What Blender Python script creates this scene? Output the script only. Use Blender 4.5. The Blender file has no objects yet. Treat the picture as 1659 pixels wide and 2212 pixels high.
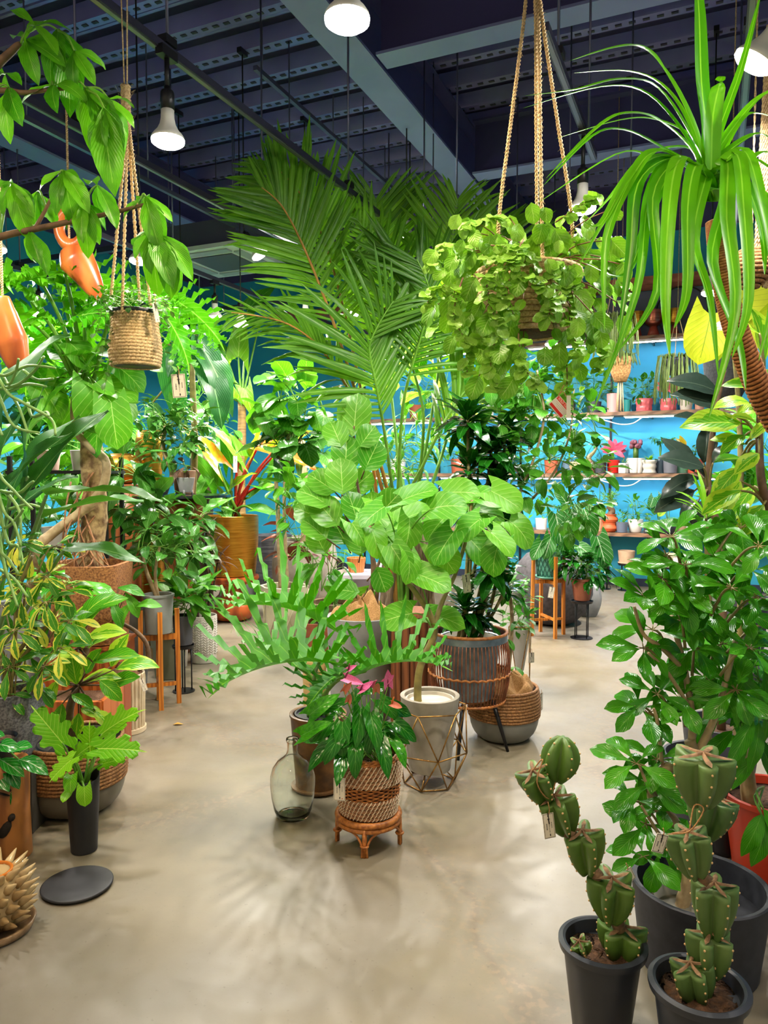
import bpy, bmesh, math, random
from mathutils import Vector, Matrix
V = Vector
pi = math.pi
sin, cos = math.sin, math.cos
scene = bpy.context.scene
COL = scene.collection

# ------------------------------------------------------------------ camera, world, exposure
FPX, CX, CY, EYE = 1620.0, 829.5, 1106.0, 1.5
PITCH = math.atan(86.0 / FPX)
cam_data = bpy.data.cameras.new('camera')
cam_data.sensor_fit = 'VERTICAL'
cam_data.sensor_height = 36.0
cam_data.lens = 36.0 * FPX / 2212.0
cam_data.clip_start = 0.05
cam = bpy.data.objects.new('camera', cam_data)
cam.location = (0, 0, EYE)
cam.rotation_euler = (pi / 2 - PITCH, 0, 0)
COL.objects.link(cam)
scene.camera = cam

world = bpy.data.worlds.new('world')
scene.world = world
world.use_nodes = True
bg = world.node_tree.nodes['Background']
bg.inputs['Color'].default_value = (1.0, 0.86, 0.62, 1)
bg.inputs['Strength'].default_value = 0.42

scene.view_settings.view_transform = 'Standard'
scene.view_settings.look = 'None'
scene.view_settings.exposure = 0.7
scene.view_settings.gamma = 1.0
scene.view_settings.use_curve_mapping = False
cy = scene.cycles
cy.max_bounces = 8; cy.diffuse_bounces = 2; cy.glossy_bounces = 2; cy.transmission_bounces = 8; cy.transparent_max_bounces = 4
cy.caustics_reflective = False; cy.caustics_refractive = True
cy.sample_clamp_indirect = 4.0
cy.use_adaptive_sampling = True; cy.adaptive_threshold = 0.1; cy.adaptive_min_samples = 12
LAMP_WATT = 17.0
LED_STRENGTH = 28.0

# ------------------------------------------------------------------ measuring: photo pixel -> place
def ray(u, v):
    x = (u - CX) / FPX
    y = -(v - CY) / FPX
    return V((x, cos(PITCH) + y * sin(PITCH), -sin(PITCH) + y * cos(PITCH)))
def P(u, v, d):
    r = ray(u, v)
    return V((0, 0, EYE)) + r * (d / r.y)
def G(u, v, h=0.0):
    r = ray(u, v)
    return V((0, 0, EYE)) + r * ((h - EYE) / r.z)
YAW = math.radians(23.7)
AX = V((sin(YAW), cos(YAW), 0))      # along the beams, towards the back wall
BX = V((cos(YAW), -sin(YAW), 0))     # along the back wall
def R(a, b, z=0.0):
    return AX * a + BX * b + V((0, 0, z))
ROOM = Matrix(((BX.x, AX.x, 0, 0), (BX.y, AX.y, 0, 0), (0, 0, 1, 0), (0, 0, 0, 1)))  # local x = along wall, y = depth

# ------------------------------------------------------------------ mesh building
class MB:
    def __init__(s):
        s.v = []; s.f = []; s.uv = []; s.m = []
    def add(s, verts, faces, uvs=None, m=0):
        o = len(s.v)
        s.v.extend([tuple(p) for p in verts])
        for f in faces:
            s.f.append([i + o for i in f]); s.m.append(m)
        s.uv.extend(uvs if uvs else [(0.5, 0.5)] * len(verts))
        return s
    def box(s, c, size, rot=None, m=0):
        hx, hy, hz = size[0] / 2, size[1] / 2, size[2] / 2
        vs = [V((x, y, z)) for x in (-hx, hx) for y in (-hy, hy) for z in (-hz, hz)]
        if rot is not None: vs = [rot @ p for p in vs]
        vs = [p + V(c) for p in vs]
        return s.add(vs, [(0, 1, 3, 2), (4, 6, 7, 5), (0, 4, 5, 1), (2, 3, 7, 6), (0, 2, 6, 4), (1, 5, 7, 3)], m=m)
    def bar(s, a, b, w, h=None, up=V((0, 0, 1)), m=0):
        a, b = V(a), V(b); h = h or w
        d = (b - a); L = d.length; d.normalize()
        x = d.cross(up)
        if x.length < 1e-4: x = d.cross(V((0, 1, 0)))
        x.normalize(); z = x.cross(d)
        rot = Matrix((x, d, z)).transposed()
        return s.box((a + b) / 2, (w, L, h), rot, m)
    def tube(s, pts, r, n=6, cap=True, m=0, closed=False):
        pts = [V(p) for p in pts]; k = len(pts)
        rs = r if isinstance(r, (list, tuple)) else [r] * k
        vs, fs, uv = [], [], []
        t0 = (pts[1] - pts[0]).normalized()
        ref = V((0, 0, 1)) if abs(t0.z) < 0.9 else V((1, 0, 0))
        x = t0.cross(ref).normalized()
        for i in range(k):
            if closed: t = (pts[(i + 1) % k] - pts[i - 1])
            else: t = pts[min(i + 1, k - 1)] - pts[max(i - 1, 0)]
            if t.length < 1e-9: t = t0.copy()
            t.normalize()
            x = (x - t * x.dot(t))
            if x.length < 1e-6: x = t.orthogonal()
            x.normalize(); y = t.cross(x)
            for j in range(n):
                a = 2 * pi * j / n
                vs.append(pts[i] + (x * cos(a) + y * sin(a)) * rs[i]); uv.append((j / n, i / max(1, k - 1)))
        for i in range(k if closed else k - 1):
            for j in range(n):
                i2 = (i + 1) % k
                fs.append((i * n + j, i * n + (j + 1) % n, i2 * n + (j + 1) % n, i2 * n + j))
        if cap and not closed:
            fs.append(tuple(range(n - 1, -1, -1))); fs.append(tuple(range((k - 1) * n, k * n)))
        return s.add(vs, fs, uv, m)
    def lathe(s, prof, n=32, c=(0, 0, 0), fn=None, m=0, closed=False):
        # prof: (radius, z); fn(angle, r, z) -> (r, z)
        vs, fs, uv = [], [], []
        k = len(prof)
        for i, (r, z) in enumerate(prof):
            for j in range(n):
                a = 2 * pi * j / n
                rr, zz = fn(a, r, z) if fn else (r, z)
                vs.append((c[0] + rr * cos(a), c[1] + rr * sin(a), c[2] + zz)); uv.append((j / n, i / (k - 1)))
        for i in range(k if closed else k - 1):
            i2 = (i + 1) % k
            for j in range(n):
                fs.append((i * n + j, i * n + (j + 1) % n, i2 * n + (j + 1) % n, i2 * n + j))
        if not closed:
            if prof[0][0] > 1e-5: fs.append(tuple(range(n - 1, -1, -1)))
            if prof[-1][0] > 1e-5: fs.append(tuple(range((k - 1) * n, k * n)))
        return s.add(vs, fs, uv, m)
    def torus(s, c, R0, r, n=40, k=6, fn=None, m=0):
        prof = [(R0 + r * cos(2 * pi * q / k), r * sin(2 * pi * q / k)) for q in range(k)]
        return s.lathe(prof, n, c, fn, m, closed=True)
    def ball(s, c, r, n=8, k=6, sc=(1, 1, 1), m=0):
        prof = [(max(1e-6, r * sin(pi * i / k)), -r * cos(pi * i / k)) for i in range(k + 1)]
        o = len(s.v); s.lathe(prof, n, (0, 0, 0), m=m)
        for i in range(o, len(s.v)):
            p = s.v[i]; s.v[i] = (c[0] + p[0] * sc[0], c[1] + p[1] * sc[1], c[2] + p[2] * sc[2])
        return s
    def xform(s, M):
        s.v = [tuple(M @ V(p)) for p in s.v]; return s
    def mesh(s, name, mats, smooth=True):
        me = bpy.data.meshes.new(name)
        me.from_pydata(s.v, [], s.f)
        uvl = me.uv_layers.new(name='UVMap')
        li = [0] * len(me.loops); me.loops.foreach_get('vertex_index', li)
        flat = []
        for i in li: flat.extend(s.uv[i])
        uvl.data.foreach_set('uv', flat)
        if not isinstance(mats, (list, tuple)): mats = [mats]
        for m in mats: me.materials.append(m)
        if len(mats) > 1: me.polygons.foreach_set('material_index', s.m)
        me.polygons.foreach_set('use_smooth', [smooth] * len(me.polygons))
        me.update()
        return me
    def build(s, name, mat, parent=None, smooth=True, sharp=None, M=None):
        me = s.mesh(name, mat, smooth)
        if smooth and sharp is not None:
            me.set_sharp_from_angle(angle=math.radians(sharp))
        return place(name, me, parent, M)

def place(name, me, parent=None, M=None):
    o = bpy.data.objects.new(name, me)
    COL.objects.link(o)
    if parent is not None: o.parent = parent
    if M is not None: o.matrix_basis = M
    return o
def tag(o, label=None, cat=None, group=None, kind=None):
    if label: o['label'] = label
    if cat: o['category'] = cat
    if group: o['group'] = group
    if kind: o['kind'] = kind
    return o
def thing(name, label, cat, loc=(0, 0, 0), rz=0.0, group=None):
    o = bpy.data.objects.new(name, None)
    o.empty_display_size = 0.05
    COL.objects.link(o)
    o.location = loc; o.rotation_euler = (0, 0, rz)
    return tag(o, label, cat, group)
def smooth_path(pts, n=6):
    pts = [V(p) for p in pts]
    if len(pts) < 3: return pts
    out = []
    for i in range(len(pts) - 1):
        p0 = pts[max(i - 1, 0)]; p1 = pts[i]; p2 = pts[i + 1]; p3 = pts[min(i + 2, len(pts) - 1)]
        for j in range(n):
            t = j / n
            out.append(0.5 * ((2 * p1) + (p2 - p0) * t + (2 * p0 - 5 * p1 + 4 * p2 - p3) * t * t + (3 * p1 - p0 - 3 * p2 + p3) * t ** 3))
    out.append(pts[-1])
    return out
def lerp(a, b, t): return a + (b - a) * t
def radii(r0, r1, n): return [lerp(r0, r1, i / max(1, n - 1)) for i in range(n)]

# ------------------------------------------------------------------ materials
def srgb(r, g, b):
    f = lambda c: (c / 12.92 if c <= 0.04045 else ((c + 0.055) / 1.055) ** 2.4)
    return (f(r / 255), f(g / 255), f(b / 255), 1)
def nodes_of(name):
    m = bpy.data.materials.new(name); m.use_nodes = True
    nt = m.node_tree
    return m, nt, nt.nodes['Principled BSDF']
class NT:
    def __init__(s, nt): s.nt = nt
    def n(s, t, **kw):
        nd = s.nt.nodes.new(t)
        for k, v in kw.items():
            if hasattr(nd, k): setattr(nd, k, v)
            else: nd.inputs[k].default_value = v
        return nd
    def l(s, a, b): s.nt.links.new(a, b)
    def math(s, op, a, b=None, clamp=False):
        nd = s.nt.nodes.new('ShaderNodeMath'); nd.operation = op; nd.use_clamp = clamp
        for i, x in enumerate((a, b)):
            if x is None: continue
            if isinstance(x, (int, float)): nd.inputs[i].default_value = x
            else: s.l(x, nd.inputs[i])
        return nd.outputs[0]
    def mix(s, f, a, b, blend='MIX'):
        nd = s.nt.nodes.new('ShaderNodeMix'); nd.data_type = 'RGBA'; nd.blend_type = blend
        for x, k in ((f, 0), (a, 6), (b, 7)):
            if isinstance(x, (int, float)): nd.inputs[k].default_value = x
            elif isinstance(x, tuple): nd.inputs[k].default_value = x
            else: s.l(x, nd.inputs[k])
        return nd.outputs[2]
    def ramp(s, f, stops):
        nd = s.nt.nodes.new('ShaderNodeValToRGB')
        el = nd.color_ramp.elements
        while len(el) < len(stops): el.new(0.5)
        for e, (p, c) in zip(el, stops): e.position = p; e.color = c
        s.l(f, nd.inputs[0]); return nd.outputs[0]
    def noise(s, scale, detail=3, vec=None, rough=0.5):
        nd = s.nt.nodes.new('ShaderNodeTexNoise'); nd.inputs['Scale'].default_value = scale
        nd.inputs['Detail'].default_value = detail; nd.inputs['Roughness'].default_value = rough
        if vec is not None: s.l(vec, nd.inputs['Vector'])
        return nd.outputs['Fac']
    def coord(s, which='Object'):
        return s.nt.nodes.new('ShaderNodeTexCoord').outputs[which]
    def scaled(s, vec, sc):
        nd = s.nt.nodes.new('ShaderNodeMapping'); nd.inputs['Scale'].default_value = sc
        s.l(vec, nd.inputs['Vector']); return nd.outputs[0]
    def bump(s, h, strength, dist, bsdf):
        nd = s.nt.nodes.new('ShaderNodeBump'); nd.inputs['Strength'].default_value = strength
        nd.inputs['Distance'].default_value = dist
        s.l(h, nd.inputs['Height']); s.l(nd.outputs[0], bsdf.inputs['Normal'])
_mats = {}
def mat(name, c, c2=None, rough=0.5, metal=0.0, scale=20.0, bump=0.0, bdist=0.003, stretch=None, detail=4, spec=0.5, contrast=(0.35, 0.65)):
    """plain surface with a second tone in noise and optional fine relief"""
    if name in _mats: return _mats[name]
    m, nt, b = nodes_of(name); t = NT(nt)
    b.inputs['Roughness'].default_value = rough; b.inputs['Metallic'].default_value = metal
    b.inputs['Specular IOR Level'].default_value = spec
    if c2 is None and bump == 0:
        b.inputs['Base Color'].default_value = c
    else:
        vec = t.coord('Object')
        if stretch: vec = t.scaled(vec, stretch)
        nz = t.noise(scale, detail, vec)
        if c2 is not None: t.l(t.ramp(nz, [(contrast[0], c), (contrast[1], c2)]), b.inputs['Base Color'])
        else: b.inputs['Base Color'].default_value = c
        if bump: t.bump(nz, bump, bdist, b)
    _mats[name] = m
    return m
def emit(name, c, strength):
    if name in _mats: return _mats[name]
    m, nt, b = nodes_of(name)
    b.inputs['Base Color'].default_value = c
    b.inputs['Emission Color'].default_value = c
    b.inputs['Emission Strength'].default_value = strength
    _mats[name] = m
    return m
def wood(name, c, c2, scale=6.0, stretch=(8, 8, 0.8), rough=0.45):
    if name in _mats: return _mats[name]
    m, nt, b = nodes_of(name); t = NT(nt)
    vec = t.scaled(t.coord('Object'), stretch)
    nz = t.noise(scale, 6, vec, 0.6)
    w = t.n('ShaderNodeTexWave', wave_type='BANDS'); w.inputs['Scale'].default_value = scale * 0.35
    w.inputs['Distortion'].default_value = 7.0; w.inputs['Detail'].default_value = 3
    t.l(vec, w.inputs['Vector'])
    f = t.math('ADD', t.math('MULTIPLY', nz, 0.6), t.math('MULTIPLY', w.outputs['Fac'], 0.4))
    t.l(t.ramp(f, [(0.3, c2), (0.62, c)]), b.inputs['Base Color'])
    b.inputs['Roughness'].default_value = rough
    t.bump(f, 0.15, 0.002, b)
    _mats[name] = m
    return m
def leafmat(name, c, c2, vein=None, nv=9, vein_w=0.012, edge=None, edge_at=0.33, edge_rand=0.15, rough=0.33, trans=0.3, veins=True, tcol=None, young=None):
    """leaf blade: two greens mixed leaf by leaf, midrib and side veins along the blade's own uv, optional pale margin"""
    if name in _mats: return _mats[name]
    viv = lambda q: (q[0] * 0.68, q[1] * 0.86, q[2] * 0.42, 1) if q is not None and q[1] > q[0] * 1.15 and q[1] > q[2] * 1.6 else q
    c, c2, young = viv(c), viv(c2), viv(young)
    m, nt, b = nodes_of(name); t = NT(nt)
    uv = t.n('ShaderNodeSeparateXYZ'); t.l(t.coord('UV'), uv.inputs[0])
    ax = t.math('ABSOLUTE', t.math('SUBTRACT', uv.outputs[0], 0.5))
    oi = t.n('ShaderNodeObjectInfo')
    nz = t.noise(9.0, 2, t.coord('Object'))
    f = t.math('ADD', t.math('MULTIPLY', oi.outputs['Random'], 0.75), t.math('MULTIPLY', nz, 0.5))
    col = t.ramp(f, [(0.15, c), (1.0, c2)] if young is None else [(0.12, c), (0.8, c2), (1.0, young)])
    if edge is not None:
        en = t.noise(5.0, 3, t.coord('UV'))
        ev = t.math('ADD', ax, t.math('MULTIPLY', t.math('SUBTRACT', en, 0.5), 0.55))
        ev = t.math('ADD', ev, t.math('MULTIPLY', t.math('SUBTRACT', oi.outputs['Random'], 0.5), edge_rand))
        ef = t.math('GREATER_THAN', ev, edge_at)
        col = t.mix(ef, col, edge)
    if vein is not None:
        mid = t.math('LESS_THAN', ax, vein_w)
        if veins:
            ph = t.math('SUBTRACT', t.math('MULTIPLY', uv.outputs[1], float(nv)), t.math('MULTIPLY', ax, nv * 0.9))
            fr = t.math('ABSOLUTE', t.math('SUBTRACT', t.math('FRACT', ph), 0.5))
            sv = t.math('MULTIPLY', t.math('LESS_THAN', fr, 0.045), 0.55)
            mid = t.math('MAXIMUM', mid, sv)
            t.bump(t.math('SUBTRACT', 1.0, fr), 0.25, 0.004, b)
        col = t.mix(t.math('MULTIPLY', mid, 0.8), col, vein)
    t.l(col, b.inputs['Base Color'])
    b.inputs['Roughness'].default_value = rough
    b.inputs['Specular IOR Level'].default_value = 0.36
    tr = t.n('ShaderNodeBsdfTranslucent')
    tc = t.mix(1.0, col, tcol or (1.0, 1.0, 0.35, 1), 'MULTIPLY')
    t.l(tc, tr.inputs['Color'])
    ms = t.n('ShaderNodeMixShader'); ms.inputs[0].default_value = trans
    t.l(b.outputs[0], ms.inputs[1]); t.l(tr.outputs[0], ms.inputs[2])
    t.l(ms.outputs[0], nt.nodes['Material Output'].inputs['Surface'])
    _mats[name] = m
    return m
def glass(name, c, rough=0.0):
    m, nt, b = nodes_of(name)
    b.inputs['Base Color'].default_value = c
    b.inputs['Transmission Weight'].default_value = 1.0
    b.inputs['Roughness'].default_value = rough
    b.inputs['IOR'].default_value = 1.48
    return m
# ------------------------------------------------------------------ the room
def floor_material():
    m, nt, b = nodes_of('polished_concrete'); t = NT(nt)
    o = t.coord('Object')
    n1 = t.noise(0.55, 5, o, 0.6); n2 = t.noise(2.6, 6, o, 0.65); n3 = t.noise(60, 2, o)
    c = t.ramp(n1, [(0.3, srgb(108, 101, 88)), (0.42, srgb(126, 116, 95)), (0.55, srgb(124, 118, 107)), (0.72, srgb(140, 135, 127))])
    c = t.mix(t.math('MULTIPLY', t.ramp(n2, [(0.4, (0, 0, 0, 1)), (0.75, (1, 1, 1, 1))]), 0.55), c, srgb(116, 106, 90))
    c = t.mix(t.math('MULTIPLY', t.ramp(n3, [(0.66, (0, 0, 0, 1)), (0.74, (1, 1, 1, 1))]), 0.35), c, srgb(92, 80, 66))
    # hairline cracks and the rough worn seam
    vor = t.n('ShaderNodeTexVoronoi', feature='DISTANCE_TO_EDGE'); vor.inputs['Scale'].default_value = 0.42
    wob = t.n('ShaderNodeTexNoise'); wob.inputs['Scale'].default_value = 2.2; wob.inputs['Detail'].default_value = 6
    t.l(o, wob.inputs['Vector'])
    add = t.n('ShaderNodeVectorMath', operation='MULTIPLY_ADD'); add.inputs[1].default_value = (0.7, 0.7, 0.0)
    t.l(wob.outputs['Color'], add.inputs[0]); t.l(o, add.inputs[2]); t.l(add.outputs[0], vor.inputs['Vector'])
    ck = t.ramp(vor.outputs['Distance'], [(0.0, (1, 1, 1, 1)), (0.012, (0, 0, 0, 1))])
    worn = t.math('MULTIPLY', t.ramp(vor.outputs['Distance'], [(0.0, (1, 1, 1, 1)), (0.07, (0, 0, 0, 1))]), t.ramp(t.noise(35, 3, o), [(0.5, (0, 0, 0, 1)), (0.62, (1, 1, 1, 1))]))
    c = t.mix(t.math('MULTIPLY', ck, 0.45), c, srgb(110, 95, 80))
    c = t.mix(t.math('MULTIPLY', worn, 0.6), c, srgb(140, 122, 98))
    t.l(c, b.inputs['Base Color'])
    t.l(t.ramp(n2, [(0.3, (0.32, 0.32, 0.32, 1)), (0.7, (0.52, 0.52, 0.52, 1))]), b.inputs['Roughness'])
    t.bump(n3, 0.06, 0.002, b)
    return m
fl = MB().add([(-9, -4, 0), (5.5, -4, 0), (5.5, 11, 0), (-9, 11, 0), (-9, -4, -0.1), (5.5, -4, -0.1), (5.5, 11, -0.1), (-9, 11, -0.1)],
              [(0, 1, 2, 3), (7, 6, 5, 4), (0, 4, 5, 1), (1, 5, 6, 2), (2, 6, 7, 3), (3, 7, 4, 0)]).build('floor', floor_material(), smooth=False, M=ROOM)
tag(fl, 'beige grey polished concrete floor with fine cracks', None, kind='structure')

TEAL = mat('teal_paint', srgb(44, 156, 190), srgb(48, 164, 198), rough=0.6, scale=3, bump=0.03)
DARK = mat('dark_paint', srgb(72, 66, 116), srgb(80, 74, 124), rough=0.5, scale=2)
WALL_TOP, DECK = 4.56, 5.0
WALL_A, WALL_B = 10.35, -7.85
def slab(name, lo, hi, m, label):
    c = [(lo[i] + hi[i]) / 2 for i in range(3)]; s = [hi[i] - lo[i] for i in range(3)]
    o = MB().box(c, s).build(name, m, smooth=False, M=ROOM)
    return tag(o, label, None, kind='structure')
slab('wall_back', (WALL_B, WALL_A, 0), (4.2, WALL_A + 0.12, WALL_TOP), TEAL, 'teal painted back wall')
slab('wall_left', (WALL_B - 0.12, -4, 0), (WALL_B, WALL_A + 0.12, WALL_TOP), TEAL, 'teal painted side wall')
slab('wall_right', (4.2, -1.0, 0), (4.32, WALL_A + 0.12, WALL_TOP), TEAL, 'teal painted wall opposite the side wall')
slab('trim_1', (WALL_B - 0.2, WALL_A - 0.03, WALL_TOP), (4.3, WALL_A + 0.2, DECK + 0.2), DARK, 'dark band above the back wall')
slab('trim_2', (WALL_B - 0.2, -4, WALL_TOP), (WALL_B + 0.03, WALL_A, DECK + 0.2), DARK, 'dark band above the side wall')
slab('baseboard_back', (WALL_B, WALL_A - 0.015, 0), (4.2, WALL_A, 0.1), mat('dark_skirting', srgb(30, 40, 60), rough=0.5), 'dark skirting board along the back wall')

# corrugated steel deck
DECKM = mat('deck_steel', srgb(122, 118, 176), srgb(142, 138, 196), rough=0.26, metal=0.35, scale=1.2, spec=0.6)
ceil = MB().box((-1.8, 3.5, DECK + 0.16), (12.6, 15, 0.08)).build('ceiling', DARK, smooth=False, M=ROOM)
tag(ceil, 'dark corrugated steel deck ceiling', None, kind='structure')
PER = 0.42
prof = [(0, 0.12), (0.03, 0.0), (0.13, 0.0), (0.16, 0.12), (0.24, 0.12), (0.255, 0.085), (0.285, 0.085), (0.30, 0.12), (PER, 0.12)]
pm = MB()
for i in range(len(prof) - 1):
    (y0, z0), (y1, z1) = prof[i], prof[i + 1]
    pm.add([(-8.0, y0, z0), (4.3, y0, z0), (4.3, y1, z1), (-8.0, y1, z1)], [(0, 3, 2, 1)])
panel_me = pm.mesh('deck_panel', DECKM, False)
dm = MB()
for i in range(118):
    x = -7.9 + i * 0.1035
    dm.box((x, 0.08, 0.0), (0.05, 0.028, 0.012))
dimple_me = dm.mesh('dimple_strip', mat('deck_slot', srgb(30, 28, 48), rough=0.6), False)
inv = ROOM.inverted()
for i in range(34):
    y = -2.6 + i * PER
    if y + PER > WALL_A: break
    p = place('deck_panel', panel_me, ceil, Matrix.Translation((0, y, DECK)))
    d = place('dimple_strip', dimple_me, p); d['kind'] = 'stuff'

# steel beams
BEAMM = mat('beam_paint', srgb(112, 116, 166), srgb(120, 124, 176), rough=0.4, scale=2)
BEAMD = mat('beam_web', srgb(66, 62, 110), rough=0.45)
def beam(label, a0, a1, b0, b1, z, w=0.2):
    p0, p1 = V((b0, a0, z)), V((b1, a1, z))
    f = MB().bar(p0 + V((0, 0, 0.01)), p1 + V((0, 0, 0.01)), w, 0.02)
    o = f.build('steel_beam', BEAMM, smooth=False, M=ROOM)
    tag(o, label, 'beam', kind='structure')
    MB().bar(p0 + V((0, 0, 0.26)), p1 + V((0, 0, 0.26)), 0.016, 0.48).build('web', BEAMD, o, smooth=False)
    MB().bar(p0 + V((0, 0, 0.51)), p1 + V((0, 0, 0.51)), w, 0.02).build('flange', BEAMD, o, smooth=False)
    return o
def room_ab(p): return (p.dot(AX), p.dot(BX))
BEAM_Z = 4.4
a1, b1 = room_ab(G(741, 100, BEAM_Z))
beam('long grey steel beam running over the palm to the back wall', -2.4, WALL_A - 0.05, b1, b1, BEAM_Z, 0.26)
a2, b2 = room_ab(G(813, 137, BEAM_Z))
beam('grey steel cross beam above the hanging green basket', a2, a2, b1 + 0.16, 4.2, BEAM_Z, 0.2)
a3, b3 = room_ab(G(1016, 386, BEAM_Z))
beam('short far grey cross beam behind the jute ropes', a3, a3, b1 + 0.16, 4.2, BEAM_Z, 0.2)
a4, b4 = room_ab(G(126, 357, BEAM_Z))
beam('grey steel beam along the side wall behind the money tree', -2.4, WALL_A - 0.05, b4, b4, BEAM_Z, 0.26)

# ------------------------------------------------------------------ light tracks and bulbs
BLACK = mat('black_metal', srgb(26, 26, 30), rough=0.4, metal=0.3)
TRACK = mat('track_black', srgb(62, 62, 80), rough=0.35, metal=0.5)
STEELROD = mat('steel_rod', srgb(96, 94, 120), rough=0.35, metal=0.6)
TRACK_Z = 3.34
TRACKS = []
def track(b, a0, a1, label, rods, z=TRACK_Z):
    TRACKS.append((b, a0, a1))
    t = thing('lighting_track', label, 'light track', R(a0, b, z), -YAW, 'ceiling light tracks')
    L = a1 - a0
    MB().box((0, L / 2, 0), (0.036, L, 0.036)).build('rail', TRACK, t, smooth=False)
    MB().box((0, L / 2, -0.019), (0.02, L, 0.006)).build('slot', mat('slot_grey', srgb(120, 118, 130), rough=0.3, metal=0.7), t, smooth=False)
    for a in rods:
        MB().tube([(0, a - a0, 0.03), (0, a - a0, DECK - z)], 0.007, 6).build('hanger_rod', STEELROD, t)
        MB().box((0, a - a0, 0.04), (0.05, 0.07, 0.035)).build('clamp', BLACK, t, smooth=False)
    return t
track(-2.23, -0.5, 6.2, 'black light track crossing above the jute hanging pot', (1.4, 2.72, 4.5, 5.9))
track(-1.09, -0.5, 2.6, 'black light track carrying the big top bulb', (0.4, 2.4))
track(0.1, 0.2, 9.4, 'black light track above the strap leaved palm', (1.0, 3.6, 5.4, 8.8))
track(-3.15, 1.2, 7.6, 'black light track behind the money tree branches', (1.8, 3.1, 4.9, 7.3))
track(-0.68, 3.2, 4.6, 'black light track above the round leaved hanging basket', (3.5, 4.4))
track(-1.75, 5.0, 9.2, 'added black light track behind the palm crown', (5.3, 7.1, 8.9))  # added to carry extra bulbs that brighten the area behind the palm
track(-5.8, 4.8, 8.0, 'added black light track above the side wall shrub', (5.0, 7.6))  # added to carry extra bulbs that brighten the side wall area
track(-4.4, 3.0, 9.4, 'black light track farthest towards the side wall', (3.6, 5.4, 9.0))
WHITE_PL = mat('bulb_white', srgb(225, 222, 215), rough=0.4)
BULB_FACE = emit('bulb_glow', (1.0, 0.93, 0.82, 1), 30.0)
neck = MB().lathe([(0.028, 0.0), (0.029, -0.035), (0.034, -0.06), (0.046, -0.085), (0.06, -0.1), (0.07, -0.115), (0.072, -0.125)], 24)
neck_me = neck.mesh('bulb_neck', WHITE_PL)
face_me = MB().lathe([(0.0715, -0.1255), (0.070, -0.138), (0.055, -0.149), (0.03, -0.155), (0.0001, -0.157)], 24).mesh('bulb_face', BULB_FACE)
sock_me = MB().lathe([(0.0001, 0.10), (0.014, 0.10), (0.014, 0.085), (0.027, 0.08), (0.03, 0.07), (0.03, 0.0), (0.0001, -0.002)], 20).mesh('socket', BLACK)
adap_me = MB().box((0, 0, 0), (0.04, 0.1, 0.04)).mesh('track_adaptor', BLACK, False)
def lamp(u, v, d, label, tilt=(0, 0), watt=1.6, face_h=None, tr=TRACK_Z, colour=(1.0, 0.95, 0.86)):
    p = P(u, v, d) if u is not None else v
    t = thing('track_bulb', label, 'lamp', p, 0, 'reflector bulbs on the ceiling tracks')
    rot = Matrix.Rotation(tilt[1], 4, 'Y') @ Matrix.Rotation(tilt[0], 4, 'X')
    M = rot @ Matrix.Translation((0, 0, 0.157))
    place('socket', sock_me, t, M); place('bulb_neck', neck_me, t, M); place('bulb_face', face_me, t, M)
    top = M @ V((0, 0, 0.1))
    gap = max(0.06, tr - p.z - top.z)
    if True:
        la, lb = room_ab(p + V((top.x, top.y, 0)))
        if not any(abs(lb - tb) < 0.07 and ta0 < la < ta1 for tb, ta0, ta1 in TRACKS) or gap > 0.6: gap = DECK - p.z - top.z
        MB().tube([top, top + V((0, 0, gap - 0.04))], 0.011 if gap < 0.6 else 0.006, 8).build('stem', BLACK, t)
        place('track_adaptor', adap_me, t, Matrix.Translation(top + V((0, 0, gap - 0.03))) @ Matrix.Rotation(-YAW, 4, 'Z'))
    ld = bpy.data.lights.new('bulb_light', 'AREA'); ld.shape = 'DISK'; ld.size = 0.13
    ld.energy = LAMP_WATT * watt; ld.color = colour; ld.spread = math.radians(180)
    lo = bpy.data.objects.new('bulb_light', ld); COL.objects.link(lo); lo.parent = t
    lo.matrix_basis = rot @ Matrix.Translation((0, 0, -0.004))
    return t
lamp(750, 62, 2.43, 'biggest round bulb glowing at the top of the photo', watt=1.0, colour=(1.0, 0.8, 0.52))
lamp(363, 318, 3.35, 'round bulb hanging beside the jute rope of the hanging pot')
lamp(1617, 150, 2.67, 'tilted round bulb above the strap leaved palm', (0.3, 0.55))
lamp(1258, 462, 4.12, 'round bulb behind the right rope of the leafy basket')
lamp(645, 500, 6.2, 'bulb shining through the longest palm frond')
lamp(878, 518, 6.5, 'warm pinkish bulb between the palm fronds', colour=(1.0, 0.62, 0.55))
lamp(303, 572, 5.14, 'bulb behind the ropes of the jute hanging pot')
lamp(565, 556, 6.4, 'bulb tilted sideways beside the white air conditioner', (0.0, -0.6))
lamp(885, 628, 7.0, 'small bulb low behind the middle of the palm')
lamp(1535, 640, 6.1, 'small bulb beside the wrapped trunk')
lamp(1568, 602, 6.9, 'small bulb just in front of the wrapped trunk')
lamp(520, 707, 7.4, 'small spot bulb above the pale arrow shaped leaf')
lamp(392, 716, 7.45, 'small spot bulb beside the hanging jute pot')
lamp(660, 690, 7.6, 'small bulb near the teal wall behind the low palm frond')
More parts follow.
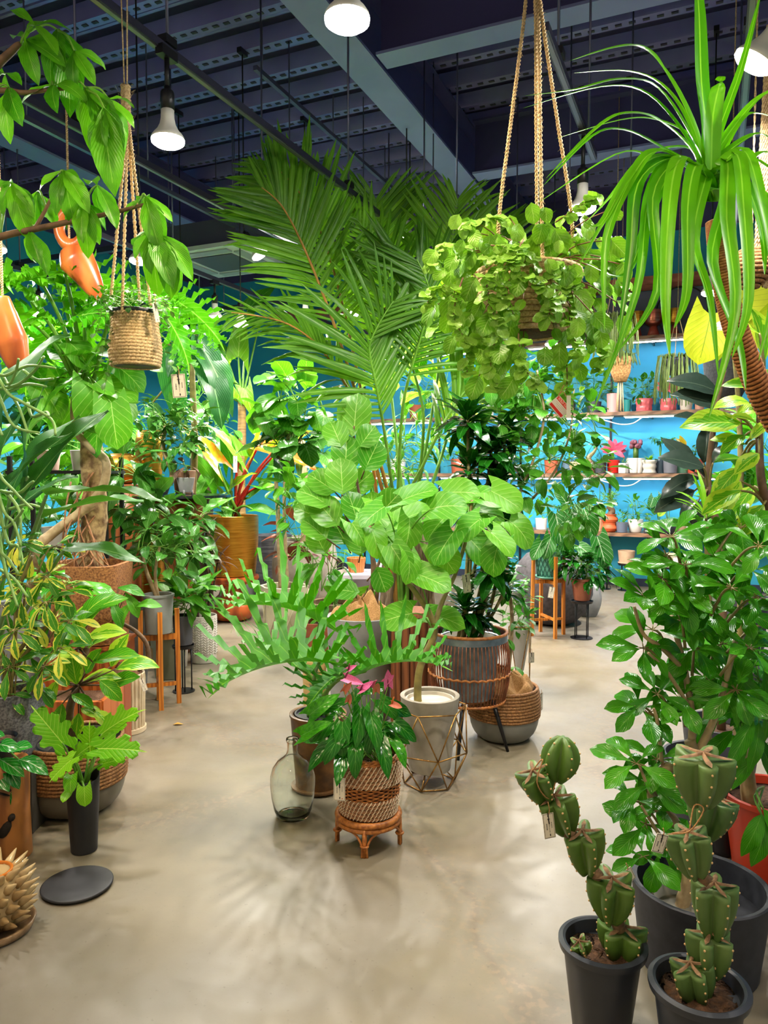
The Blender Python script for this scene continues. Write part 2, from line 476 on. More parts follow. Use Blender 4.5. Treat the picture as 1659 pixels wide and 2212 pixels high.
# extra bulbs, added to brighten the foreground and the shop interior
for i, (a, b, w) in enumerate([(0.7, -2.23, .6), (0.5, -1.09, .5), (0.9, 0.1, .5), (2.0, 1.2, .8), (2.0, -3.15, 1.4), (3.6, -4.4, 1.8), (6.0, -4.4, 2.6), (6.4, -3.15, 2.4), (5.4, -1.75, 2.2), (7.2, -1.75, 2.6), (8.8, -1.75, 2.8), (5.2, -5.8, 2.6), (7.4, -5.8, 3.0), (7.0, 0.1, 2.4)]):
    t = R(a, b, 2.95)
    lamp(None, t, None, ['added bulb on the crossing track above the viewer', 'added bulb on the top track above the viewer', 'added bulb on the palm track above the viewer',
         'added bulb over the tall schefflera', 'added bulb behind the money tree leaves', 'added bulb near the side wall in front',
         'added bulb near the side wall further back', 'added bulb far back on the money tree track', 'added bulb hidden behind the palm crown', 'second added bulb out of sight behind the palm crown', 'added bulb near the back wall behind the palm', 'added bulb above the side wall shrub', 'added bulb above the dark paddle leaves', 'added bulb before the lit shelves'][i], watt=w, colour=(1.0, 0.74, 0.42) if i < 3 else (1.0, 0.95, 0.86))

# thin rods and strut channels of the deck
for i, (u, v, d, lab) in enumerate([(625, 240, 6.3, 'thin steel rod hanging left of the top bulb'), (936, 300, 6.6, 'thin steel rod crossing the long beam'), (785, 330, 7.2, 'thin steel rod above the palm'),
        (1365, 220, 5.2, 'thin steel rod behind the strap leaves'), (1232, 280, 5.6, 'thin steel rod behind the jute ropes')]):
    p = P(u, v, d)
    r = MB().tube([(0, 0, 3.36 - 3.36), (0, 0, DECK - 3.36)], 0.006, 6).build('ceiling_rod', STEELROD, M=Matrix.Translation((p.x, p.y, 3.36)))
    tag(r, lab, 'rod', 'thin rods hanging from the deck')
def channel(u, v, h, L, label, d=1):
    p = G(u, v, h)
    t = thing('strut_channel', label, 'channel', p, -YAW, 'strut channels under the deck')
    if d == 1:
        MB().box((0, L / 2, 0), (0.035, L, 0.035)).build('rail', STEELROD, t, smooth=False)
        for k in range(int(L / 1.2) + 1):
            MB().tube([(0, 0.1 + k * 1.2, 0), (0, 0.1 + k * 1.2, DECK - h)], 0.006, 6).build('hanger_rod', STEELROD, t)
    else:
        MB().box((L / 2, 0, 0), (L, 0.05, 0.05)).build('rail', TRACK, t, smooth=False)
        for k in range(int(L / 1.5) + 1):
            MB().tube([(0.1 + k * 1.5, 0, 0), (0.1 + k * 1.5, 0, DECK - h)], 0.006, 6).build('hanger_rod', STEELROD, t)
    return t
channel(551, 146, 4.62, 4.2, 'slotted strut channel above the palm tips')
channel(30, 243, 3.9, 3.8, 'pipe like channel behind the upper money tree leaves')
channel(0, 575, 3.6, 2.2, 'dark bar in front of the side wall', 2)
channel(470, 668, 3.6, 4.5, 'dark bar in front of the teal back wall', 2)

# ceiling cassette air conditioner
ac = thing('air_conditioner', 'white square ceiling cassette air conditioner behind the bulb', 'air conditioner', P(487, 566, 8.0), -YAW)
ACW = mat('ac_white', srgb(196, 198, 205), rough=0.35)
ACG = mat('ac_grille', srgb(70, 70, 82), rough=0.5)
MB().box((0, 0, 0.16), (0.84, 0.84, 0.26)).build('body', mat('ac_body', srgb(80, 80, 98), rough=0.5, metal=0.3), ac, smooth=False)
MB().box((0, 0, 0.015), (0.98, 0.98, 0.04)).build('panel', ACW, ac, smooth=False)
MB().box((0, 0, -0.008), (0.52, 0.52, 0.012)).build('grille', ACG, ac, smooth=False)
for k in range(4):
    rot = Matrix.Rotation(k * pi / 2, 3, 'Z')
    MB().box(rot @ V((0, 0.37, -0.01)), (0.62, 0.1, 0.014), rot).build('louver', mat('ac_louver', srgb(150, 152, 162), rough=0.35), ac, smooth=False)
ac_rods = [(-0.4, -0.4), (0.4, -0.4), (-0.4, 0.4), (0.4, 0.4)]
for x, y in ac_rods:
    MB().tube([(x, y, 0.25), (x, y, DECK - ac.location.z)], 0.006, 6).build('hanger_rod', STEELROD, ac)

# ------------------------------------------------------------------ the lit wall shelves
PLANK = wood('shelf_wood', srgb(150, 112, 84), srgb(104, 74, 56), 3.0, (1.2, 8, 8), 0.5)
PINKWOOD = wood('rail_wood', srgb(178, 104, 82), srgb(150, 84, 66), 3.0, (1.2, 8, 8), 0.5)
LED = emit('led_white', (0.66, 0.74, 1.0, 1), LED_STRENGTH)
SH_B0, SH_B1 = -4.9, 2.4
def shelf(z, depth, label, led=True, th=0.045, b0=SH_B0):
    t = thing('wall_shelf', label, 'shelf', R(WALL_A - depth, b0, z), -YAW, 'wooden shelves on the back wall')
    L = SH_B1 - b0
    MB().box((L / 2, depth / 2, -th / 2), (L, depth, th)).build('plank', PLANK, t, smooth=False)
    x = 0.5
    while x < L:
        MB().box((x, depth / 2 + 0.04, -th - 0.02), (0.02, depth - 0.08, 0.04)).build('bracket', BLACK, t, smooth=False)
        x += 1.22
    if led:
        x = 0.12
        while x + 1.1 < L:
            h = MB().box((x + 0.55, 0.05, -th - 0.012), (1.12, 0.03, 0.02)).build('light_strip', WHITE_PL, t, smooth=False)
            MB().box((x + 0.55, 0.052, -th - 0.027), (1.08, 0.026, 0.012)).build('tube', LED, h, smooth=False)
            x += 1.24
    return t
SHELF_Z = [0.735, 1.485, 2.27, 3.21]
shelf(SHELF_Z[0], 0.52, 'lowest wide wooden shelf, holding bonsai and orange pot', False)
shelf(SHELF_Z[1], 0.34, 'second wooden shelf from below, with red and white pots')
shelf(SHELF_Z[2], 0.34, 'third wooden shelf from below, with pink ribbed pots')
shelf(SHELF_Z[3], 0.34, 'top wooden shelf carrying copper pots', b0=-4.9)
for i in range(7):
    b = -4.86 + i * 1.2
    o = MB().box((b, WALL_A - 0.012, 1.6), (0.025, 0.022, 3.2)).build('slotted_upright', BLACK, smooth=False, M=ROOM)
    tag(o, ['black slotted upright at the far end of the shelves', 'black slotted upright behind the palm stalks', 'black slotted upright behind the dracaena', 'black slotted upright behind the slender ficus', 'black slotted upright beside the red shelf pot', 'black slotted upright behind the black rubber plant', 'black slotted upright hidden beyond the schefflera'][i], 'upright', 'slotted uprights on the back wall')
GREYP = mat('grey_panel', srgb(96, 98, 128), rough=0.6)
o = MB().box(((SH_B0 + SH_B1) / 2, WALL_A - 0.02, 3.52), (SH_B1 - SH_B0, 0.03, 0.6)).build('back_panel', GREYP, smooth=False, M=ROOM)
tag(o, 'grey blue panel above the top shelf', 'panel')
o = MB().box(((-6.3 + SH_B1) / 2, WALL_A - 0.2, 3.88), (SH_B1 + 6.3, 0.36, 0.1)).build('wooden_rail', PINKWOOD, smooth=False, M=ROOM)
tag(o, 'reddish wooden rail high on the back wall', 'rail')
# ------------------------------------------------------------------ leaves
def bent(p, th, L=1.0):
    """bend a flat blade downwards along its length by the angle th"""
    x, y, z = p
    if abs(th) < 1e-3: return (x, y, z)
    a = th * y / L; r = L / th
    return (x, r * sin(a) + z * sin(a), -r * (1 - cos(a)) + z * cos(a))
LEAF = {
    # width ratio, profile(t), pull-back of base lobes, bend, fold, wave, rows
    'oval':    dict(w=0.46, f=lambda t: max(0.0, sin(pi * t ** 0.92)) ** 0.85, back=0, th=0.7, fold=0.22, wave=0.03, rows=6),
    'obovate': dict(w=0.40, f=lambda t: max(0.0, sin(pi * t ** 1.45)) ** 0.9, back=0, th=0.6, fold=0.25, wave=0.03, rows=6),
    'pachira': dict(w=0.36, f=lambda t: max(0.0, sin(pi * t ** 1.15)) ** 0.85, back=0, th=0.9, fold=0.3, wave=0.05, rows=7),
    'round':   dict(w=0.98, f=lambda t: max(0.0, 1 - (2 * t - 1) ** 2) ** 0.5, back=0.10, th=0.45, fold=0.10, wave=0.05, rows=7),
    'heart':   dict(w=0.92, f=lambda t: (0.66 + 0.6 * t) * max(0.0, 1 - t ** 2.7) ** 0.8, back=0.26, th=0.7, fold=0.14, wave=0.06, rows=7),
    'anth':    dict(w=0.56, f=lambda t: (0.62 + 0.6 * t) * max(0.0, 1 - t ** 1.5) ** 0.95, back=0.22, th=0.9, fold=0.18, wave=0.05, rows=7),
    'arrow':   dict(w=0.60, f=lambda t: (0.7 + 0.35 * t) * max(0.0, 1 - t ** 1.25), back=0.35, th=0.6, fold=0.18, wave=0.07, rows=7),
    'lance':   dict(w=0.24, f=lambda t: max(0.0, sin(pi * t ** 0.8)) ** 0.8, back=0, th=0.8, fold=0.2, wave=0.04, rows=8),
    'paddle':  dict(w=0.27, f=lambda t: max(0.0, sin(pi * (0.04 + 0.96 * t) ** 0.75)) ** 0.6, back=0, th=0.7, fold=0.22, wave=0.06, rows=9),
    'blade':   dict(w=0.14, f=lambda t: (0.45 + 1.6 * t) * (1 - t) ** 0.75 * 0.95, back=0, th=0.9, fold=0.25, wave=0.0, rows=6),
    'scallop': dict(w=0.88, f=lambda t: max(0.0, 1 - (2 * t - 1) ** 2) ** 0.55 * (1 - 0.12 * t), back=0.12, th=0.6, fold=0.10, wave=0.10, rows=6),
    'spathe':  dict(w=0.55, f=lambda t: (0.6 + 0.7 * t) * max(0.0, 1 - t ** 1.5), back=0.15, th=-0.5, fold=0.4, wave=0.0, rows=6),
    'small':   dict(w=0.5, f=lambda t: max(0.0, sin(pi * t)) ** 0.8, back=0, th=0.5, fold=0.2, wave=0.0, rows=3),
}
_leaf = {}
def leaf_mesh(kind, m, var=0):
    key = (kind, m.name, var)
    if key in _leaf: return _leaf[key]
    rnd = random.Random(hash(kind) % 97 + var * 13 if False else len(kind) * 7 + var * 13)
    s = LEAF[kind]
    th = s['th'] * (0.6 + 0.5 * var); fold = s['fold'] * (1.25 - 0.3 * var)
    rows = s['rows']; cols = (-1, -0.5, 0, 0.5, 1) if kind != 'small' else (-1, 0, 1)
    side = (rnd.random() - 0.5) * 0.25
    vs, fs, uv = [], [], []
    for i in range(rows + 1):
        t = i / rows
        hw = s['w'] / 2 * s['f'](min(t, 0.999)) if i < rows else 0.004
        if i == 0 and s['back'] == 0: hw = max(hw, 0.012)
        for c in cols:
            x = hw * c
            y = t - s['back'] * c * c * (1 - t) ** 3
            z = fold * abs(x) + s['wave'] * abs(c) * sin(t * 11 + var * 2 + (1 if c > 0 else 0)) * 0.5
            if s['back']: z += 0.10 * abs(c) * (1 - t) ** 2 * s['w']
            q = bent((x, y, z), th)
            q = (q[0] + side * q[1] * q[1] * 0.5, q[1], q[2])
            vs.append(q); uv.append((0.5 + c * 0.5, t))
    k = len(cols)
    for i in range(rows):
        for j in range(k - 1):
            fs.append((i * k + j, i * k + j + 1, (i + 1) * k + j + 1, (i + 1) * k + j))
    me = MB().add(vs, fs, uv).mesh('leaf_' + kind, m, True)
    _leaf[key] = me
    return me
def lobed_mesh(m, var=0, lobes=7, width=0.9, depth=0.62, ruffle=0.06, th=0.5, tipw=0.4, teeth=True, lift=0.25, base_back=0.25):
    """deeply cut philodendron blade: lobes on both sides of the midrib, each a ruffled strip of its own"""
    key = ('lobed', m.name, var, lobes, width, depth, th, lift)
    if key in _leaf: return _leaf[key]
    rnd = random.Random(31 + var)
    mb = MB()
    vs, fs, uv = [], [], []
    def vert(x, y, z):
        q = bent((x, y, z), th)
        vs.append(q); uv.append((0.5 + x / max(width, 1e-3), max(0, min(1, y)))); return len(vs) - 1
    def envelope(t): return max(0.1, sin(pi * (0.14 + 0.80 * t)) ** 0.8)
    for sd in (-1, 1):
        ts = [i / lobes for i in range(lobes + 1)]
        mid = [vert(0, t, 0) for t in ts]
        sinus = []
        for i, t in enumerate(ts):
            w = width / 2 * envelope(t) * (1 - depth) * (1.0 if i < lobes else 0.1)
            sinus.append(vert(sd * w, t - 0.10 * (1 - t) - base_back * 0.5 * (1 - t) ** 3, lift * w))
        for i in range(lobes):
            a, b, c, d = mid[i], sinus[i], sinus[i + 1], mid[i + 1]
            fs.append((a, b, c, d) if sd < 0 else (d, c, b, a))
            tm = (ts[i] + ts[i + 1]) / 2
            full = width / 2 * envelope(tm) * (0.88 + 0.24 * rnd.random())
            ang = lerp(-0.45, 1.05, tm) + rnd.uniform(-0.1, 0.1)
            p0, p1 = V(vs[b]), V(vs[c])
            # work flat: recompute flat base points
            w0 = width / 2 * envelope(ts[i]) * (1 - depth); w1 = width / 2 * envelope(ts[i + 1]) * (1 - depth)
            y0 = ts[i] - 0.10 * (1 - ts[i]) - base_back * 0.5 * (1 - ts[i]) ** 3
            y1 = ts[i + 1] - 0.10 * (1 - ts[i + 1]) - base_back * 0.5 * (1 - ts[i + 1]) ** 3
            cx, cy = (w0 + w1) / 2, (y0 + y1) / 2
            L = full - cx
            dx, dy = cos(ang), sin(ang)
            prev = (b, c)
            n = 7 if teeth else 4
            hw = (1.0 / lobes) * (0.42 if teeth else 0.5)
            prof_ = (1.0, 0.72, 0.92, 0.6, 0.74, 0.42, 0.4, 0.0)
            for k in range(1, n + 1):
                s = k / n
                wd = hw * (prof_[k] if teeth else lerp(1.0, tipw, s) * (0.0 if k == n else 1))
                z = lift * (cx + L * s * dx) * (1 + 0.6 * s) + ruffle * (-1) ** k * (0.5 + rnd.random()) - 0.16 * s * s * rnd.random()
                ox, oy = cx + dx * L * s, cy + dy * L * s
                e0 = vert(sd * (ox + dy * wd), oy - dx * wd, z)
                e1 = vert(sd * (ox - dy * wd), oy + dx * wd, z + ruffle * 0.3)
                f = (prev[0], e0, e1, prev[1])
                fs.append(f if sd < 0 else f[::-1])
                prev = (e0, e1)
    # tip lobe
    b0 = vert(-0.03, 1.0, 0.0); b1 = vert(0.03, 1.0, 0); tp = vert(0, 1.16, -0.03)
    fs.append((b0, b1, tp))
    me = mb.add(vs, fs, uv).mesh('lobed_leaf', m, True)
    _leaf[key] = me
    return me
UP = V((0, 0, 1))
def orient(d, roll=0.0, up=UP):
    y = V(d).normalized()
    n = up - y * up.dot(y)
    if n.length < 1e-3: n = V((0, -1, 0)) - y * (-y.y)
    n.normalize()
    x = y.cross(n)
    M = Matrix((x, y, n)).transposed()
    if roll: M = Matrix.Rotation(roll, 3, y) @ M
    return M
def put_leaf(root, me, p, d, L, roll=0.0, wscale=1.0, name='leaf', up=UP):
    M = Matrix.Translation(p) @ orient(d, roll, up).to_4x4() @ Matrix.Diagonal((L * wscale, L, L, 1))
    return place(name, me, root, M)
class Plant:
    """collects stems into one branching mesh and puts every leaf as an object of its own; points are world places"""
    def __init__(s, name, label, cat, base, group=None, seed=1):
        s.root = thing(name, label, cat, base, 0, group)
        s.o = V(base); s.rnd = random.Random(seed); s.stems = MB(); s.n = 0
    def loc(s, p): return V(p) - s.o
    def stem(s, pts, r0, r1=None, n=6, k=5):
        q = smooth_path([s.loc(p) for p in pts], k)
        s.stems.tube(q, radii(r0, r1 if r1 is not None else r0, len(q)), n)
        return q
    def trunk(s, pts, r0, r1, m, name='trunk', n=10, knob=0.0, k=6):
        q = smooth_path([s.loc(p) for p in pts], k)
        rr = [r * (1 + knob * s.rnd.uniform(-1, 1)) for r in radii(r0, r1, len(q))]
        return MB().tube(q, rr, n).build(name, m, s.root)
    def leaf(s, me, p, d, L, roll=0.0, wscale=1.0, name='leaf', up=UP):
        s.n += 1
        return put_leaf(s.root, me, s.loc(p), d, L, roll, wscale, name, up)
    def done(s, m, name='branches'):
        if s.stems.v: s.stems.build(name, m, s.root)
        return s.root
    def away(s, c, p, droop=0.2, spread=0.5):
        d = V(p) - V(c)
        if d.length < 1e-4: d = V((0, 0, 1))
        d.normalize()
        r = s.rnd
        d = d + V((r.uniform(-1, 1), r.uniform(-1, 1), r.uniform(-1, 1))) * spread
        d.z -= droop
        return d.normalized()
    def blob(s, c, rad, n, kind, m, L, droop=0.25, spread=0.45, twig=0.003, hub=None, roll=0.4, face=0.0, wscale=1.0, twig_m=None):
        """n leaves spread through an ellipsoid crown round c, each on a twig from the hub"""
        r = s.rnd; c = V(c); hub = V(hub) if hub is not None else c - V((0, 0, rad[2] * 0.8))
        nodes = [hub, hub.lerp(c, 0.5), c]
        keep, s.stems = s.stems, MB()
        for i in range(n):
            while True:
                q = V((r.uniform(-1, 1), r.uniform(-1, 1), r.uniform(-1, 1)))
                if 0.12 < q.length_squared < 1: break
            q = q.normalized() * q.length ** 0.6
            p = c + V((q.x * rad[0], q.y * rad[1], q.z * rad[2]))
            d = s.away(c - V((0, 0, rad[2] * 0.3)), p, droop, spread)
            if face: d = (d + V((0, -face, 0))).normalized()
            l = r.uniform(*L)
            s.leaf(leaf_mesh(kind, m, r.randrange(3)), p, d, l, r.uniform(-roll, roll), wscale)
            if twig:
                par = min((nodes[r.randrange(len(nodes))] for _ in range(5)), key=lambda g: (g - p).length + 0.4 * (g - hub).length)
                mid = par.lerp(p, 0.5) + V((0, 0, 0.12 * (p - par).length))
                s.stem([par, mid, p], twig * 1.2, twig * 0.7, 4, 2)
                nodes.append(p)
        if s.stems.v: s.stems.build('twigs', twig_m or S_GREEN, s.root)
        s.stems = keep
    def whorl(s, c, axis, k, kind, m, L, tilt=0.2, petiole=0.0, roll=0.1, jitter=0.15, wscale=1.0, a0=None, span=2 * pi):
        """k leaflets radiating from c round the axis (palmate leaf or rosette)"""
        r = s.rnd; axis = V(axis).normalized()
        x = axis.orthogonal().normalized(); y = axis.cross(x)
        a0 = r.random() * 6.3 if a0 is None else a0
        for i in range(k):
            a = a0 + span * i / k + r.uniform(-jitter, jitter)
            d = (x * cos(a) + y * sin(a)) * cos(tilt) + axis * sin(tilt)
            d = (d + V((r.uniform(-1, 1), r.uniform(-1, 1), r.uniform(-1, 1))) * jitter * 0.6).normalized()
            l = r.uniform(*L)
            s.leaf(leaf_mesh(kind, m, r.randrange(3)), V(c) + d * petiole, d, l, r.uniform(-roll, roll), wscale, up=axis if abs(axis.dot(d)) < 0.95 else UP)
            if petiole: s.stem([V(c), V(c) + d * petiole], 0.002, 0.0015, 4, 1)

# ---- leaf colours
MID = srgb(150, 200, 90)
M_PACHIRA = leafmat('leaf_money_tree', srgb(58, 140, 22), srgb(120, 190, 40), srgb(150, 205, 90), 12, 0.014, rough=0.35)
M_FICUS_U = leafmat('leaf_umbellata', srgb(70, 150, 40), srgb(130, 190, 70), srgb(175, 215, 120), 6, 0.012, rough=0.42)
M_ALTISS = leafmat('leaf_altissima', srgb(70, 150, 30), srgb(120, 185, 40), srgb(200, 225, 90), 8, 0.02, edge=srgb(170, 208, 56), edge_at=0.36, edge_rand=0.5, rough=0.32)
M_SCHEFF = leafmat('leaf_schefflera', srgb(40, 124, 16), srgb(92, 172, 38), srgb(130, 190, 80), 9, 0.012, rough=0.24, trans=0.2)
M_SCHEFV = leafmat('leaf_variegated_schefflera', srgb(50, 125, 40), srgb(90, 165, 60), srgb(190, 215, 100), 8, 0.015, edge=srgb(225, 225, 90), edge_at=0.33, edge_rand=0.75, rough=0.3)
M_PALM = leafmat('leaf_palm', srgb(64, 112, 34), srgb(118, 164, 58), srgb(120, 165, 70), 1, 0.05, rough=0.42, veins=False, trans=0.35)
M_STRAP = leafmat('leaf_strap', srgb(66, 150, 18), srgb(130, 205, 40), srgb(150, 220, 70), 1, 0.05, rough=0.33, veins=False, trans=0.3)
M_ANTH = leafmat('leaf_anthurium', srgb(22, 88, 26), srgb(46, 125, 38), srgb(110, 175, 80), 5, 0.014, rough=0.2, trans=0.12, young=srgb(90, 175, 40))
M_PHILO = leafmat('leaf_philodendron', srgb(48, 124, 8), srgb(86, 164, 20), srgb(130, 190, 60), 10, 0.01, rough=0.42, trans=0.25)
M_SELLOUM = leafmat('leaf_selloum', srgb(50, 140, 20), srgb(120, 200, 44), srgb(150, 210, 90), 10, 0.01, rough=0.26, trans=0.35)
M_LIME = leafmat('leaf_lime_philodendron', srgb(110, 185, 34), srgb(160, 215, 50), srgb(200, 235, 110), 8, 0.012, rough=0.32, trans=0.3)
M_RUBBER = leafmat('leaf_dark_rubber', srgb(26, 42, 34), srgb(50, 66, 58), srgb(80, 96, 80), 9, 0.015, rough=0.25, trans=0.04, veins=False)
M_DARKF = leafmat('leaf_dark_ficus', srgb(44, 108, 44), srgb(96, 152, 80), srgb(140, 180, 120), 8, 0.012, rough=0.24, trans=0.15)
M_STREL = leafmat('leaf_bird_of_paradise', srgb(34, 92, 38), srgb(70, 126, 62), srgb(130, 170, 110), 22, 0.02, rough=0.36, trans=0.25)
M_BANANA = leafmat('leaf_dark_paddle', srgb(24, 80, 56), srgb(48, 112, 72), srgb(120, 175, 110), 16, 0.02, rough=0.34, trans=0.2)
M_COCCO = leafmat('leaf_sea_grape', srgb(60, 135, 36), srgb(110, 165, 66), srgb(170, 205, 120), 5, 0.012, rough=0.3, trans=0.2)
M_DRAC = leafmat('leaf_dracaena', srgb(16, 70, 26), srgb(40, 110, 36), srgb(70, 140, 60), 1, 0.03, rough=0.22, trans=0.1, veins=False)
M_PLECT = leafmat('leaf_hanging_ivy', srgb(100, 158, 40), srgb(150, 196, 70), srgb(180, 215, 130), 6, 0.014, rough=0.4, trans=0.3, young=srgb(170, 205, 120))
M_TREE = leafmat('leaf_small_ficus', srgb(44, 120, 36), srgb(100, 170, 60), srgb(140, 190, 100), 7, 0.012, rough=0.35, trans=0.25)
M_RED = leafmat('leaf_red_stem_philodendron', srgb(84, 140, 24), srgb(170, 185, 40), srgb(220, 110, 60), 7, 0.02, rough=0.2, trans=0.3, young=srgb(206, 112, 26))
M_ALOC = leafmat('leaf_alocasia', srgb(120, 185, 40), srgb(165, 210, 60), srgb(210, 235, 130), 6, 0.015, rough=0.35, trans=0.35)
M_MONST = leafmat('leaf_monstera', srgb(170, 195, 40), srgb(205, 215, 60), srgb(120, 150, 40), 8, 0.012, rough=0.4, trans=0.35)
M_GLOR = leafmat('leaf_white_veined', srgb(36, 104, 44), srgb(60, 130, 56), srgb(200, 225, 190), 6, 0.02, rough=0.4, trans=0.15)
M_BROWNLEAF = leafmat('leaf_bronze', srgb(84, 66, 54), srgb(120, 92, 76), srgb(160, 120, 110), 1, 0.04, rough=0.4, veins=False, trans=0.15)
M_BURG = leafmat('leaf_burgundy', srgb(90, 36, 30), srgb(120, 60, 40), srgb(160, 90, 60), 7, 0.02, rough=0.3, trans=0.1)
M_GREEN2 = leafmat('leaf_mid_green', srgb(54, 132, 36), srgb(110, 176, 56), srgb(150, 200, 100), 7, 0.014, rough=0.34, trans=0.25)
M_CALAD = leafmat('leaf_pink', srgb(225, 40, 90), srgb(250, 110, 150), srgb(120, 160, 80), 6, 0.02, rough=0.4, trans=0.3)
M_PEPER = leafmat('leaf_dischidia', srgb(74, 116, 72), srgb(110, 150, 100), srgb(160, 190, 150), 1, 0.02, rough=0.4, veins=False, trans=0.15)
# ---- stems and barks
S_GREEN = mat('stem_green', srgb(120, 170, 60), srgb(90, 145, 45), rough=0.4, scale=12)
S_BROWN = mat('stem_brown', srgb(120, 92, 66), srgb(88, 66, 48), rough=0.7, scale=30, bump=0.4, bdist=0.004)
S_PALE = mat('stem_pale_bark', srgb(186, 164, 124), srgb(148, 124, 90), rough=0.65, scale=22, bump=0.3, bdist=0.004)
S_OLIVE = mat('stem_olive', srgb(140, 128, 70), srgb(112, 100, 56), rough=0.5, scale=25, bump=0.2)
S_RED = mat('stem_red', srgb(205, 40, 36), srgb(170, 60, 44), rough=0.3, scale=10)
S_ORANGE = mat('stem_orange', srgb(186, 130, 56), srgb(140, 110, 50), rough=0.5, scale=10)
SOIL = mat('soil', srgb(96, 66, 44), srgb(58, 40, 28), rough=0.95, scale=90, bump=0.8, bdist=0.01)
GRAVEL = mat('gravel', srgb(190, 165, 130), srgb(140, 112, 84), rough=0.9, scale=120, bump=0.9, bdist=0.01)

# ------------------------------------------------------------------ pots
def pot_profile(r_bot, r_top, h, wall=0.012, rim=0.0, belly=None, n=10, inner=0.75, z0=0.0):
    """outer wall up, over the rim and down inside to the soil"""
    out = [(r_bot * 0.92, z0)]
    for i in range(n + 1):
        t = i / n
        r = lerp(r_bot, r_top, t)
        if belly: r += belly * sin(pi * t)
        out.append((r, z0 + 0.004 + (h - 0.004) * t))
    if rim: out += [(r_top + rim, z0 + h - rim * 2.2), (r_top + rim, z0 + h)]
    out.append((r_top - wall * 0.3, z0 + h + 0.003)); out.append((r_top - wall, z0 + h))
    rb = lerp(r_bot, r_top, inner) + (belly * sin(pi * inner) if belly else 0)
    out.append((rb - wall, z0 + h * inner))
    out.append((0.001, z0 + h * inner))
    return out
def pot(root, r_bot, r_top, h, m, wall=0.012, rim=0.0, belly=None, soil=SOIL, n=40, fn=None, z0=0.0, name='pot', inner=0.86, sharp=40):
    o = MB().lathe(pot_profile(r_bot, r_top, h, wall, rim, belly, 10, inner - 0.03, z0), n, fn=fn).build(name, m, root, sharp=sharp)
    if soil is not None:
        rb = lerp(r_bot, r_top, inner) + (belly * sin(pi * inner) if belly else 0)
        sm = MB().lathe([(rb - wall * 0.9, z0 + h * inner), ((rb - wall) * 0.5, z0 + h * inner + 0.012), (0.001, z0 + h * inner + 0.016)], 24)
        sm.build('soil', soil, root)
    return o
def dirt_top(z): return z
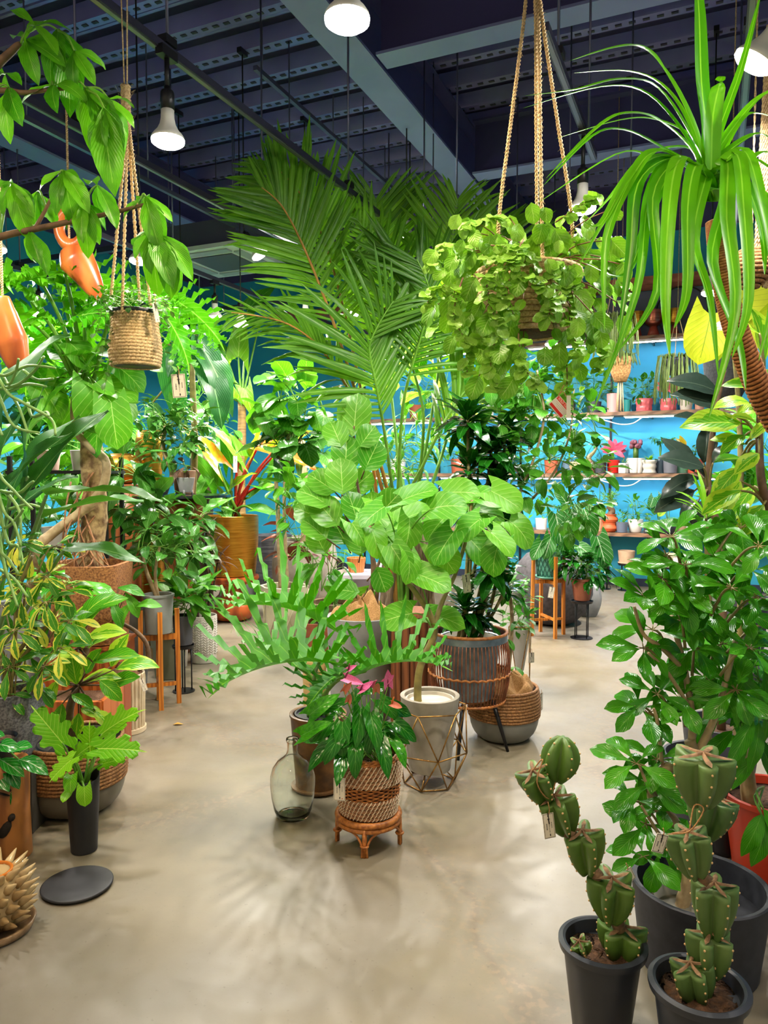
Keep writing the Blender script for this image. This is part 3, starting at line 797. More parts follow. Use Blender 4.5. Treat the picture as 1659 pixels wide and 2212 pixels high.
# ------------------------------------------------------------------ shared small makers
def leaf_px(pl, me, a, b, roll=0.0, up=V((0, -0.5, 0.86)), wscale=1.0, stem_from=None, r=0.004, name='leaf'):
    p, q = P(*a), P(*b)
    d = q - p
    pl.leaf(me, p, d, d.length, roll, wscale, name, up)
    if stem_from is not None:
        s0 = P(*stem_from) if not isinstance(stem_from, Vector) else stem_from
        mid = s0.lerp(p, 0.5) + V((0, 0, 0.05 * (p - s0).length))
        pl.stem([s0, mid, p], r * 1.3, r * 0.8, 6, 5)
CARD = mat('tag_card', srgb(236, 226, 208), rough=0.7)
INK = mat('tag_ink', srgb(40, 34, 34), rough=0.8)
TWINE = mat('twine', srgb(196, 150, 100), srgb(160, 116, 70), rough=0.9, scale=200)
REDINK = mat('tag_red', srgb(225, 40, 30), rough=0.7)
def price_tag(p, w, h, label, rz=0.0, tilt=0.0, swing=0.0, string=0.05, heart=False):
    """card hanging from a string: thin printed border, a column of print and the hole"""
    t = thing('price_tag', label, 'price tag', p, 0, 'paper price tags')
    M = Matrix.Rotation(rz, 4, 'Z') @ Matrix.Rotation(tilt, 4, 'X') @ Matrix.Rotation(swing, 4, 'Y')
    MB().box((0, 0, -h / 2), (w, 0.0012, h)).build('card', CARD, t, smooth=False, M=M)
    b = MB(); e = w * 0.06; y = -0.0008; th = w * 0.022
    for (x0, z0, x1, z1) in [(-w / 2 + e, -e, w / 2 - e, -e), (-w / 2 + e, -h + e, w / 2 - e, -h + e), (-w / 2 + e, -e, -w / 2 + e, -h + e), (w / 2 - e, -e, w / 2 - e, -h + e)]:
        b.box(((x0 + x1) / 2, y, (z0 + z1) / 2), (abs(x1 - x0) + th, 0.0006, abs(z1 - z0) + th))
    b.build('border_line', INK, t, smooth=False, M=M)
    k = MB(); rnd = random.Random(int(abs(p[0]) * 1000))
    k.box((0.02 * w, y, -0.23 * h), (0.24 * w, 0.0006, 0.016 * h)); k.box((0.02 * w, y, -0.30 * h), (0.07 * w, 0.0006, 0.12 * h))
    k.lathe([(0.06 * w, 0), (0.001, 0.0)], 8, (0, 0, 0))
    for i in range(8): k.v[-1 - i] = (0.03 * w + 0.05 * w * cos(i * pi / 4), y - 0.0004, -0.42 * h + 0.05 * w * sin(i * pi / 4))
    for i in range(9): k.box((0.03 * w, y, -(0.47 + i * 0.035) * h), (0.05 * w * rnd.uniform(0.6, 1.4), 0.0006, 0.014 * h))
    k.box((0.04 * w, y, -0.87 * h), (0.08 * w, 0.0006, 0.09 * h))
    for i in range(6): k.box((-0.2 * w, y, -(0.42 + i * 0.045) * h), (0.09 * w, 0.0006, 0.02 * h))
    for i in range(5): k.box((0.24 * w, y, -(0.38 + i * 0.05) * h), (0.07 * w, 0.0006, 0.018 * h))
    k.build('print', INK, t, smooth=False, M=M)
    MB().lathe([(0.07 * w, 0.0), (0.03 * w, 0.001), (0.001, 0.001)], 10).build('hole', INK, t, M=M @ Matrix.Translation((0, -0.0008, -0.1 * h)) @ Matrix.Rotation(pi / 2, 4, 'X'))
    if heart:
        MB().lathe([(0.07 * w, 0.0), (0.001, 0.001)], 3).build('red_mark', REDINK, t, M=M @ Matrix.Translation((0.24 * w, -0.0008, -0.9 * h)) @ Matrix.Rotation(pi / 2, 4, 'X'))
    top = M @ V((0, 0, -0.1 * h))
    MB().tube(smooth_path([top, top + V((0.004, 0, string * 0.5)), V((0, 0, string))], 3), 0.0014, 5).build('string', TWINE, t)
    return t
JUTE = mat('jute', srgb(222, 194, 150), srgb(176, 144, 100), rough=0.95, scale=160, bump=0.6, bdist=0.004)
SEAGRASS = mat('seagrass', srgb(172, 122, 74), srgb(110, 74, 42), rough=0.8, scale=120, bump=0.5, bdist=0.004)
def rope(pts, r, name, m, parent, turns=60, fuzz=0, seed=3):
    q = smooth_path(pts, 8)
    mb = MB()
    L = sum((q[i + 1] - q[i]).length for i in range(len(q) - 1))
    steps = max(20, int(turns * 6))
    def at(s):
        x = s * (len(q) - 1); i = min(int(x), len(q) - 2); return q[i].lerp(q[i + 1], x - i)
    t = (q[-1] - q[0]).normalized(); x = t.orthogonal().normalized(); y = t.cross(x)
    for st in range(2):
        path = []
        for i in range(steps + 1):
            s = i / steps; a = 2 * pi * turns * s + st * pi
            path.append(at(s) + (x * cos(a) + y * sin(a)) * r * 0.55)
        mb.tube(path, r * 0.62, 5)
    if fuzz:
        rd = random.Random(seed)
        for i in range(fuzz):
            p = at(rd.random()); d = V((rd.uniform(-1, 1), rd.uniform(-1, 1), rd.uniform(-1, 1))).normalized()
            mb.tube([p, p + d * r * 1.7, p + d * r * 2.4 + V((0, 0, r * rd.uniform(-1, 1)))], [0.0006, 0.0005, 0.0003], 3)
    return mb.build(name, m, parent)
def rope_rows(mb, rows, n=72, twist=36, r=0.009):
    for i, (R0, z) in enumerate(rows):
        ph = i * 0.7
        mb.torus((0, 0, z), R0, r, n, 6, fn=lambda a, rr, zz, ph=ph: (rr + 0.0016 * sin(twist * a + ph + zz * 300), zz))
    return mb
def burlap(root, r, z, m, seed=1, amp=0.05, h=0.05, n=30):
    rnd = random.Random(seed); ph = [rnd.random() * 6.3 for _ in range(6)]
    def f(a, rr, zz):
        k = rr / r
        w = abs(sin(4.5 * a + ph[5] + 3 * k)) * 0.7 - 0.35 + sin(3 * a + ph[0]) * 0.3 + sin(5 * a + ph[1] + 4 * k) * 0.4 + sin(8 * a + ph[2] - 7 * k) * 0.25 + sin(2 * a + 9 * k + ph[3]) * 0.4
        return (rr * (1 + 0.05 * sin(7 * a + ph[4])), zz + amp * w * (0.35 + 0.65 * sin(pi * min(1, k))))
    prof = [(r * 0.985, z - 0.05), (r, z - 0.01)] + [(r * (1 - i / 9), z + h * sin(pi * i / 9 * 0.55)) for i in range(1, 9)] + [(0.001, z + h)]
    return MB().lathe(prof, n, fn=f).build('burlap_cloth', m, root)
BURLAP = mat('burlap', srgb(190, 146, 92), srgb(148, 106, 62), rough=0.95, scale=220, bump=0.7, bdist=0.004)
BURLAPD = mat('burlap_dark', srgb(120, 84, 58), srgb(82, 56, 38), rough=0.95, scale=220, bump=0.7, bdist=0.004)
CONC = mat('concrete', srgb(168, 160, 148), srgb(142, 134, 122), rough=0.8, scale=9, bump=0.2, detail=8)
CONCG = mat('concrete_grey', srgb(150, 150, 150), srgb(124, 124, 126), rough=0.75, scale=7, bump=0.15, detail=8)
PLASTIC = mat('dark_plastic', srgb(46, 50, 60), srgb(54, 58, 68), rough=0.35, scale=4)
PLASTICB = mat('black_plastic', srgb(28, 28, 34), srgb(38, 38, 46), rough=0.38, scale=4)
RATTAN = mat('rattan', srgb(196, 124, 58), srgb(140, 78, 34), rough=0.45, scale=60, bump=0.2)
GOLDW = mat('gold_wire', srgb(176, 136, 76), srgb(140, 100, 52), rough=0.35, metal=0.8, scale=40)
TERRA = mat('terracotta', srgb(176, 98, 66), srgb(150, 80, 52), rough=0.7, scale=14)

# ------------------------------------------------------------------ rattan stool, woven basket with pink anthurium
c = G(796, 1818)
st = thing('rattan_stool', 'low round rattan stool under the woven basket', 'stool', c)
for z, rr in ((0.122, 0.013), (0.1, 0.011)):
    MB().torus((0, 0, z), 0.124, rr, 48, 8).build('seat_ring', RATTAN, st)
MB().lathe([(0.001, 0.118), (0.12, 0.118), (0.12, 0.128), (0.001, 0.128)], 40).build('seat', RATTAN, st, sharp=40)
for k in range(4):
    a = -pi / 2 - 0.1 + k * pi / 2
    d = V((cos(a), sin(a), 0)); s = V((-sin(a), cos(a), 0))
    MB().tube([d * 0.128, d * 0.126 + V((0, 0, 0.11))], 0.0095, 8).build('leg', RATTAN, st)
    MB().torus((d.x * 0.127, d.y * 0.127, 0.045), 0.014, 0.005, 14, 6).build('binding', RATTAN, st)
    for sd in (-1, 1):
        a2 = a + sd * pi / 4
        e = V((cos(a2), sin(a2), 0)) * 0.12 + V((0, 0, 0.092))
        b0 = d * 0.130 + s * sd * 0.011
        MB().tube(smooth_path([b0, b0 + V((0, 0, 0.045)), (b0 + V((0, 0, 0.07))).lerp(e, 0.35) + V((0, 0, 0.005)), e], 5), 0.005, 6).build('brace', RATTAN, st)
pl = Plant('anthurium_basket', 'woven rattan basket of pink flowering anthurium on the low stool', 'potted plant', c + V((0, 0, 0.135)), seed=5)
root = pl.root
COILB = mat('coil_brown', srgb(176, 128, 92), srgb(130, 88, 58), rough=0.8, scale=80, bump=0.4)
WRAP = mat('coil_white', srgb(226, 205, 178), rough=0.7)
def br(z): return lerp(0.108, 0.128, min(1, z / 0.2)) + 0.006 * sin(pi * min(1, z / 0.22))
MB().lathe([(0.1, 0.002), (0.1, 0.006), (0.120, 0.2), (0.116, 0.2), (0.1, 0.17), (0.001, 0.17)], 40).build('liner', mat('basket_liner', srgb(50, 34, 26), rough=0.9), root, sharp=40)
for i, z in enumerate([0.008, 0.024, 0.040, 0.056, 0.072, 0.142, 0.157, 0.172, 0.187, 0.202, 0.216]):
    R0 = br(z)
    co = MB().torus((0, 0, z), R0, 0.0085, 60, 7, fn=lambda a, rr, zz, i=i: (rr, zz + 0.0015 * sin(5 * a + i))).build('coil', COILB, root)
    w = MB(); n = 46
    for k in range(n):
        a = 2 * pi * (k + 0.5 * (i % 2)) / n
        pts = [V((cos(a + 0.05 * q) * (R0 + 0.0095 * cos(q)), sin(a + 0.05 * q) * (R0 + 0.0095 * cos(q)), z + 0.0095 * sin(q))) for q in (-1.6, -0.8, 0, 0.8, 1.6)]
        w.tube(pts, 0.0022, 4)
    w.build('white_wrap', WRAP, co)['kind'] = 'stuff'
for k in range(36):
    a = 2 * pi * k / 36
    MB().tube([(cos(a) * 0.121, sin(a) * 0.121, 0.07), (cos(a) * 0.126, sin(a) * 0.126, 0.145)], 0.0025, 5).build('stake', RATTAN, root)
for i in range(8):
    z = 0.082 + i * 0.0075
    MB().torus((0, 0, z), br(z), 0.0035, 180, 4, fn=lambda a, rr, zz, i=i: (rr + 0.004 * sin(18 * a + (i % 2) * pi), zz)).build('wicker_strand', RATTAN, root)
for i in range(3):
    MB().torus((0, 0, 0.226 + i * 0.006), 0.128 - 0.004 * i, 0.006, 90, 6, fn=lambda a, rr, zz, i=i: (rr, zz + 0.003 * sin(20 * a + i * 2))).build('rim_braid', RATTAN, root)
MB().lathe([(0.116, 0.205), (0.06, 0.215), (0.001, 0.218)], 24).build('soil', SOIL, root)
base = c + V((0, 0, 0.34))
r = pl.rnd
D0 = c.y
AN = [((650, 1590), (700, 1560), -.1), ((668, 1545), (720, 1500), -.05), ((720, 1560), (640, 1620), -.08), ((720, 1600), (660, 1655), -.12), ((740, 1560), (735, 1680), -.2),
      ((770, 1600), (765, 1680), -.22), ((800, 1540), (822, 1640), -.2), ((820, 1600), (845, 1665), -.2), ((850, 1560), (905, 1590), -.05), ((840, 1580), (880, 1605), 0),
      ((830, 1520), (895, 1545), 0.05), ((820, 1510), (860, 1550), -.05), ((760, 1520), (790, 1470), .1), ((705, 1530), (745, 1510), 0.0), ((740, 1580), (700, 1640), -.2),
      ((780, 1530), (770, 1610), -.15), ((850, 1600), (880, 1640), -.1), ((810, 1550), (800, 1620), -.18), ((745, 1620), (727, 1680), -.2), ((760, 1560), (800, 1585), -.1),
      ((715, 1600), (650, 1580), 0.05), ((790, 1490), (840, 1480), .12), ((800, 1560), (860, 1600), .1), ((730, 1540), (690, 1500), .1), ((775, 1580), (740, 1600), -.12), ((820, 1570), (870, 1570), 0)]
for i, ((u0, v0), (u1, v1), dz) in enumerate(AN):
    me = leaf_mesh('anth', M_ANTH, i % 3)
    a, b = P(u0, v0, D0 + dz * 0.5), P(u1, v1, D0 + dz - 0.03)
    d = b - a
    pl.leaf(me, a, d, max(0.1, min(0.155, d.length * 1.15)), r.uniform(-.3, .3), 1.1, up=V((0, -0.75, 0.65)))
    pl.stem([base + V((r.uniform(-.05, .05), r.uniform(-.05, .05), 0)), base.lerp(a, 0.6) + V((0, 0, 0.04)), a], 0.0032, 0.0022, 5, 4)
M_SPP = mat('spathe_pink', srgb(232, 96, 170), srgb(246, 140, 196), rough=0.3, scale=20)
M_SPO = mat('spathe_peach', srgb(226, 138, 96), srgb(214, 120, 120), rough=0.35, scale=20)
SPADIX = mat('spadix', srgb(110, 30, 60), rough=0.5); SPADIXO = mat('spadix_orange', srgb(214, 120, 50), rough=0.5)
for i, (u, v, du, dv, pink, L) in enumerate([(745, 1472, 40, 10, 1, .062), (778, 1500, 34, -18, 1, .06), (800, 1492, 6, -24, 1, .05), (838, 1490, -2, -30, 1, .066), (832, 1480, 18, -18, 1, .05), (812, 1502, 0, -26, 0, .055),
        (742, 1500, 14, -22, 0, .05), (752, 1524, 8, -24, 0, .045), (846, 1528, 24, 6, 0, .045), (752, 1456, 20, -12, 1, .04)]):
    p = P(u, v - 8, D0 - 0.1); L *= 1.35
    pl.stem([base, base.lerp(p, 0.6), p], 0.0026, 0.002, 5, 4)
    fl_ = pl.leaf(leaf_mesh('spathe', M_SPP if pink else M_SPO, i % 3), p, V((du, -12, -dv)), L, 0.3 * (-1) ** i, 1.1, 'flower_spathe', up=V((0.3, -0.8, 0.5)))
    MB().tube([pl.loc(p), pl.loc(p + V((du * 0.00035, -0.012, 0.03)))], [0.004, 0.0025], 6).build('spadix', SPADIX if pink else SPADIXO, root)
pl.done(S_GREEN, 'stems')
price_tag(P(733, 1681, D0 - 0.17), 0.045, 0.088, 'white price tag on the pink anthurium basket', rz=-0.1, string=0.04, heart=True)

# ------------------------------------------------------------------ glass demijohn
b = G(633, 1762)
gl = MB().lathe([(0.001, 0.012), (0.05, 0.006), (0.066, 0.0), (0.072, 0.004), (0.083, 0.035), (0.094, 0.09), (0.099, 0.14), (0.098, 0.18), (0.088, 0.215), (0.066, 0.245), (0.042, 0.262), (0.028, 0.276),
                 (0.0235, 0.295), (0.0235, 0.325), (0.027, 0.33), (0.029, 0.338), (0.027, 0.346), (0.021, 0.347), (0.018, 0.34), (0.019, 0.295), (0.024, 0.277), (0.038, 0.259), (0.062, 0.242), (0.084, 0.213),
                 (0.0945, 0.18), (0.0955, 0.14), (0.0905, 0.09), (0.079, 0.036), (0.066, 0.012), (0.04, 0.016), (0.001, 0.02)], 48).build('glass_bottle', glass('bottle_glass', srgb(246, 250, 244)), M=Matrix.Translation(b))
tag(gl, 'clear glass demijohn bottle with narrow neck standing on the floor', 'bottle')

# ------------------------------------------------------------------ rust brown pot with split leaf philodendron
b = G(688, 1700)
pl = Plant('philodendron', 'rusty brown pot of ruffled split leaf philodendron behind the glass bottle', 'potted plant', b, seed=8)
RUST = mat('rust_glaze', srgb(128, 88, 44), srgb(70, 46, 26), rough=0.4, scale=12, bump=0.2, detail=8)
pot(pl.root, 0.105, 0.132, 0.36, RUST, 0.014, rim=0.004, inner=0.93)
MB().lathe([(0.112, 0.352), (0.112, 0.362), (0.104, 0.362), (0.1, 0.34)], 36).build('inner_pot', PLASTICB, pl.root, sharp=40)
MB().lathe([(0.112, 0.0), (0.13, 0.012), (0.13, 0.02), (0.1, 0.02)], 36).build('saucer', RUST, pl.root, sharp=40)
D0 = b.y; crown = b + V((0, 0, 0.36))
for i, (u0, v0, d0, u1, v1, d1, L, roll) in enumerate([
        (690, 1345, 3.3, 520, 1235, 3.15, .40, .2), (690, 1430, 3.05, 490, 1410, 2.9, .42, .1), (790, 1450, 3.1, 950, 1375, 3.0, .33, -.1),
        (640, 1440, 3.3, 560, 1350, 3.5, .33, .2), (735, 1455, 3.2, 650, 1500, 3.0, .22, 0)]):
    me = lobed_mesh(M_PHILO, i % 3, 9, 1.2, 0.78, 0.03, 0.75, 0.3, True, 0.8)
    a, q = P(u0, v0, d0), P(u1, v1, d1)
    pl.leaf(me, a, q - a, L, roll, 1.0, up=V((0, -0.35, 0.93)))
    s0 = crown + V((pl.rnd.uniform(-.05, .05), pl.rnd.uniform(-.05, .05), -0.01))
    stp = smooth_path([pl.loc(s0), pl.loc(s0.lerp(a, 0.5) + V((0, 0, 0.06))), pl.loc(a)], 6)
    MB().tube(stp, radii(0.0125, 0.006, len(stp)), 8).build('petiole', S_GREEN, pl.root)
MB().tube([(0, 0, 0.34), (0.02, 0.01, 0.42)], [0.03, 0.02], 10).build('trunk', S_BROWN, pl.root)
pl.done(S_GREEN)

# ------------------------------------------------------------------ concrete pot in gold wire frame, rubber-fig tree with big soft leaves
b = G(928, 1690)
pl = Plant('fig_tree', 'large soft leaved fig tree in a concrete pot held by gold wire', 'potted plant', b, seed=11)
pot(pl.root, 0.1, 0.143, 0.36, CONC, 0.02, z0=0.07, inner=0.9, soil=None)
MB().lathe([(0.115, 0.40), (0.118, 0.415), (0.11, 0.415), (0.104, 0.395)], 36).build('inner_pot', mat('cream_plastic', srgb(200, 190, 176), rough=0.5), pl.root, sharp=40)
fr = []
hexp = lambda R0, z, off: [V((R0 * cos(off + k * pi / 3), R0 * sin(off + k * pi / 3), z)) for k in range(6)]
t1, t2, t3 = hexp(0.178, 0.375, 0.15), hexp(0.185, 0.17, 0.15 + pi / 6), hexp(0.125, 0.006, 0.15)
edges = [(t1[k], t1[(k + 1) % 6]) for k in range(6)] + [(t2[k], t2[(k + 1) % 6]) for k in range(6)] + [(t3[k], t3[(k + 1) % 6]) for k in range(6)]
for k in range(6): edges += [(t1[k], t2[k]), (t1[(k + 1) % 6], t2[k]), (t2[k], t3[k]), (t2[k], t3[(k + 1) % 6])]
for k in range(3): edges += [(t3[k * 2], V((0.07 * cos(0.15 + k * 2 * pi / 3), 0.07 * sin(0.15 + k * 2 * pi / 3), 0.066)))]
fw = thing('wire_planter_frame', 'gold geometric wire frame around the concrete pot', 'pot stand', b)
for a, e in edges: MB().tube([a, e], 0.0035, 6).build('wire', GOLDW, fw)
D0 = b.y
MB().lathe([(0.11, 0.375), (0.05, 0.38), (0.001, 0.38)], 24).build('soil', mat('pale_pebbles', srgb(190, 180, 164), srgb(160, 150, 136), rough=0.9, scale=90, bump=0.6), pl.root)
tr1 = [b + V((-0.05, 0, 0.36)), P(902, 1500, D0), P(908, 1440, D0), P(938, 1370, D0), P(930, 1330, D0), P(905, 1290, D0), P(868, 1235, D0 + .02), P(862, 1190, D0 + .05)]
tr2 = [P(936, 1360, D0), P(955, 1300, D0 + .03), P(985, 1235, D0 + .06), P(1010, 1150, D0 + .08), P(1020, 1080, D0 + .1)]
pl.trunk(tr1, 0.021, 0.011, S_OLIVE); pl.trunk(tr2, 0.014, 0.008, S_OLIVE, 'branch')
FIG = [((860, 1130), (935, 1080)), ((885, 1120), (885, 1180)), ((930, 1100), (1000, 1075)), ((870, 1080), (940, 1045)), ((960, 1065), (1030, 1055)), ((1020, 1075), (1090, 1060)), ((1060, 1060), (1130, 1095)),
       ((1020, 1095), (1100, 1110)), ((1100, 1125), (1180, 1180)), ((1060, 1150), (1110, 1190)), ((980, 1150), (930, 1210)), ((940, 1175), (985, 1240)), ((860, 1155), (830, 1215)), ((845, 1180), (880, 1230)),
       ((800, 1140), (830, 1190)), ((785, 1100), (860, 1130)), ((1010, 1160), (1065, 1210)), ((880, 1195), (900, 1250)), ((830, 1095), (780, 1125)), ((970, 1110), (920, 1150)), ((1080, 1170), (1050, 1230)),
       ((900, 1240), (970, 1262)), ((930, 1330), (1000, 1335)), ((890, 1325), (830, 1335)), ((760, 1130), (790, 1170)), ((1040, 1120), (990, 1150))]
tips = [P(862, 1190, D0 + .05), P(1010, 1120, D0 + .08)]
for i, ((u0, v0), (u1, v1)) in enumerate(FIG):
    dz = pl.rnd.uniform(-.12, .18)
    a, q = P(u0, v0, D0 + dz), P(u1, v1, D0 + dz - 0.08)
    L = max(0.13, min(0.185, (q - a).length * 1.1))
    pl.leaf(leaf_mesh('heart', M_FICUS_U, i % 3), a, q - a, L, pl.rnd.uniform(-.4, .4), 1.05, up=V((pl.rnd.uniform(-.3, .3), -0.75, 0.65)))
    hub = tips[0] if u0 < 945 else tips[1]
    if v0 > 1230: hub = P(936, 1360, D0)
    MB().tube(smooth_path([pl.loc(hub), pl.loc(hub.lerp(a, 0.5) + V((0, 0, 0.03))), pl.loc(a)], 4), radii(0.0045, 0.003, 9), 6).build('petiole', S_GREEN, pl.root)

# ------------------------------------------------------------------ zinc tub in a rattan cage on black legs, compact dracaena
b = G(1013, 1612)
cg = thing('rattan_cage_planter', 'tall rattan cage planter with zinc band on splayed black legs', 'planter', b)
ZINC = mat('zinc', srgb(150, 160, 170), srgb(110, 122, 132), rough=0.42, metal=0.75, scale=14, detail=8)
CAGE = mat('cage_cane', srgb(150, 84, 50), srgb(110, 58, 34), rough=0.5, scale=50)
D0 = b.y
zb, zt = 0.27, 0.625
def cr(t): return 0.175 + 0.045 * sin(pi * (0.12 + 0.72 * t)) - 0.0 * t
for k in range(64):
    a = 2 * pi * k / 64
    MB().tube([(cr(t) * cos(a), cr(t) * sin(a), lerp(zb, zt, t)) for t in (0, 0.25, 0.5, 0.75, 1)], 0.0032, 5).build('cane', CAGE, cg)
MB().torus((0, 0, zb), cr(0), 0.008, 60, 8).build('bottom_ring', RATTAN, cg)
MB().torus((0, 0, zb), 0.1, 0.006, 40, 6).build('bottom_ring', RATTAN, cg)
MB().torus((0, 0, lerp(zb, zt, 0.42)), cr(0.42), 0.007, 128, 6, fn=lambda a, rr, zz: (rr + 0.004 * sin(32 * a), zz + 0.004 * cos(32 * a))).build('braid', RATTAN, cg)
MB().torus((0, 0, zt + 0.012), cr(1) + 0.004, 0.009, 60, 8).build('top_ring', RATTAN, cg)
MB().lathe([(cr(1) + 0.006, zt - 0.03), (cr(1) + 0.009, zt - 0.03), (cr(1) + 0.009, zt + 0.01), (cr(1) + 0.006, zt + 0.01)], 60, closed=True).build('zinc_band', ZINC, cg, sharp=40)
for k in range(4):
    a = -1.95 + k * pi / 2 if k else -1.95
    d = V((cos(a), sin(a), 0))
    MB().tube([d * 0.13 + V((0, 0, zb)), d * 0.215], [0.013, 0.008], 10).build('leg', BLACK, cg)
pl = Plant('dracaena', 'dark glossy compact dracaena in zinc tub inside the rattan cage', 'potted plant', b + V((0, 0, zb + 0.008)), seed=21)
pot(pl.root, 0.13, 0.165, 0.33, ZINC, 0.01, soil=SOIL, inner=0.92, fn=lambda a, rr, zz: (rr + 0.003 * sin(22 * a), zz))
MB().lathe([(0.13, 0.29), (0.146, 0.325), (0.14, 0.33), (0.12, 0.3)], 36).build('inner_rim', mat('pale_plastic', srgb(214, 206, 190), rough=0.5), pl.root, sharp=40)
for i, (u, v, dz, n, L) in enumerate([(1010, 925, .1, 50, .2), (1062, 990, .15, 50, .21), (1015, 1030, .1, 34, .19), (1095, 950, .25, 34, .18), (1080, 1060, .1, 38, .19), (1040, 1120, .12, 42, .19), (1085, 1160, .1, 30, .17),
                                      (1060, 1245, -.05, 44, .18), (1095, 1285, .05, 28, .16), (1005, 1335, -.06, 54, .17), (1040, 1350, .0, 30, .12)]):
    c0 = P(u, v, D0 + dz)
    n = int(n * .72)
    for k in range(n):
        t = k / n
        el = lerp(1.35, -0.35, t ** 0.8); az = k * 2.4
        d = V((cos(az) * cos(el), sin(az) * cos(el), sin(el)))
        pl.leaf(leaf_mesh('lance', M_DRAC, k % 3), c0 + V((0, 0, 0.06 * (1 - t))) + d * 0.012, d, L * pl.rnd.uniform(.8, 1.15), pl.rnd.uniform(-.2, .2), 1.45)
    q0 = b + V((pl.rnd.uniform(-.07, .07), pl.rnd.uniform(-.05, .05), 0.58))
    pl.stem([q0, q0.lerp(c0, 0.5) + V((0.02, 0, 0)), c0 + V((0, 0, 0.06))], 0.012, 0.008, 8, 5)
pl.done(S_OLIVE, 'canes')
price_tag(P(1006, 1241, D0 - 0.2), 0.045, 0.095, 'cream price tag on the dracaena stem', rz=0.3, swing=-0.12, string=0.05)

# ------------------------------------------------------------------ grey bowls with seagrass rope bands
GREYGLAZE = mat('grey_glaze', srgb(128, 128, 124), srgb(112, 112, 108), rough=0.5, scale=5)
OLIVEGL = mat('olive_grey_glaze', srgb(116, 110, 98), srgb(100, 94, 82), rough=0.45, scale=5)
def bowl(root, r, h, m, rope_m, split=0.45):
    prof = [(r * 0.45, 0.0)] + [(r * (0.45 + 0.55 * sin(t * pi / 2) ** 0.8), h * split * 1.1 * (1 - cos(t * pi / 2))) for t in [i / 8 for i in range(1, 9)]]
    prof += [(r * 0.965, h * split * 1.15), (r * 0.93, h * 0.97), (r * 0.9, h * 0.97), (r * 0.87, h * 0.7), (0.001, h * 0.7)]
    MB().lathe(prof, 48).build('bowl', m, root, sharp=50)
    rows = []; z = h * split * 1.08
    k = max(6, int((h - z) / 0.0155))
    for i in range(k + 1):
        t = i / k
        rows.append((r * (1.0 + 0.02 * sin(pi * t) - 0.055 * t * t), lerp(z, h, t)))
    rope_rows(MB(), rows, 84, 42, 0.0092).build('rope_band', rope_m, root)
b = G(1088, 1592)
pl = Plant('slender_ficus', 'slender round leaved ficus tree in the grey bowl with rope band and burlap', 'potted plant', b, seed=31)
bowl(pl.root, 0.195, 0.29, GREYGLAZE, SEAGRASS)
burlap(pl.root, 0.165, 0.3, BURLAP, 4, 0.05, 0.06, 48)
D0 = b.y
pl.trunk([b + V((0, 0, 0.28)), P(1100, 1430, D0), P(1106, 1330, D0 + .02), P(1096, 1230, D0 + .05), P(1110, 1100, D0 + .1), P(1150, 1000, D0 + .1), P(1175, 900, D0 + .1), P(1160, 800, D0 + .1)], 0.013, 0.006, S_PALE)
pl.trunk([P(1108, 1120, D0 + .1), P(1190, 1030, D0 + .2), P(1230, 940, D0 + .2), P(1240, 840, D0 + .2)], 0.009, 0.004, S_PALE, 'branch')
for (u, v, ru, rv, n) in [(1110, 810, 90, 70, 34), (1200, 790, 60, 60, 22), (1080, 900, 70, 60, 22), (1170, 880, 80, 60, 30), (1230, 920, 70, 70, 28), (1180, 980, 80, 60, 26), (1260, 1010, 60, 60, 22), (1150, 1050, 50, 50, 14),
                       (1265, 1080, 45, 60, 16), (1230, 1110, 40, 40, 10)]:
    k = D0 / FPX
    pl.blob(P(u, v, D0 + .15), (ru * k, .2, rv * k), int(n * 1.3), 'oval', M_TREE, (.09, .135), 0.25, 0.6, 0.0018, hub=P(u + 10, v + 30, D0 + .15), face=0.25, wscale=1.3)
for (u, v) in [(1120, 1340), (1095, 1380), (1112, 1440), (1120, 1300)]:
    for k in range(2): pl.leaf(leaf_mesh('oval', M_TREE, k), P(u, v, D0), V((pl.rnd.uniform(-1, 1), -.4, -.4)), .08, 0, 1.2)
pl.done(S_PALE)
price_tag(P(1169, 1497, D0 - .02), 0.05, 0.1, 'price tag hanging off the rope banded grey bowl', rz=1.0, string=0.02)

b = G(164, 1742)
pl = Plant('lime_ficus', 'lime edged variegated ficus in the wide rope banded bowl', 'potted plant', b, seed=33)
bowl(pl.root, 0.215, 0.315, OLIVEGL, SEAGRASS, 0.42)
MB().lathe([(0.12, 0.1), (0.16, 0.30), (0.153, 0.305), (0.14, 0.24), (0.001, 0.24)], 40).build('inner_pot', PLASTICB, pl.root, sharp=40)
MB().lathe([(0.1, 0.245), (0.05, 0.25), (0.001, 0.25)], 24).build('soil', SOIL, pl.root)
D0 = b.y
pl.trunk([b + V((0, 0, 0.2)), P(155, 1590, D0), P(150, 1540, D0), P(160, 1500, D0), P(180, 1440, D0), P(190, 1380, D0)], 0.022, 0.012, S_BROWN)
ALT = [((165, 1478), (155, 1415)), ((180, 1470), (240, 1445)), ((120, 1505), (85, 1490)), ((155, 1500), (195, 1520)), ((175, 1530), (208, 1535)), ((150, 1480), (120, 1440)), ((200, 1430), (280, 1405)), ((240, 1440), (255, 1380)),
       ((250, 1445), (315, 1405)), ((180, 1400), (165, 1345)), ((190, 1400), (225, 1360)), ((165, 1380), (120, 1350)), ((170, 1420), (110, 1395)), ((205, 1535), (235, 1560)), ((160, 1370), (180, 1310)), ((150, 1345), (215, 1300)),
       ((190, 1375), (250, 1350)), ((215, 1470), (260, 1500)), ((140, 1450), (90, 1445)), ((165, 1330), (130, 1290)), ((175, 1345), (200, 1275)), ((230, 1480), (285, 1460)), ((135, 1520), (125, 1555)), ((170, 1540), (165, 1580)),
       ((110, 1420), (70, 1400)), ((200, 1320), (250, 1280)), ((125, 1470), (95, 1520)), ((185, 1455), (205, 1410))]
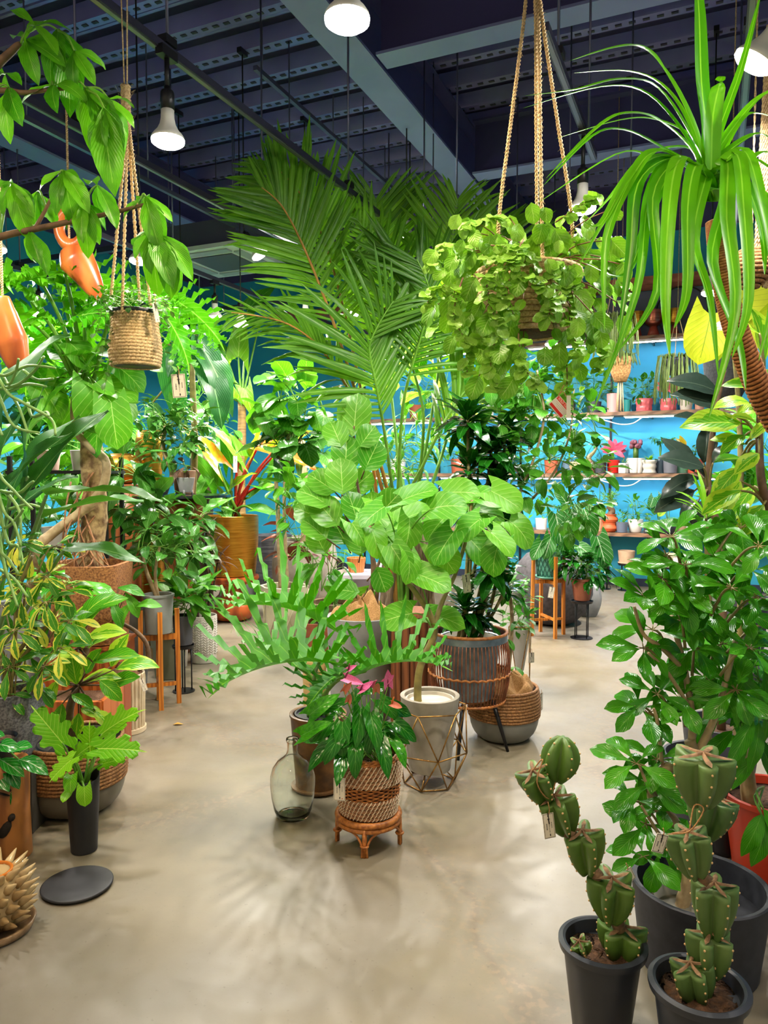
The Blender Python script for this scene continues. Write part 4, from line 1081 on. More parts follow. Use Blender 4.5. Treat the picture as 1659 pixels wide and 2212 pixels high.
for i, ((u0, v0), (u1, v1)) in enumerate(ALT):
    dz = pl.rnd.uniform(-.14, .1)
    a, q = P(u0, v0, D0 + dz), P(u1, v1, D0 + dz - .04)
    pl.leaf(leaf_mesh('oval', M_ALTISS, i % 3), a, q - a, max(.12, (q - a).length * 1.15), pl.rnd.uniform(-.3, .3), 1.1, up=V((0, -0.6, 0.8)))
    pl.stem([P(170, 1480 if v0 > 1430 else 1400, D0), a], 0.005, 0.003, 6, 2)
pl.done(S_BROWN)

# ------------------------------------------------------------------ black vase with lime lobed philodendron, and the disc in front
b = G(182, 1836)
pl = Plant('lime_philodendron', 'tall black vase of lime green lobed philodendron beside the flat disc', 'potted plant', b, seed=41)
MATTB = mat('matt_black', srgb(32, 32, 36), srgb(40, 40, 44), rough=0.55, scale=6)
pot(pl.root, 0.05, 0.064, 0.29, MATTB, 0.005, inner=0.9, fn=lambda a, rr, zz: (rr, zz + (0.028 * max(0, cos(a - 0.6)) ** 6 if zz > 0.27 else 0)))
D0 = b.y
for i, (u0, v0, u1, v1, dz, L, w) in enumerate([(135, 1605, 68, 1525, -.05, .17, .9), (220, 1585, 300, 1522, .02, .18, .8), (212, 1617, 305, 1615, -.1, .165, .9), (155, 1640, 122, 1668, -.12, .1, 1.0), (160, 1640, 175, 1622, -.02, .1, 1),
        (195, 1625, 190, 1575, .08, .12, 1.0), (222, 1650, 282, 1632, .0, .1, .7), (182, 1700, 182, 1742, -.12, .075, 1), (155, 1675, 150, 1690, -.1, .07, 1), (150, 1710, 140, 1722, -.1, .05, 1), (230, 1590, 250, 1560, .1, .1, 1)]):
    a, q = P(u0, v0, D0 + dz), P(u1, v1, D0 + dz - .03)
    me = lobed_mesh(M_LIME, i % 3, 4, 0.85, 0.42, 0.012, 0.35, 0.55, False, 0.2, 0.4) if i < 7 else leaf_mesh('heart', M_LIME, i % 3)
    pl.leaf(me, a, q - a, L, pl.rnd.uniform(-.2, .2), w, up=V((0, -0.7, 0.7)))
    s0 = b + V((pl.rnd.uniform(-.02, .02), 0, 0.26)); pl.stem([s0, s0.lerp(a, .5) + V((0, 0, .02)), a], 0.006, 0.0035, 6, 4)
pl.done(S_GREEN, 'stems')
d = MB().lathe([(0.001, 0.0), (0.11, 0.0), (0.123, 0.008), (0.124, 0.014), (0.118, 0.016), (0.06, 0.0125), (0.001, 0.0125)], 48).build('saucer', MATTB, M=Matrix.Translation(G(167, 1916)))
tag(d, 'flat black disc saucer lying on the bare floor', 'saucer')

# ------------------------------------------------------------------ carved log and thorny ceramic pot at the corner
b = G(4, 1852)
LOG = wood('log_wood', srgb(186, 120, 60), srgb(130, 76, 36), 3.0, (5, 5, 2.0), 0.4)
lg = thing('log_stump', 'polished log stump with dark crack behind the thorny pot', 'stump', b)
MB().lathe([(0.098, 0.0), (0.106, 0.01), (0.103, 0.2), (0.106, 0.37), (0.1, 0.385), (0.001, 0.385)], 36, fn=lambda a, rr, zz: (rr * (1 + 0.03 * sin(2 * a + 1) + 0.015 * sin(5 * a + zz * 9)), zz)).build('body', LOG, lg, sharp=50)
DARKHOLE = mat('wood_hollow', srgb(30, 20, 14), rough=0.9)
for (a, z, sc) in [(-0.95, 0.15, (.02, .02, .035)), (-0.72, 0.19, (.014, .02, .016)), (-1.0, 0.29, (.03, .02, .004)), (-0.8, 0.3, (.012, .02, .006))]:
    MB().ball((0, 0, 0), 1.0, 9, 6, sc).build('crack', DARKHOLE, lg, M=Matrix.Translation((0.096 * cos(a), 0.096 * sin(a), z)) @ Matrix.Rotation(a + pi / 2, 4, 'Z') @ Matrix.Rotation(0.5, 4, 'Y'))
pl = Plant('glossy_pothos', 'glossy green and cream leaved plant sitting on the log stump', 'potted plant', b + V((0, 0, 0.387)), seed=44)
pot(pl.root, 0.05, 0.07, 0.09, PLASTICB, 0.005)
D0 = b.y
M_POTH = leafmat('leaf_pothos', srgb(30, 120, 60), srgb(60, 160, 70), srgb(190, 220, 180), 5, 0.03, edge=srgb(60, 150, 70), edge_at=0.5, rough=0.22)
for i, (u0, v0, u1, v1, L) in enumerate([(20, 1620, 60, 1605, .13), (0, 1640, 50, 1665, .13), (-10, 1610, 30, 1595, .13), (-20, 1650, 10, 1700, .14), (0, 1680, 12, 1760, .13), (40, 1640, 122, 1650, .14), (-30, 1600, 0, 1580, .12), (-30, 1690, -10, 1740, .13), (10, 1650, 40, 1690, .12)]):
    a, q = P(u0, v0, D0 - .05), P(u1, v1, D0 - .12)
    pl.leaf(leaf_mesh('oval', M_POTH, i % 3), a, q - a, L, 0, 1.0, up=V((0, -.5, .8)))
    pl.stem([b + V((0, 0, .46)), a], 0.004, 0.003, 6, 2)
pl.done(S_GREEN)
b = G(-12, 2010)
th = thing('thorny_ceramic_pot', 'glazed thorny ceramic pot standing in its saucer beside the log', 'pot', b)
THORN = mat('thorn_glaze', srgb(206, 184, 140), srgb(150, 118, 78), rough=0.12, scale=8)
MB().lathe([(0.1, 0.0), (0.118, 0.006), (0.126, 0.03), (0.118, 0.032), (0.112, 0.012), (0.001, 0.01)], 40).build('saucer', mat('saucer_glaze', srgb(170, 140, 108), srgb(120, 96, 70), rough=0.25, scale=20), th)
MB().lathe([(0.05, 0.012), (0.08, 0.05), (0.09, 0.11), (0.078, 0.17), (0.06, 0.2), (0.052, 0.2), (0.05, 0.16), (0.001, 0.16)], 32).build('body', THORN, th)
MB().torus((0, 0, 0.2), 0.056, 0.006, 32, 8).build('rim', mat('orange_glaze', srgb(190, 110, 40), rough=0.15), th)
rd = random.Random(4)
for j, z in enumerate((0.035, 0.065, 0.095, 0.125, 0.155, 0.185)):
    R0 = [0.068, 0.086, 0.092, 0.09, 0.082, 0.066][j]
    for k in range(12):
        a = 2 * pi * (k + 0.5 * (j % 2)) / 12
        d = V((cos(a), sin(a), 0.25 + 0.12 * j)).normalized(); p = V((cos(a) * R0 * .9, sin(a) * R0 * .9, z))
        MB().tube([p, p + d * 0.02, p + d * 0.045, p + d * (0.058 + rd.random() * .012)], [0.017, 0.013, 0.007, 0.0015], 8).build('thorn', THORN, th)

# ------------------------------------------------------------------ two cut cacti
M_CACT = mat('cactus_skin', srgb(70, 106, 36), srgb(98, 130, 54), rough=0.4, scale=7, bump=0.05)
M_CACT2 = mat('cactus_skin_blue', srgb(74, 106, 52), srgb(102, 130, 70), rough=0.42, scale=7, bump=0.05)
M_CORK = mat('cactus_cork', srgb(150, 116, 84), srgb(104, 80, 58), rough=0.9, scale=60, bump=0.6, bdist=0.006)
M_AREOLE = mat('areole', srgb(214, 176, 124), rough=0.9)
def cactus_segment(root, o, a, e, R0, skin, ribs=5, rot=0.0, closed=False, seed=1, pinch=0.38):
    a, e = V(a) - o, V(e) - o
    ax = (e - a); L = ax.length; ax.normalize()
    x = ax.orthogonal().normalized(); y = ax.cross(x)
    n, rows = ribs * 8, 9
    vs, fs, ar = [], [], []
    for i in range(rows + 1):
        t = i / rows
        s = (pinch + (1 - pinch) * sin(min(1, t * 1.25) * pi / 2) ** 0.9) if not closed else max(0.05, sin(pi * (0.06 + 0.9 * t)) ** 0.6)
        if not closed and t > 0.85: s *= 1.0
        for j in range(n):
            an = 2 * pi * j / n
            c = abs(cos(ribs * (an) / 2))
            rr = 1.16 * R0 * s * (0.40 + 0.60 * c ** 1.15)
            vs.append(a + ax * (L * t - (0.0 if closed else 0.010 * (1 - c) * (t > 0.95))) + (x * cos(an + rot) + y * sin(an + rot)) * rr)
        for k in range(ribs):
            if i % 2 == 0 and 0 < i <= rows: 
                an = 2 * pi * k / ribs + rot
                ar.append(a + ax * L * t + (x * cos(an) + y * sin(an)) * R0 * s * 1.16)
    for i in range(rows):
        for j in range(n):
            fs.append((i * n + j, i * n + (j + 1) % n, (i + 1) * n + (j + 1) % n, (i + 1) * n + j))
    fs.append(tuple(range(n - 1, -1, -1)))
    seg = MB().add(vs, fs)
    seg.f.append(list(range(rows * n, rows * n + n))); seg.m.extend([0])
    sg = seg.build('segment', skin, root)
    if not closed:
        top = MB(); rim = vs[rows * n:rows * n + n]; ctr = e + ax * 0.004
        wts = [0.2 + 0.72 * abs(cos(ribs * (2 * pi * j / n) / 2)) ** 5 for j in range(n)]; rim2 = [ctr.lerp(p, w_) + ax * 0.001 for p, w_ in zip(rim, wts)]; in2 = [ctr.lerp(p, 0.5 * w_) + ax * 0.003 for p, w_ in zip(rim, wts)]
        top.add(rim2 + in2 + [ctr + ax * .008], [(j, (j + 1) % n, n + (j + 1) % n, n + j) for j in range(n)] + [(n + j, n + (j + 1) % n, 2 * n) for j in range(n)])
        top.build('cut_top', M_CORK, sg)
    dots = MB()
    for p in ar: dots.ball(p, 0.0032, 5, 4)
    dots.build('areole_dots', M_AREOLE, sg)['kind'] = 'stuff'
    return sg
def nursery_pot(root, r, h):
    oct_ = lambda a, rr, zz: (rr * (1 + (0.014 * cos(8 * a) if zz < h * .88 else 0)), zz)
    prof = [(r * .6, 0), (r * .64, 0.006), (r * .86, h * .84), (r * .87, h * .9), (r * 0.98, h * .93), (r, h * .965), (r, h), (r * .9, h + .004), (r * .84, h), (r * .8, h * .86), (0.001, h * .86)]
    MB().lathe(prof, 64, fn=oct_).build('pot', PLASTIC, root, sharp=35)
    MB().lathe([(r * .80, h * .865), (r * .4, h * .885), (0.001, h * .88)], 24, fn=lambda a, rr, zz: (rr, zz + .006 * sin(4 * a + rr * 60))).build('soil', SOIL, root)
b = V((P(1302, 2032, 1.93).x, 1.93, 0))
t = thing('zigzag_cactus', 'cut zigzag cactus in dark plastic pot, topped by an oval pad', 'cactus', b)
hp = P(1302, 2032, 1.93).z
nursery_pot(t, 0.115, hp)
D = 1.93
for (u0, v0, u1, v1, R0, z0, z1, cl, rt) in [(1340, 2080, 1345, 2005, .052, 0, -.0, False, .5), (1318, 1990, 1322, 1900, .049, 0, -.02, False, .9), (1270, 1885, 1258, 1798, .043, 0.0, -.02, False, .4),
        (1226, 1800, 1200, 1722, .04, 0, -.02, False, .2), (1178, 1730, 1152, 1668, .04, 0, -.02, False, .7), (1204, 1688, 1216, 1592, .041, 0, 0, True, .5), (1262, 2062, 1252, 2036, .022, -.03, -.04, False, .2)]:
    cactus_segment(t, b, P(u0, v0, D + z0), P(u1, v1, D + z1), R0 * 1.13, M_CACT, 5, rt, cl)
for (u0, v0, u1, v1) in [(1340, 2008, 1330, 1985), (1292, 1895, 1280, 1880), (1232, 1790, 1226, 1806)]:
    MB().tube([P(u0, v0, D) - b, P(u1, v1, D) - b], 0.018, 10).build('corky_neck', M_CORK, t)
MB().tube(smooth_path([P(1150, 1665, D - .03) - b, P(1172, 1640, D - .04) - b, P(1160, 1690, D - .05) - b, P(1185, 1725, D - .04) - b, P(1200, 1690, D - .02) - b], 5), 0.0018, 5).build('string', TWINE, t)
price_tag(P(1183, 1757, D - .05), 0.03, 0.066, 'price tag hanging below the zigzag cactus over the floor', rz=0.15, swing=-0.12, string=0.03)
price_tag(P(1352, 1880, D + .02), 0.034, 0.04, 'blank tag corner behind the zigzag cactus', rz=0.4, swing=-0.5, string=0.02)
b = V((P(1510, 2124, 1.77).x, 1.77, 0))
t = thing('stacked_cactus', 'cut stacked cactus with broad bluish top in dark plastic pot', 'cactus', b)
nursery_pot(t, 0.119, P(1510, 2124, 1.77).z)
D = 1.77
for (u0, v0, u1, v1, R0, z0, z1, cl, rt) in [(1508, 2175, 1492, 2085, .047, 0, 0, False, .3), (1532, 2110, 1534, 2018, .05, .02, 0.02, False, .8), (1540, 2030, 1543, 1912, .05, .03, .02, False, .3),
        (1503, 1895, 1486, 1800, .048, 0, 0, False, .9), (1525, 1810, 1545, 1725, .055, .07, .08, False, .5), (1512, 1742, 1518, 1632, .064, 0, -.01, False, .05)]:
    cactus_segment(t, b, P(u0, v0, D + z0), P(u1, v1, D + z1), R0, M_CACT2, 5, rt, cl)
MB().tube([P(1512, 1902, D) - b, P(1525, 1885, D) - b], 0.02, 10).build('corky_neck', M_CORK, t)
MB().tube(smooth_path([P(1452, 1800, D - .05) - b, P(1490, 1795, D - .06) - b, P(1520, 1750, D - .05) - b, P(1500, 1740, D - .04) - b, P(1490, 1790, D - .06) - b], 5), 0.0018, 5).build('string', TWINE, t)
price_tag(P(1432, 1802, D - .04), 0.034, 0.045, 'blank price tag tied to the stacked cactus', rz=0.3, swing=0.35, string=0.015)

# ------------------------------------------------------------------ big black pot, red pot and schefflera at the right
BIGB = mat('fibre_black', srgb(40, 42, 52), srgb(50, 52, 62), rough=0.55, scale=30, bump=0.1)
bb = V((P(1512, 1905, 2.22).x, 2.22, 0))
pl = Plant('schefflera', 'tall glossy schefflera bush in the big black pot behind the cacti', 'potted plant', bb, seed=51)
hb = P(1512, 1905, 2.22).z
pot(pl.root, 0.17, 0.2, hb, BIGB, 0.018, inner=0.72, soil=None)
MB().lathe([(0.15, hb * .5), (0.09, hb * .62), (0.001, hb * .64)], 24).build('soil', SOIL, pl.root)
MB().lathe([(0.08, hb * .6), (0.1, hb * .86), (0.094, hb * .87), (0.085, hb * .7), (0.001, hb * .7)], 32).build('inner_pot', mat('inner_pot_grey', srgb(130, 126, 116), rough=0.7), pl.root, M=Matrix.Translation((-.05, -.02, 0)))
D = 2.25
pl.trunk([bb + V((-.06, 0, hb * .6)), P(1485, 1895, D), P(1470, 1800, D), P(1410, 1720, D + .02), P(1440, 1660, D), P(1500, 1650, D), P(1490, 1600, D)], 0.022, 0.016, S_PALE, knob=.08)
pl.trunk([P(1490, 1655, D), P(1495, 1560, D + .02), P(1480, 1450, D + .05), P(1450, 1330, D + .05)], 0.013, 0.008, S_PALE, 'branch')
pl.trunk([P(1500, 1640, D), P(1535, 1570, D), P(1560, 1500, D), P(1590, 1380, D + .05)], 0.013, 0.008, S_PALE, 'branch')
pl.trunk([P(1480, 1450, D + .05), P(1430, 1400, D), P(1390, 1370, D), P(1370, 1310, D)], 0.008, 0.005, S_PALE, 'branch')
pl.trunk([P(1485, 1520, D + .02), P(1440, 1450, D - .03), P(1400, 1410, D - .05)], 0.007, 0.004, S_PALE, 'branch')
pl.trunk([P(1430, 1650, D), P(1420, 1560, D - .03), P(1412, 1530, D - .03)], 0.007, 0.004, S_PALE, 'branch')
pl.trunk([P(1420, 1730, D), P(1400, 1700, D - .05), P(1380, 1650, D - .05)], 0.006, 0.004, S_PALE, 'branch')
pl.trunk([P(1450, 1840, D), P(1410, 1780, D - .05), P(1385, 1740, D - .05)], 0.006, 0.004, S_PALE, 'branch')
WH = [(1395, 1290, 8), (1440, 1200, 8), (1500, 1260, 8), (1560, 1200, 8), (1620, 1230, 7), (1410, 1360, 6), (1470, 1340, 8), (1540, 1310, 8), (1600, 1320, 8), (1640, 1290, 6), (1390, 1400, 7), (1500, 1400, 8), (1560, 1390, 8),
      (1620, 1400, 8), (1420, 1500, 7), (1380, 1525, 6), (1470, 1510, 7), (1530, 1470, 8), (1590, 1490, 8), (1400, 1540, 6), (1450, 1160, 6), (1520, 1150, 7), (1600, 1140, 7), (1375, 1650, 5), (1400, 1690, 6), (1420, 1640, 6),
      (1370, 1730, 5), (1395, 1780, 6), (1430, 1740, 5), (1390, 1850, 5), (1425, 1835, 6), (1480, 1220, 7), (1545, 1255, 7), (1640, 1180, 6), (1430, 1250, 7), (1650, 1350, 6), (1510, 1340, 7), (1580, 1270, 7), (1465, 1280, 7)]
for (u, v, k) in WH:
    dz = pl.rnd.uniform(-.15, .2) if v < 1480 else pl.rnd.uniform(-.08, .05)
    c0 = P(u, v, D + dz)
    axis = V((pl.rnd.uniform(-.5, .5) + (u - 1500) * -0.0008, -0.75 + pl.rnd.uniform(-.3, .3), 0.9))
    pl.whorl(c0, axis, k, 'obovate', M_SCHEFF, (.085, .13), 0.25, 0.018, 0.25, 0.35, 1.15)
    hub = P(lerp(u, 1490, .5), v + 60, D + dz * .5)
    pl.stem([hub, hub.lerp(c0, .6) + V((0, 0, .02)), c0], 0.005, 0.003, 6, 4)
    pl.done(S_OLIVE, 'twig'); pl.stems = MB()
REDP = mat('red_plastic', srgb(206, 62, 32), srgb(190, 52, 28), rough=0.4, scale=5)
b = V((P(1668, 1712, 2.75).x, 2.75, 0)); hr = P(1668, 1712, 2.75).z
pl = Plant('umbrella_tree', 'umbrella tree with thick pale trunk in the big red plastic pot', 'potted plant', b, seed=53)
pot(pl.root, 0.13, 0.172, hr, REDP, 0.008, rim=0.008, inner=0.9)
D = 2.72
pl.trunk([P(1622, 1755, D), P(1614, 1680, D), P(1600, 1580, D), P(1590, 1500, D)], 0.03, 0.022, S_PALE, knob=.05)
pl.trunk([P(1560, 1740, D), P(1580, 1690, D), P(1600, 1660, D)], 0.005, 0.004, S_BROWN, 'aerial_root')
for (u, v, k) in [(1590, 1430, 8), (1640, 1470, 8), (1560, 1500, 7), (1640, 1530, 8), (1600, 1560, 7), (1650, 1610, 6), (1640, 1420, 7), (1570, 1440, 7)]:
    c0 = P(u, v, D - .2 + pl.rnd.uniform(-.1, .1))
    pl.whorl(c0, V((pl.rnd.uniform(-.2, .2), -.7, .7)), k, 'lance', M_SCHEFF, (.15, .2), -0.2, 0.05, .2, .2, 1.15)
    pl.stem([P(1595, 1520, D), c0 + V((0, .05, .06)), c0], 0.005, 0.003, 6, 4)
for (u0, v0, u1, v1) in [(1645, 1760, 1620, 1830), (1655, 1780, 1640, 1860), (1650, 1750, 1690, 1800)]:
    a, q = P(u0, v0, 2.4), P(u1, v1, 2.36); pl.leaf(leaf_mesh('lance', M_SCHEFF, 1), a, q - a, .16, 0, 1.5, up=V((0, -.7, .7)))
    pl.stem([P(1650, 1700, 2.65), a + V((0, 0.05, .04)), a], 0.004, 0.003, 6, 3)
pl.done(S_GREEN)
b = G(1558, 1838); 
t = thing('nursery_pot', 'small empty black nursery pot wedged between black and red pots', 'pot', b)
pot(t, 0.055, 0.072, 0.13, PLASTICB, 0.006, rim=0.004)
# ------------------------------------------------------------------ the big palm
def leaflet_mesh(m, var):
    key = ('leaflet', m.name, var)
    if key in _leaf: return _leaf[key]
    vs, fs, uv = [], [], []
    rows = 5
    for i in range(rows + 1):
        t = i / rows
        hw = 0.028 * (0.5 + 1.7 * t) * (1 - t) ** 0.6 if i < rows else 0.0008
        for c in (-1, 0, 1):
            q = bent((hw * c, t, -0.35 * abs(hw * c) * 2), 0.25 + 0.4 * var)
            vs.append(q); uv.append((0.5 + c * .5, t))
    for i in range(rows):
        for j in range(2): fs.append((i * 3 + j, i * 3 + j + 1, i * 3 + j + 4, i * 3 + j + 3))
    me = MB().add(vs, fs, uv).mesh('leaflet', m); _leaf[key] = me
    return me
bp = G(880, 1470)
pl = Plant('palm', 'tall feathery palm with crossed fibre trunk base in the middle', 'potted plant', bp, seed=61)
pot(pl.root, 0.17, 0.21, 0.42, TERRA, 0.015, rim=0.012)
FRONDS = [
    ([(830, 1080, 5.3), (800, 960, 5.1), (745, 770, 4.9), (692, 620, 4.75), (645, 510, 4.65), (605, 440, 4.55), (565, 405, 4.5)], 0.36, .50, 40, True, (0.25, -1, 0.25)),
    ([(815, 1080, 5.3), (790, 900, 5.1), (745, 680, 5.0), (700, 520, 4.9), (650, 420, 4.85), (585, 350, 4.8)], 0.42, .5, 32, True, (0.4, -1, -0.1)),
    ([(840, 1080, 5.3), (800, 920, 5.0), (752, 840, 4.8), (690, 750, 4.7), (610, 695, 4.6), (500, 675, 4.5)], 0.30, .44, 32, True, (0.2, -0.6, 0.8)),
    ([(870, 1080, 5.4), (845, 850, 5.5), (822, 640, 5.55), (813, 510, 5.5), (812, 430, 5.4)], 0.34, .6, 34, True, (0, -1, 0.2)),
    ([(900, 1080, 5.4), (940, 850, 5.4), (962, 680, 5.4), (975, 540, 5.3), (988, 430, 5.2)], 0.34, .55, 32, False, (-0.2, -1, 0.2)),
    ([(925, 1080, 5.4), (985, 880, 5.5), (1040, 680, 5.6), (1070, 540, 5.6), (1080, 480, 5.5)], 0.35, .5, 26, False, (-.4, -1, .1)),
    ([(860, 1080, 5.3), (870, 880, 5.0), (905, 740, 4.8), (930, 640, 4.7), (900, 560, 4.6)], 0.35, .62, 26, False, (0.2, -1, 0.3)),
    ([(880, 1080, 5.3), (950, 930, 5.0), (1010, 840, 4.9), (1060, 800, 4.8)], 0.3, .6, 20, False, (-.2, -.7, .7)),
    ([(850, 1080, 5.3), (830, 930, 4.9), (810, 820, 4.7), (800, 740, 4.6), (850, 650, 4.5)], 0.3, .66, 24, False, (0.6, -1, 0.3)),
    ([(900, 1080, 5.4), (915, 900, 5.2), (880, 760, 5.1), (840, 600, 5.1), (770, 470, 5.0)], 0.45, .5, 22, False, (0.3, -1, 0.0)),
]
for fi, (path, t0, L, n, single, nrm) in enumerate(FRONDS):
    q = smooth_path([pl.loc(P(*p)) for p in path], 10)
    N = V(nrm).normalized()
    k = len(q)
    base = pl.loc(V((bp.x + (P(*path[0]).x - bp.x) * .5, bp.y, 0.42)))
    full = smooth_path([base, base.lerp(q[0], .5) + V((0, 0, .05))] + q[::5], 3)
    fr = MB().tube(full, radii(0.017, 0.003, len(full)), 6).build('frond', S_ORANGE if fi < 3 else S_GREEN, pl.root)
    joined = MB()
    for i in range(n):
        t = lerp(t0, 0.995, (i + 0.5) / n)
        x = t * (k - 1); a = min(int(x), k - 2)
        p = q[a].lerp(q[a + 1], x - a); tan = (q[min(a + 2, k - 1)] - q[max(a - 1, 0)]).normalized()
        side = tan.cross(N).normalized()
        for sd in (-1, 1):
            fwd = lerp(0.55, 1.5, (t - t0) / (1 - t0))
            d = (side * sd + tan * fwd + N * 0.15 + V((pl.rnd.uniform(-.08, .08), pl.rnd.uniform(-.08, .08), pl.rnd.uniform(-.16, .02)))).normalized()
            l = L * (0.22 + 0.86 * sin(pi * min(1, (t - t0) / (1 - t0) * .8 + .16))) * pl.rnd.uniform(.88, 1.08)
            me = leaflet_mesh(M_PALM, pl.rnd.randrange(3))
            M = Matrix.Translation(p) @ orient(d, pl.rnd.uniform(-.25, .25), N).to_4x4() @ Matrix.Diagonal((max(l, .34) * 1.3, l, l, 1))
            if single: place('leaflet', me, fr, M)
            else:
                vs = [M @ v.co for v in me.vertices]
                joined.add(vs, [tuple(f.vertices) for f in me.polygons], [(0.5 + (j % 3 - 1) * .5, (j // 3) / 5) for j in range(len(vs))])
    if not single:
        joined.build('leaflets', M_PALM, fr)['kind'] = 'stuff'
FIBRE = mat('palm_fibre', srgb(142, 122, 96), srgb(96, 80, 62), rough=0.8, scale=8, stretch=(8, 8, 1), bump=0.5, bdist=0.006)
for (u, zt) in ((852, 1.28), (908, 1.25)):
    x0 = P(u, 1250, 5.4).x - bp.x; y0 = 5.4 - bp.y
    MB().tube([(x0, y0, 0.38), (x0, y0, 0.8), (x0 * .9, y0, zt)], [.075, .085, .04], 12).build('trunk', FIBRE, pl.root)
    for k in range(8):
        a = k * pi / 4; sg = 1 if k % 2 else -1
        pts = [V((x0 + (0.088 - 0.035 * t * t) * cos(a + sg * t * 1.3), y0 + (0.088 - 0.035 * t * t) * sin(a + sg * t * 1.3), 0.42 + t * 0.62)) for t in (0, .25, .5, .75, 1)]
        MB().tube(pts, [.03, .027, .022, .016, .008], 5).build('leaf_sheath', FIBRE, pl.root)

# ------------------------------------------------------------------ tall concrete pot with sea grape, plank stump, printed vase
b = G(781, 1545)
pl = Plant('sea_grape', 'sea grape with big round leaves in the tall concrete pot with burlap', 'potted plant', b, seed=63)
D0 = b.y
pot(pl.root, 0.185, 0.213, 0.625, CONCG, 0.022, inner=0.9, soil=None, sharp=35)
burlap(pl.root, 0.19, 0.62, BURLAP, 9, 0.055, 0.1, 54)
hub = b + V((0.05, 0, 0.62))
for path in [[hub, P(805, 1220, D0), P(790, 1140, D0), P(765, 1000, D0), P(765, 920, D0 - .05)], [hub + V((.03, 0, 0)), P(815, 1260, D0), P(800, 1190, D0 + .05), P(745, 1110, D0), P(740, 1010, D0)], [hub, P(800, 1270, D0), P(830, 1180, D0 + .1), P(845, 1080, D0 + .1)]]:
    pl.trunk(path, 0.014, 0.006, S_BROWN, 'branch')
SG = [(765, 935, 768, 855, .24), (745, 1010, 752, 940, .2), (735, 960, 715, 905, .16), (790, 1010, 815, 960, .18), (740, 1060, 735, 995, .2), (705, 1090, 655, 1050, .2), (760, 1060, 800, 1020, .17), (725, 1130, 690, 1085, .2), (700, 1160, 665, 1120, .17),
      (770, 1120, 755, 1065, .17), (810, 1130, 800, 1080, .2), (745, 1170, 720, 1120, .18), (780, 1190, 770, 1140, .18), (820, 1110, 860, 1070, .19), (840, 1160, 850, 1110, .18), (700, 1190, 680, 1150, .16), (770, 1280, 730, 1270, .16), (795, 1270, 775, 1330, .18),
      (815, 1230, 840, 1290, .15), (690, 1120, 650, 1100, .17), (800, 1170, 840, 1150, .17), (720, 1060, 680, 1030, .18), (780, 960, 810, 920, .14)]
for i, (u0, v0, u1, v1, L) in enumerate(SG):
    dz = pl.rnd.uniform(-.15, .1)
    a, q = P(u0, v0, D0 + dz), P(u1, v1, D0 + dz - .02)
    pl.leaf(leaf_mesh('round', M_COCCO, i % 3), a, q - a, L, pl.rnd.uniform(-.5, .5), 1.0, up=V((pl.rnd.uniform(-.3, .3), -0.9, 0.35)))
    pl.stem([P(lerp(u0, 770, .5), v0 + 25, D0), a], 0.005, 0.004, 6, 2)
pl.done(S_BROWN)
b = G(893, 1562)
STUMPW = wood('plank_stump', srgb(150, 88, 52), srgb(96, 52, 30), 4.0, (6, 6, .8), 0.55)
t = thing('plank_stump', 'brown stump stool of upright wooden planks next to the cage planter', 'stool', b)
rd = random.Random(3)
for k in range(16):
    a = 2 * pi * k / 16; rot = Matrix.Rotation(a, 3, 'Z')
    MB().box(rot @ V((0.115 + rd.uniform(-.004, .006), 0, 0.33)), (0.035, 0.048, 0.66), rot).build('plank', STUMPW, t, smooth=False)
MB().lathe([(0.001, 0.05), (0.105, 0.05), (0.105, 0.655), (0.13, 0.66), (0.125, 0.685), (0.001, 0.69)], 32).build('top', mat('cork_top', srgb(150, 92, 58), srgb(110, 64, 40), rough=0.9, scale=80, bump=.5), t, sharp=40)
b = G(680, 1590)
t = thing('printed_vase', 'cream bamboo patterned vase with a painted plant, behind the philodendron', 'vase', b)
CREAMB = mat('bamboo_cream', srgb(214, 184, 124), srgb(186, 150, 92), rough=0.5, scale=6, stretch=(1, 1, 14))
MB().lathe(pot_profile(.06, .068, .46, .008), 32).build('body', CREAMB, t, sharp=40)
lm = MB()
for k in range(9):
    a0 = -pi / 2 + 0.1 * sin(k * 2.0); z = .24 + .018 * k
    for sd in (-1, 1):
        p = V((.068 * cos(a0), .068 * sin(a0), z)); q = V((.069 * cos(a0 + sd * .35), .069 * sin(a0 + sd * .35), z + .025))
        m_ = V((.0705 * cos(a0 + sd * .18), .0705 * sin(a0 + sd * .18), z + .014))
        lm.tube([p, m_, q], [.001, .004, .0005], 4)
lm.build('painted_leaves', mat('painted_green', srgb(60, 100, 84), rough=.6), t)['kind'] = 'stuff'

# ------------------------------------------------------------------ golden pot on turned wooden stool, red stemmed philodendron
b = G(502, 1338)
STOOLW = wood('stool_wood', srgb(190, 96, 44), srgb(140, 62, 26), 2.6, (3, 3, 2), 0.3)
t = thing('mushroom_stool', 'polished orange wood mushroom shaped stool under the golden pot', 'stool', b)
zt = 0.46
MB().lathe([(.12, 0), (.19, .02), (.225, .09), (.225, .15), (.19, .21), (.135, .26), (.115, .31), (.12, .35)], 40).build('base', STOOLW, t, sharp=60)
MB().lathe([(.10, .345), (.18, .37), (.255, .395), (.275, .425), (.268, .452), (.2, zt), (.001, zt)], 40).build('seat', STOOLW, t, sharp=60)
pl = Plant('red_stem_philodendron', 'philodendron with red stems and orange leaves in the big golden pot', 'potted plant', b + V((0, 0, zt)), seed=71)
GOLD = mat('brushed_gold', srgb(216, 160, 60), srgb(176, 118, 34), rough=0.32, metal=0.85, scale=5, stretch=(1, 1, 30), detail=5)
pot(pl.root, .235, .272, .6, GOLD, .012, belly=.012, inner=.93)
D0 = b.y; hub = b + V((0, 0, zt + .56))
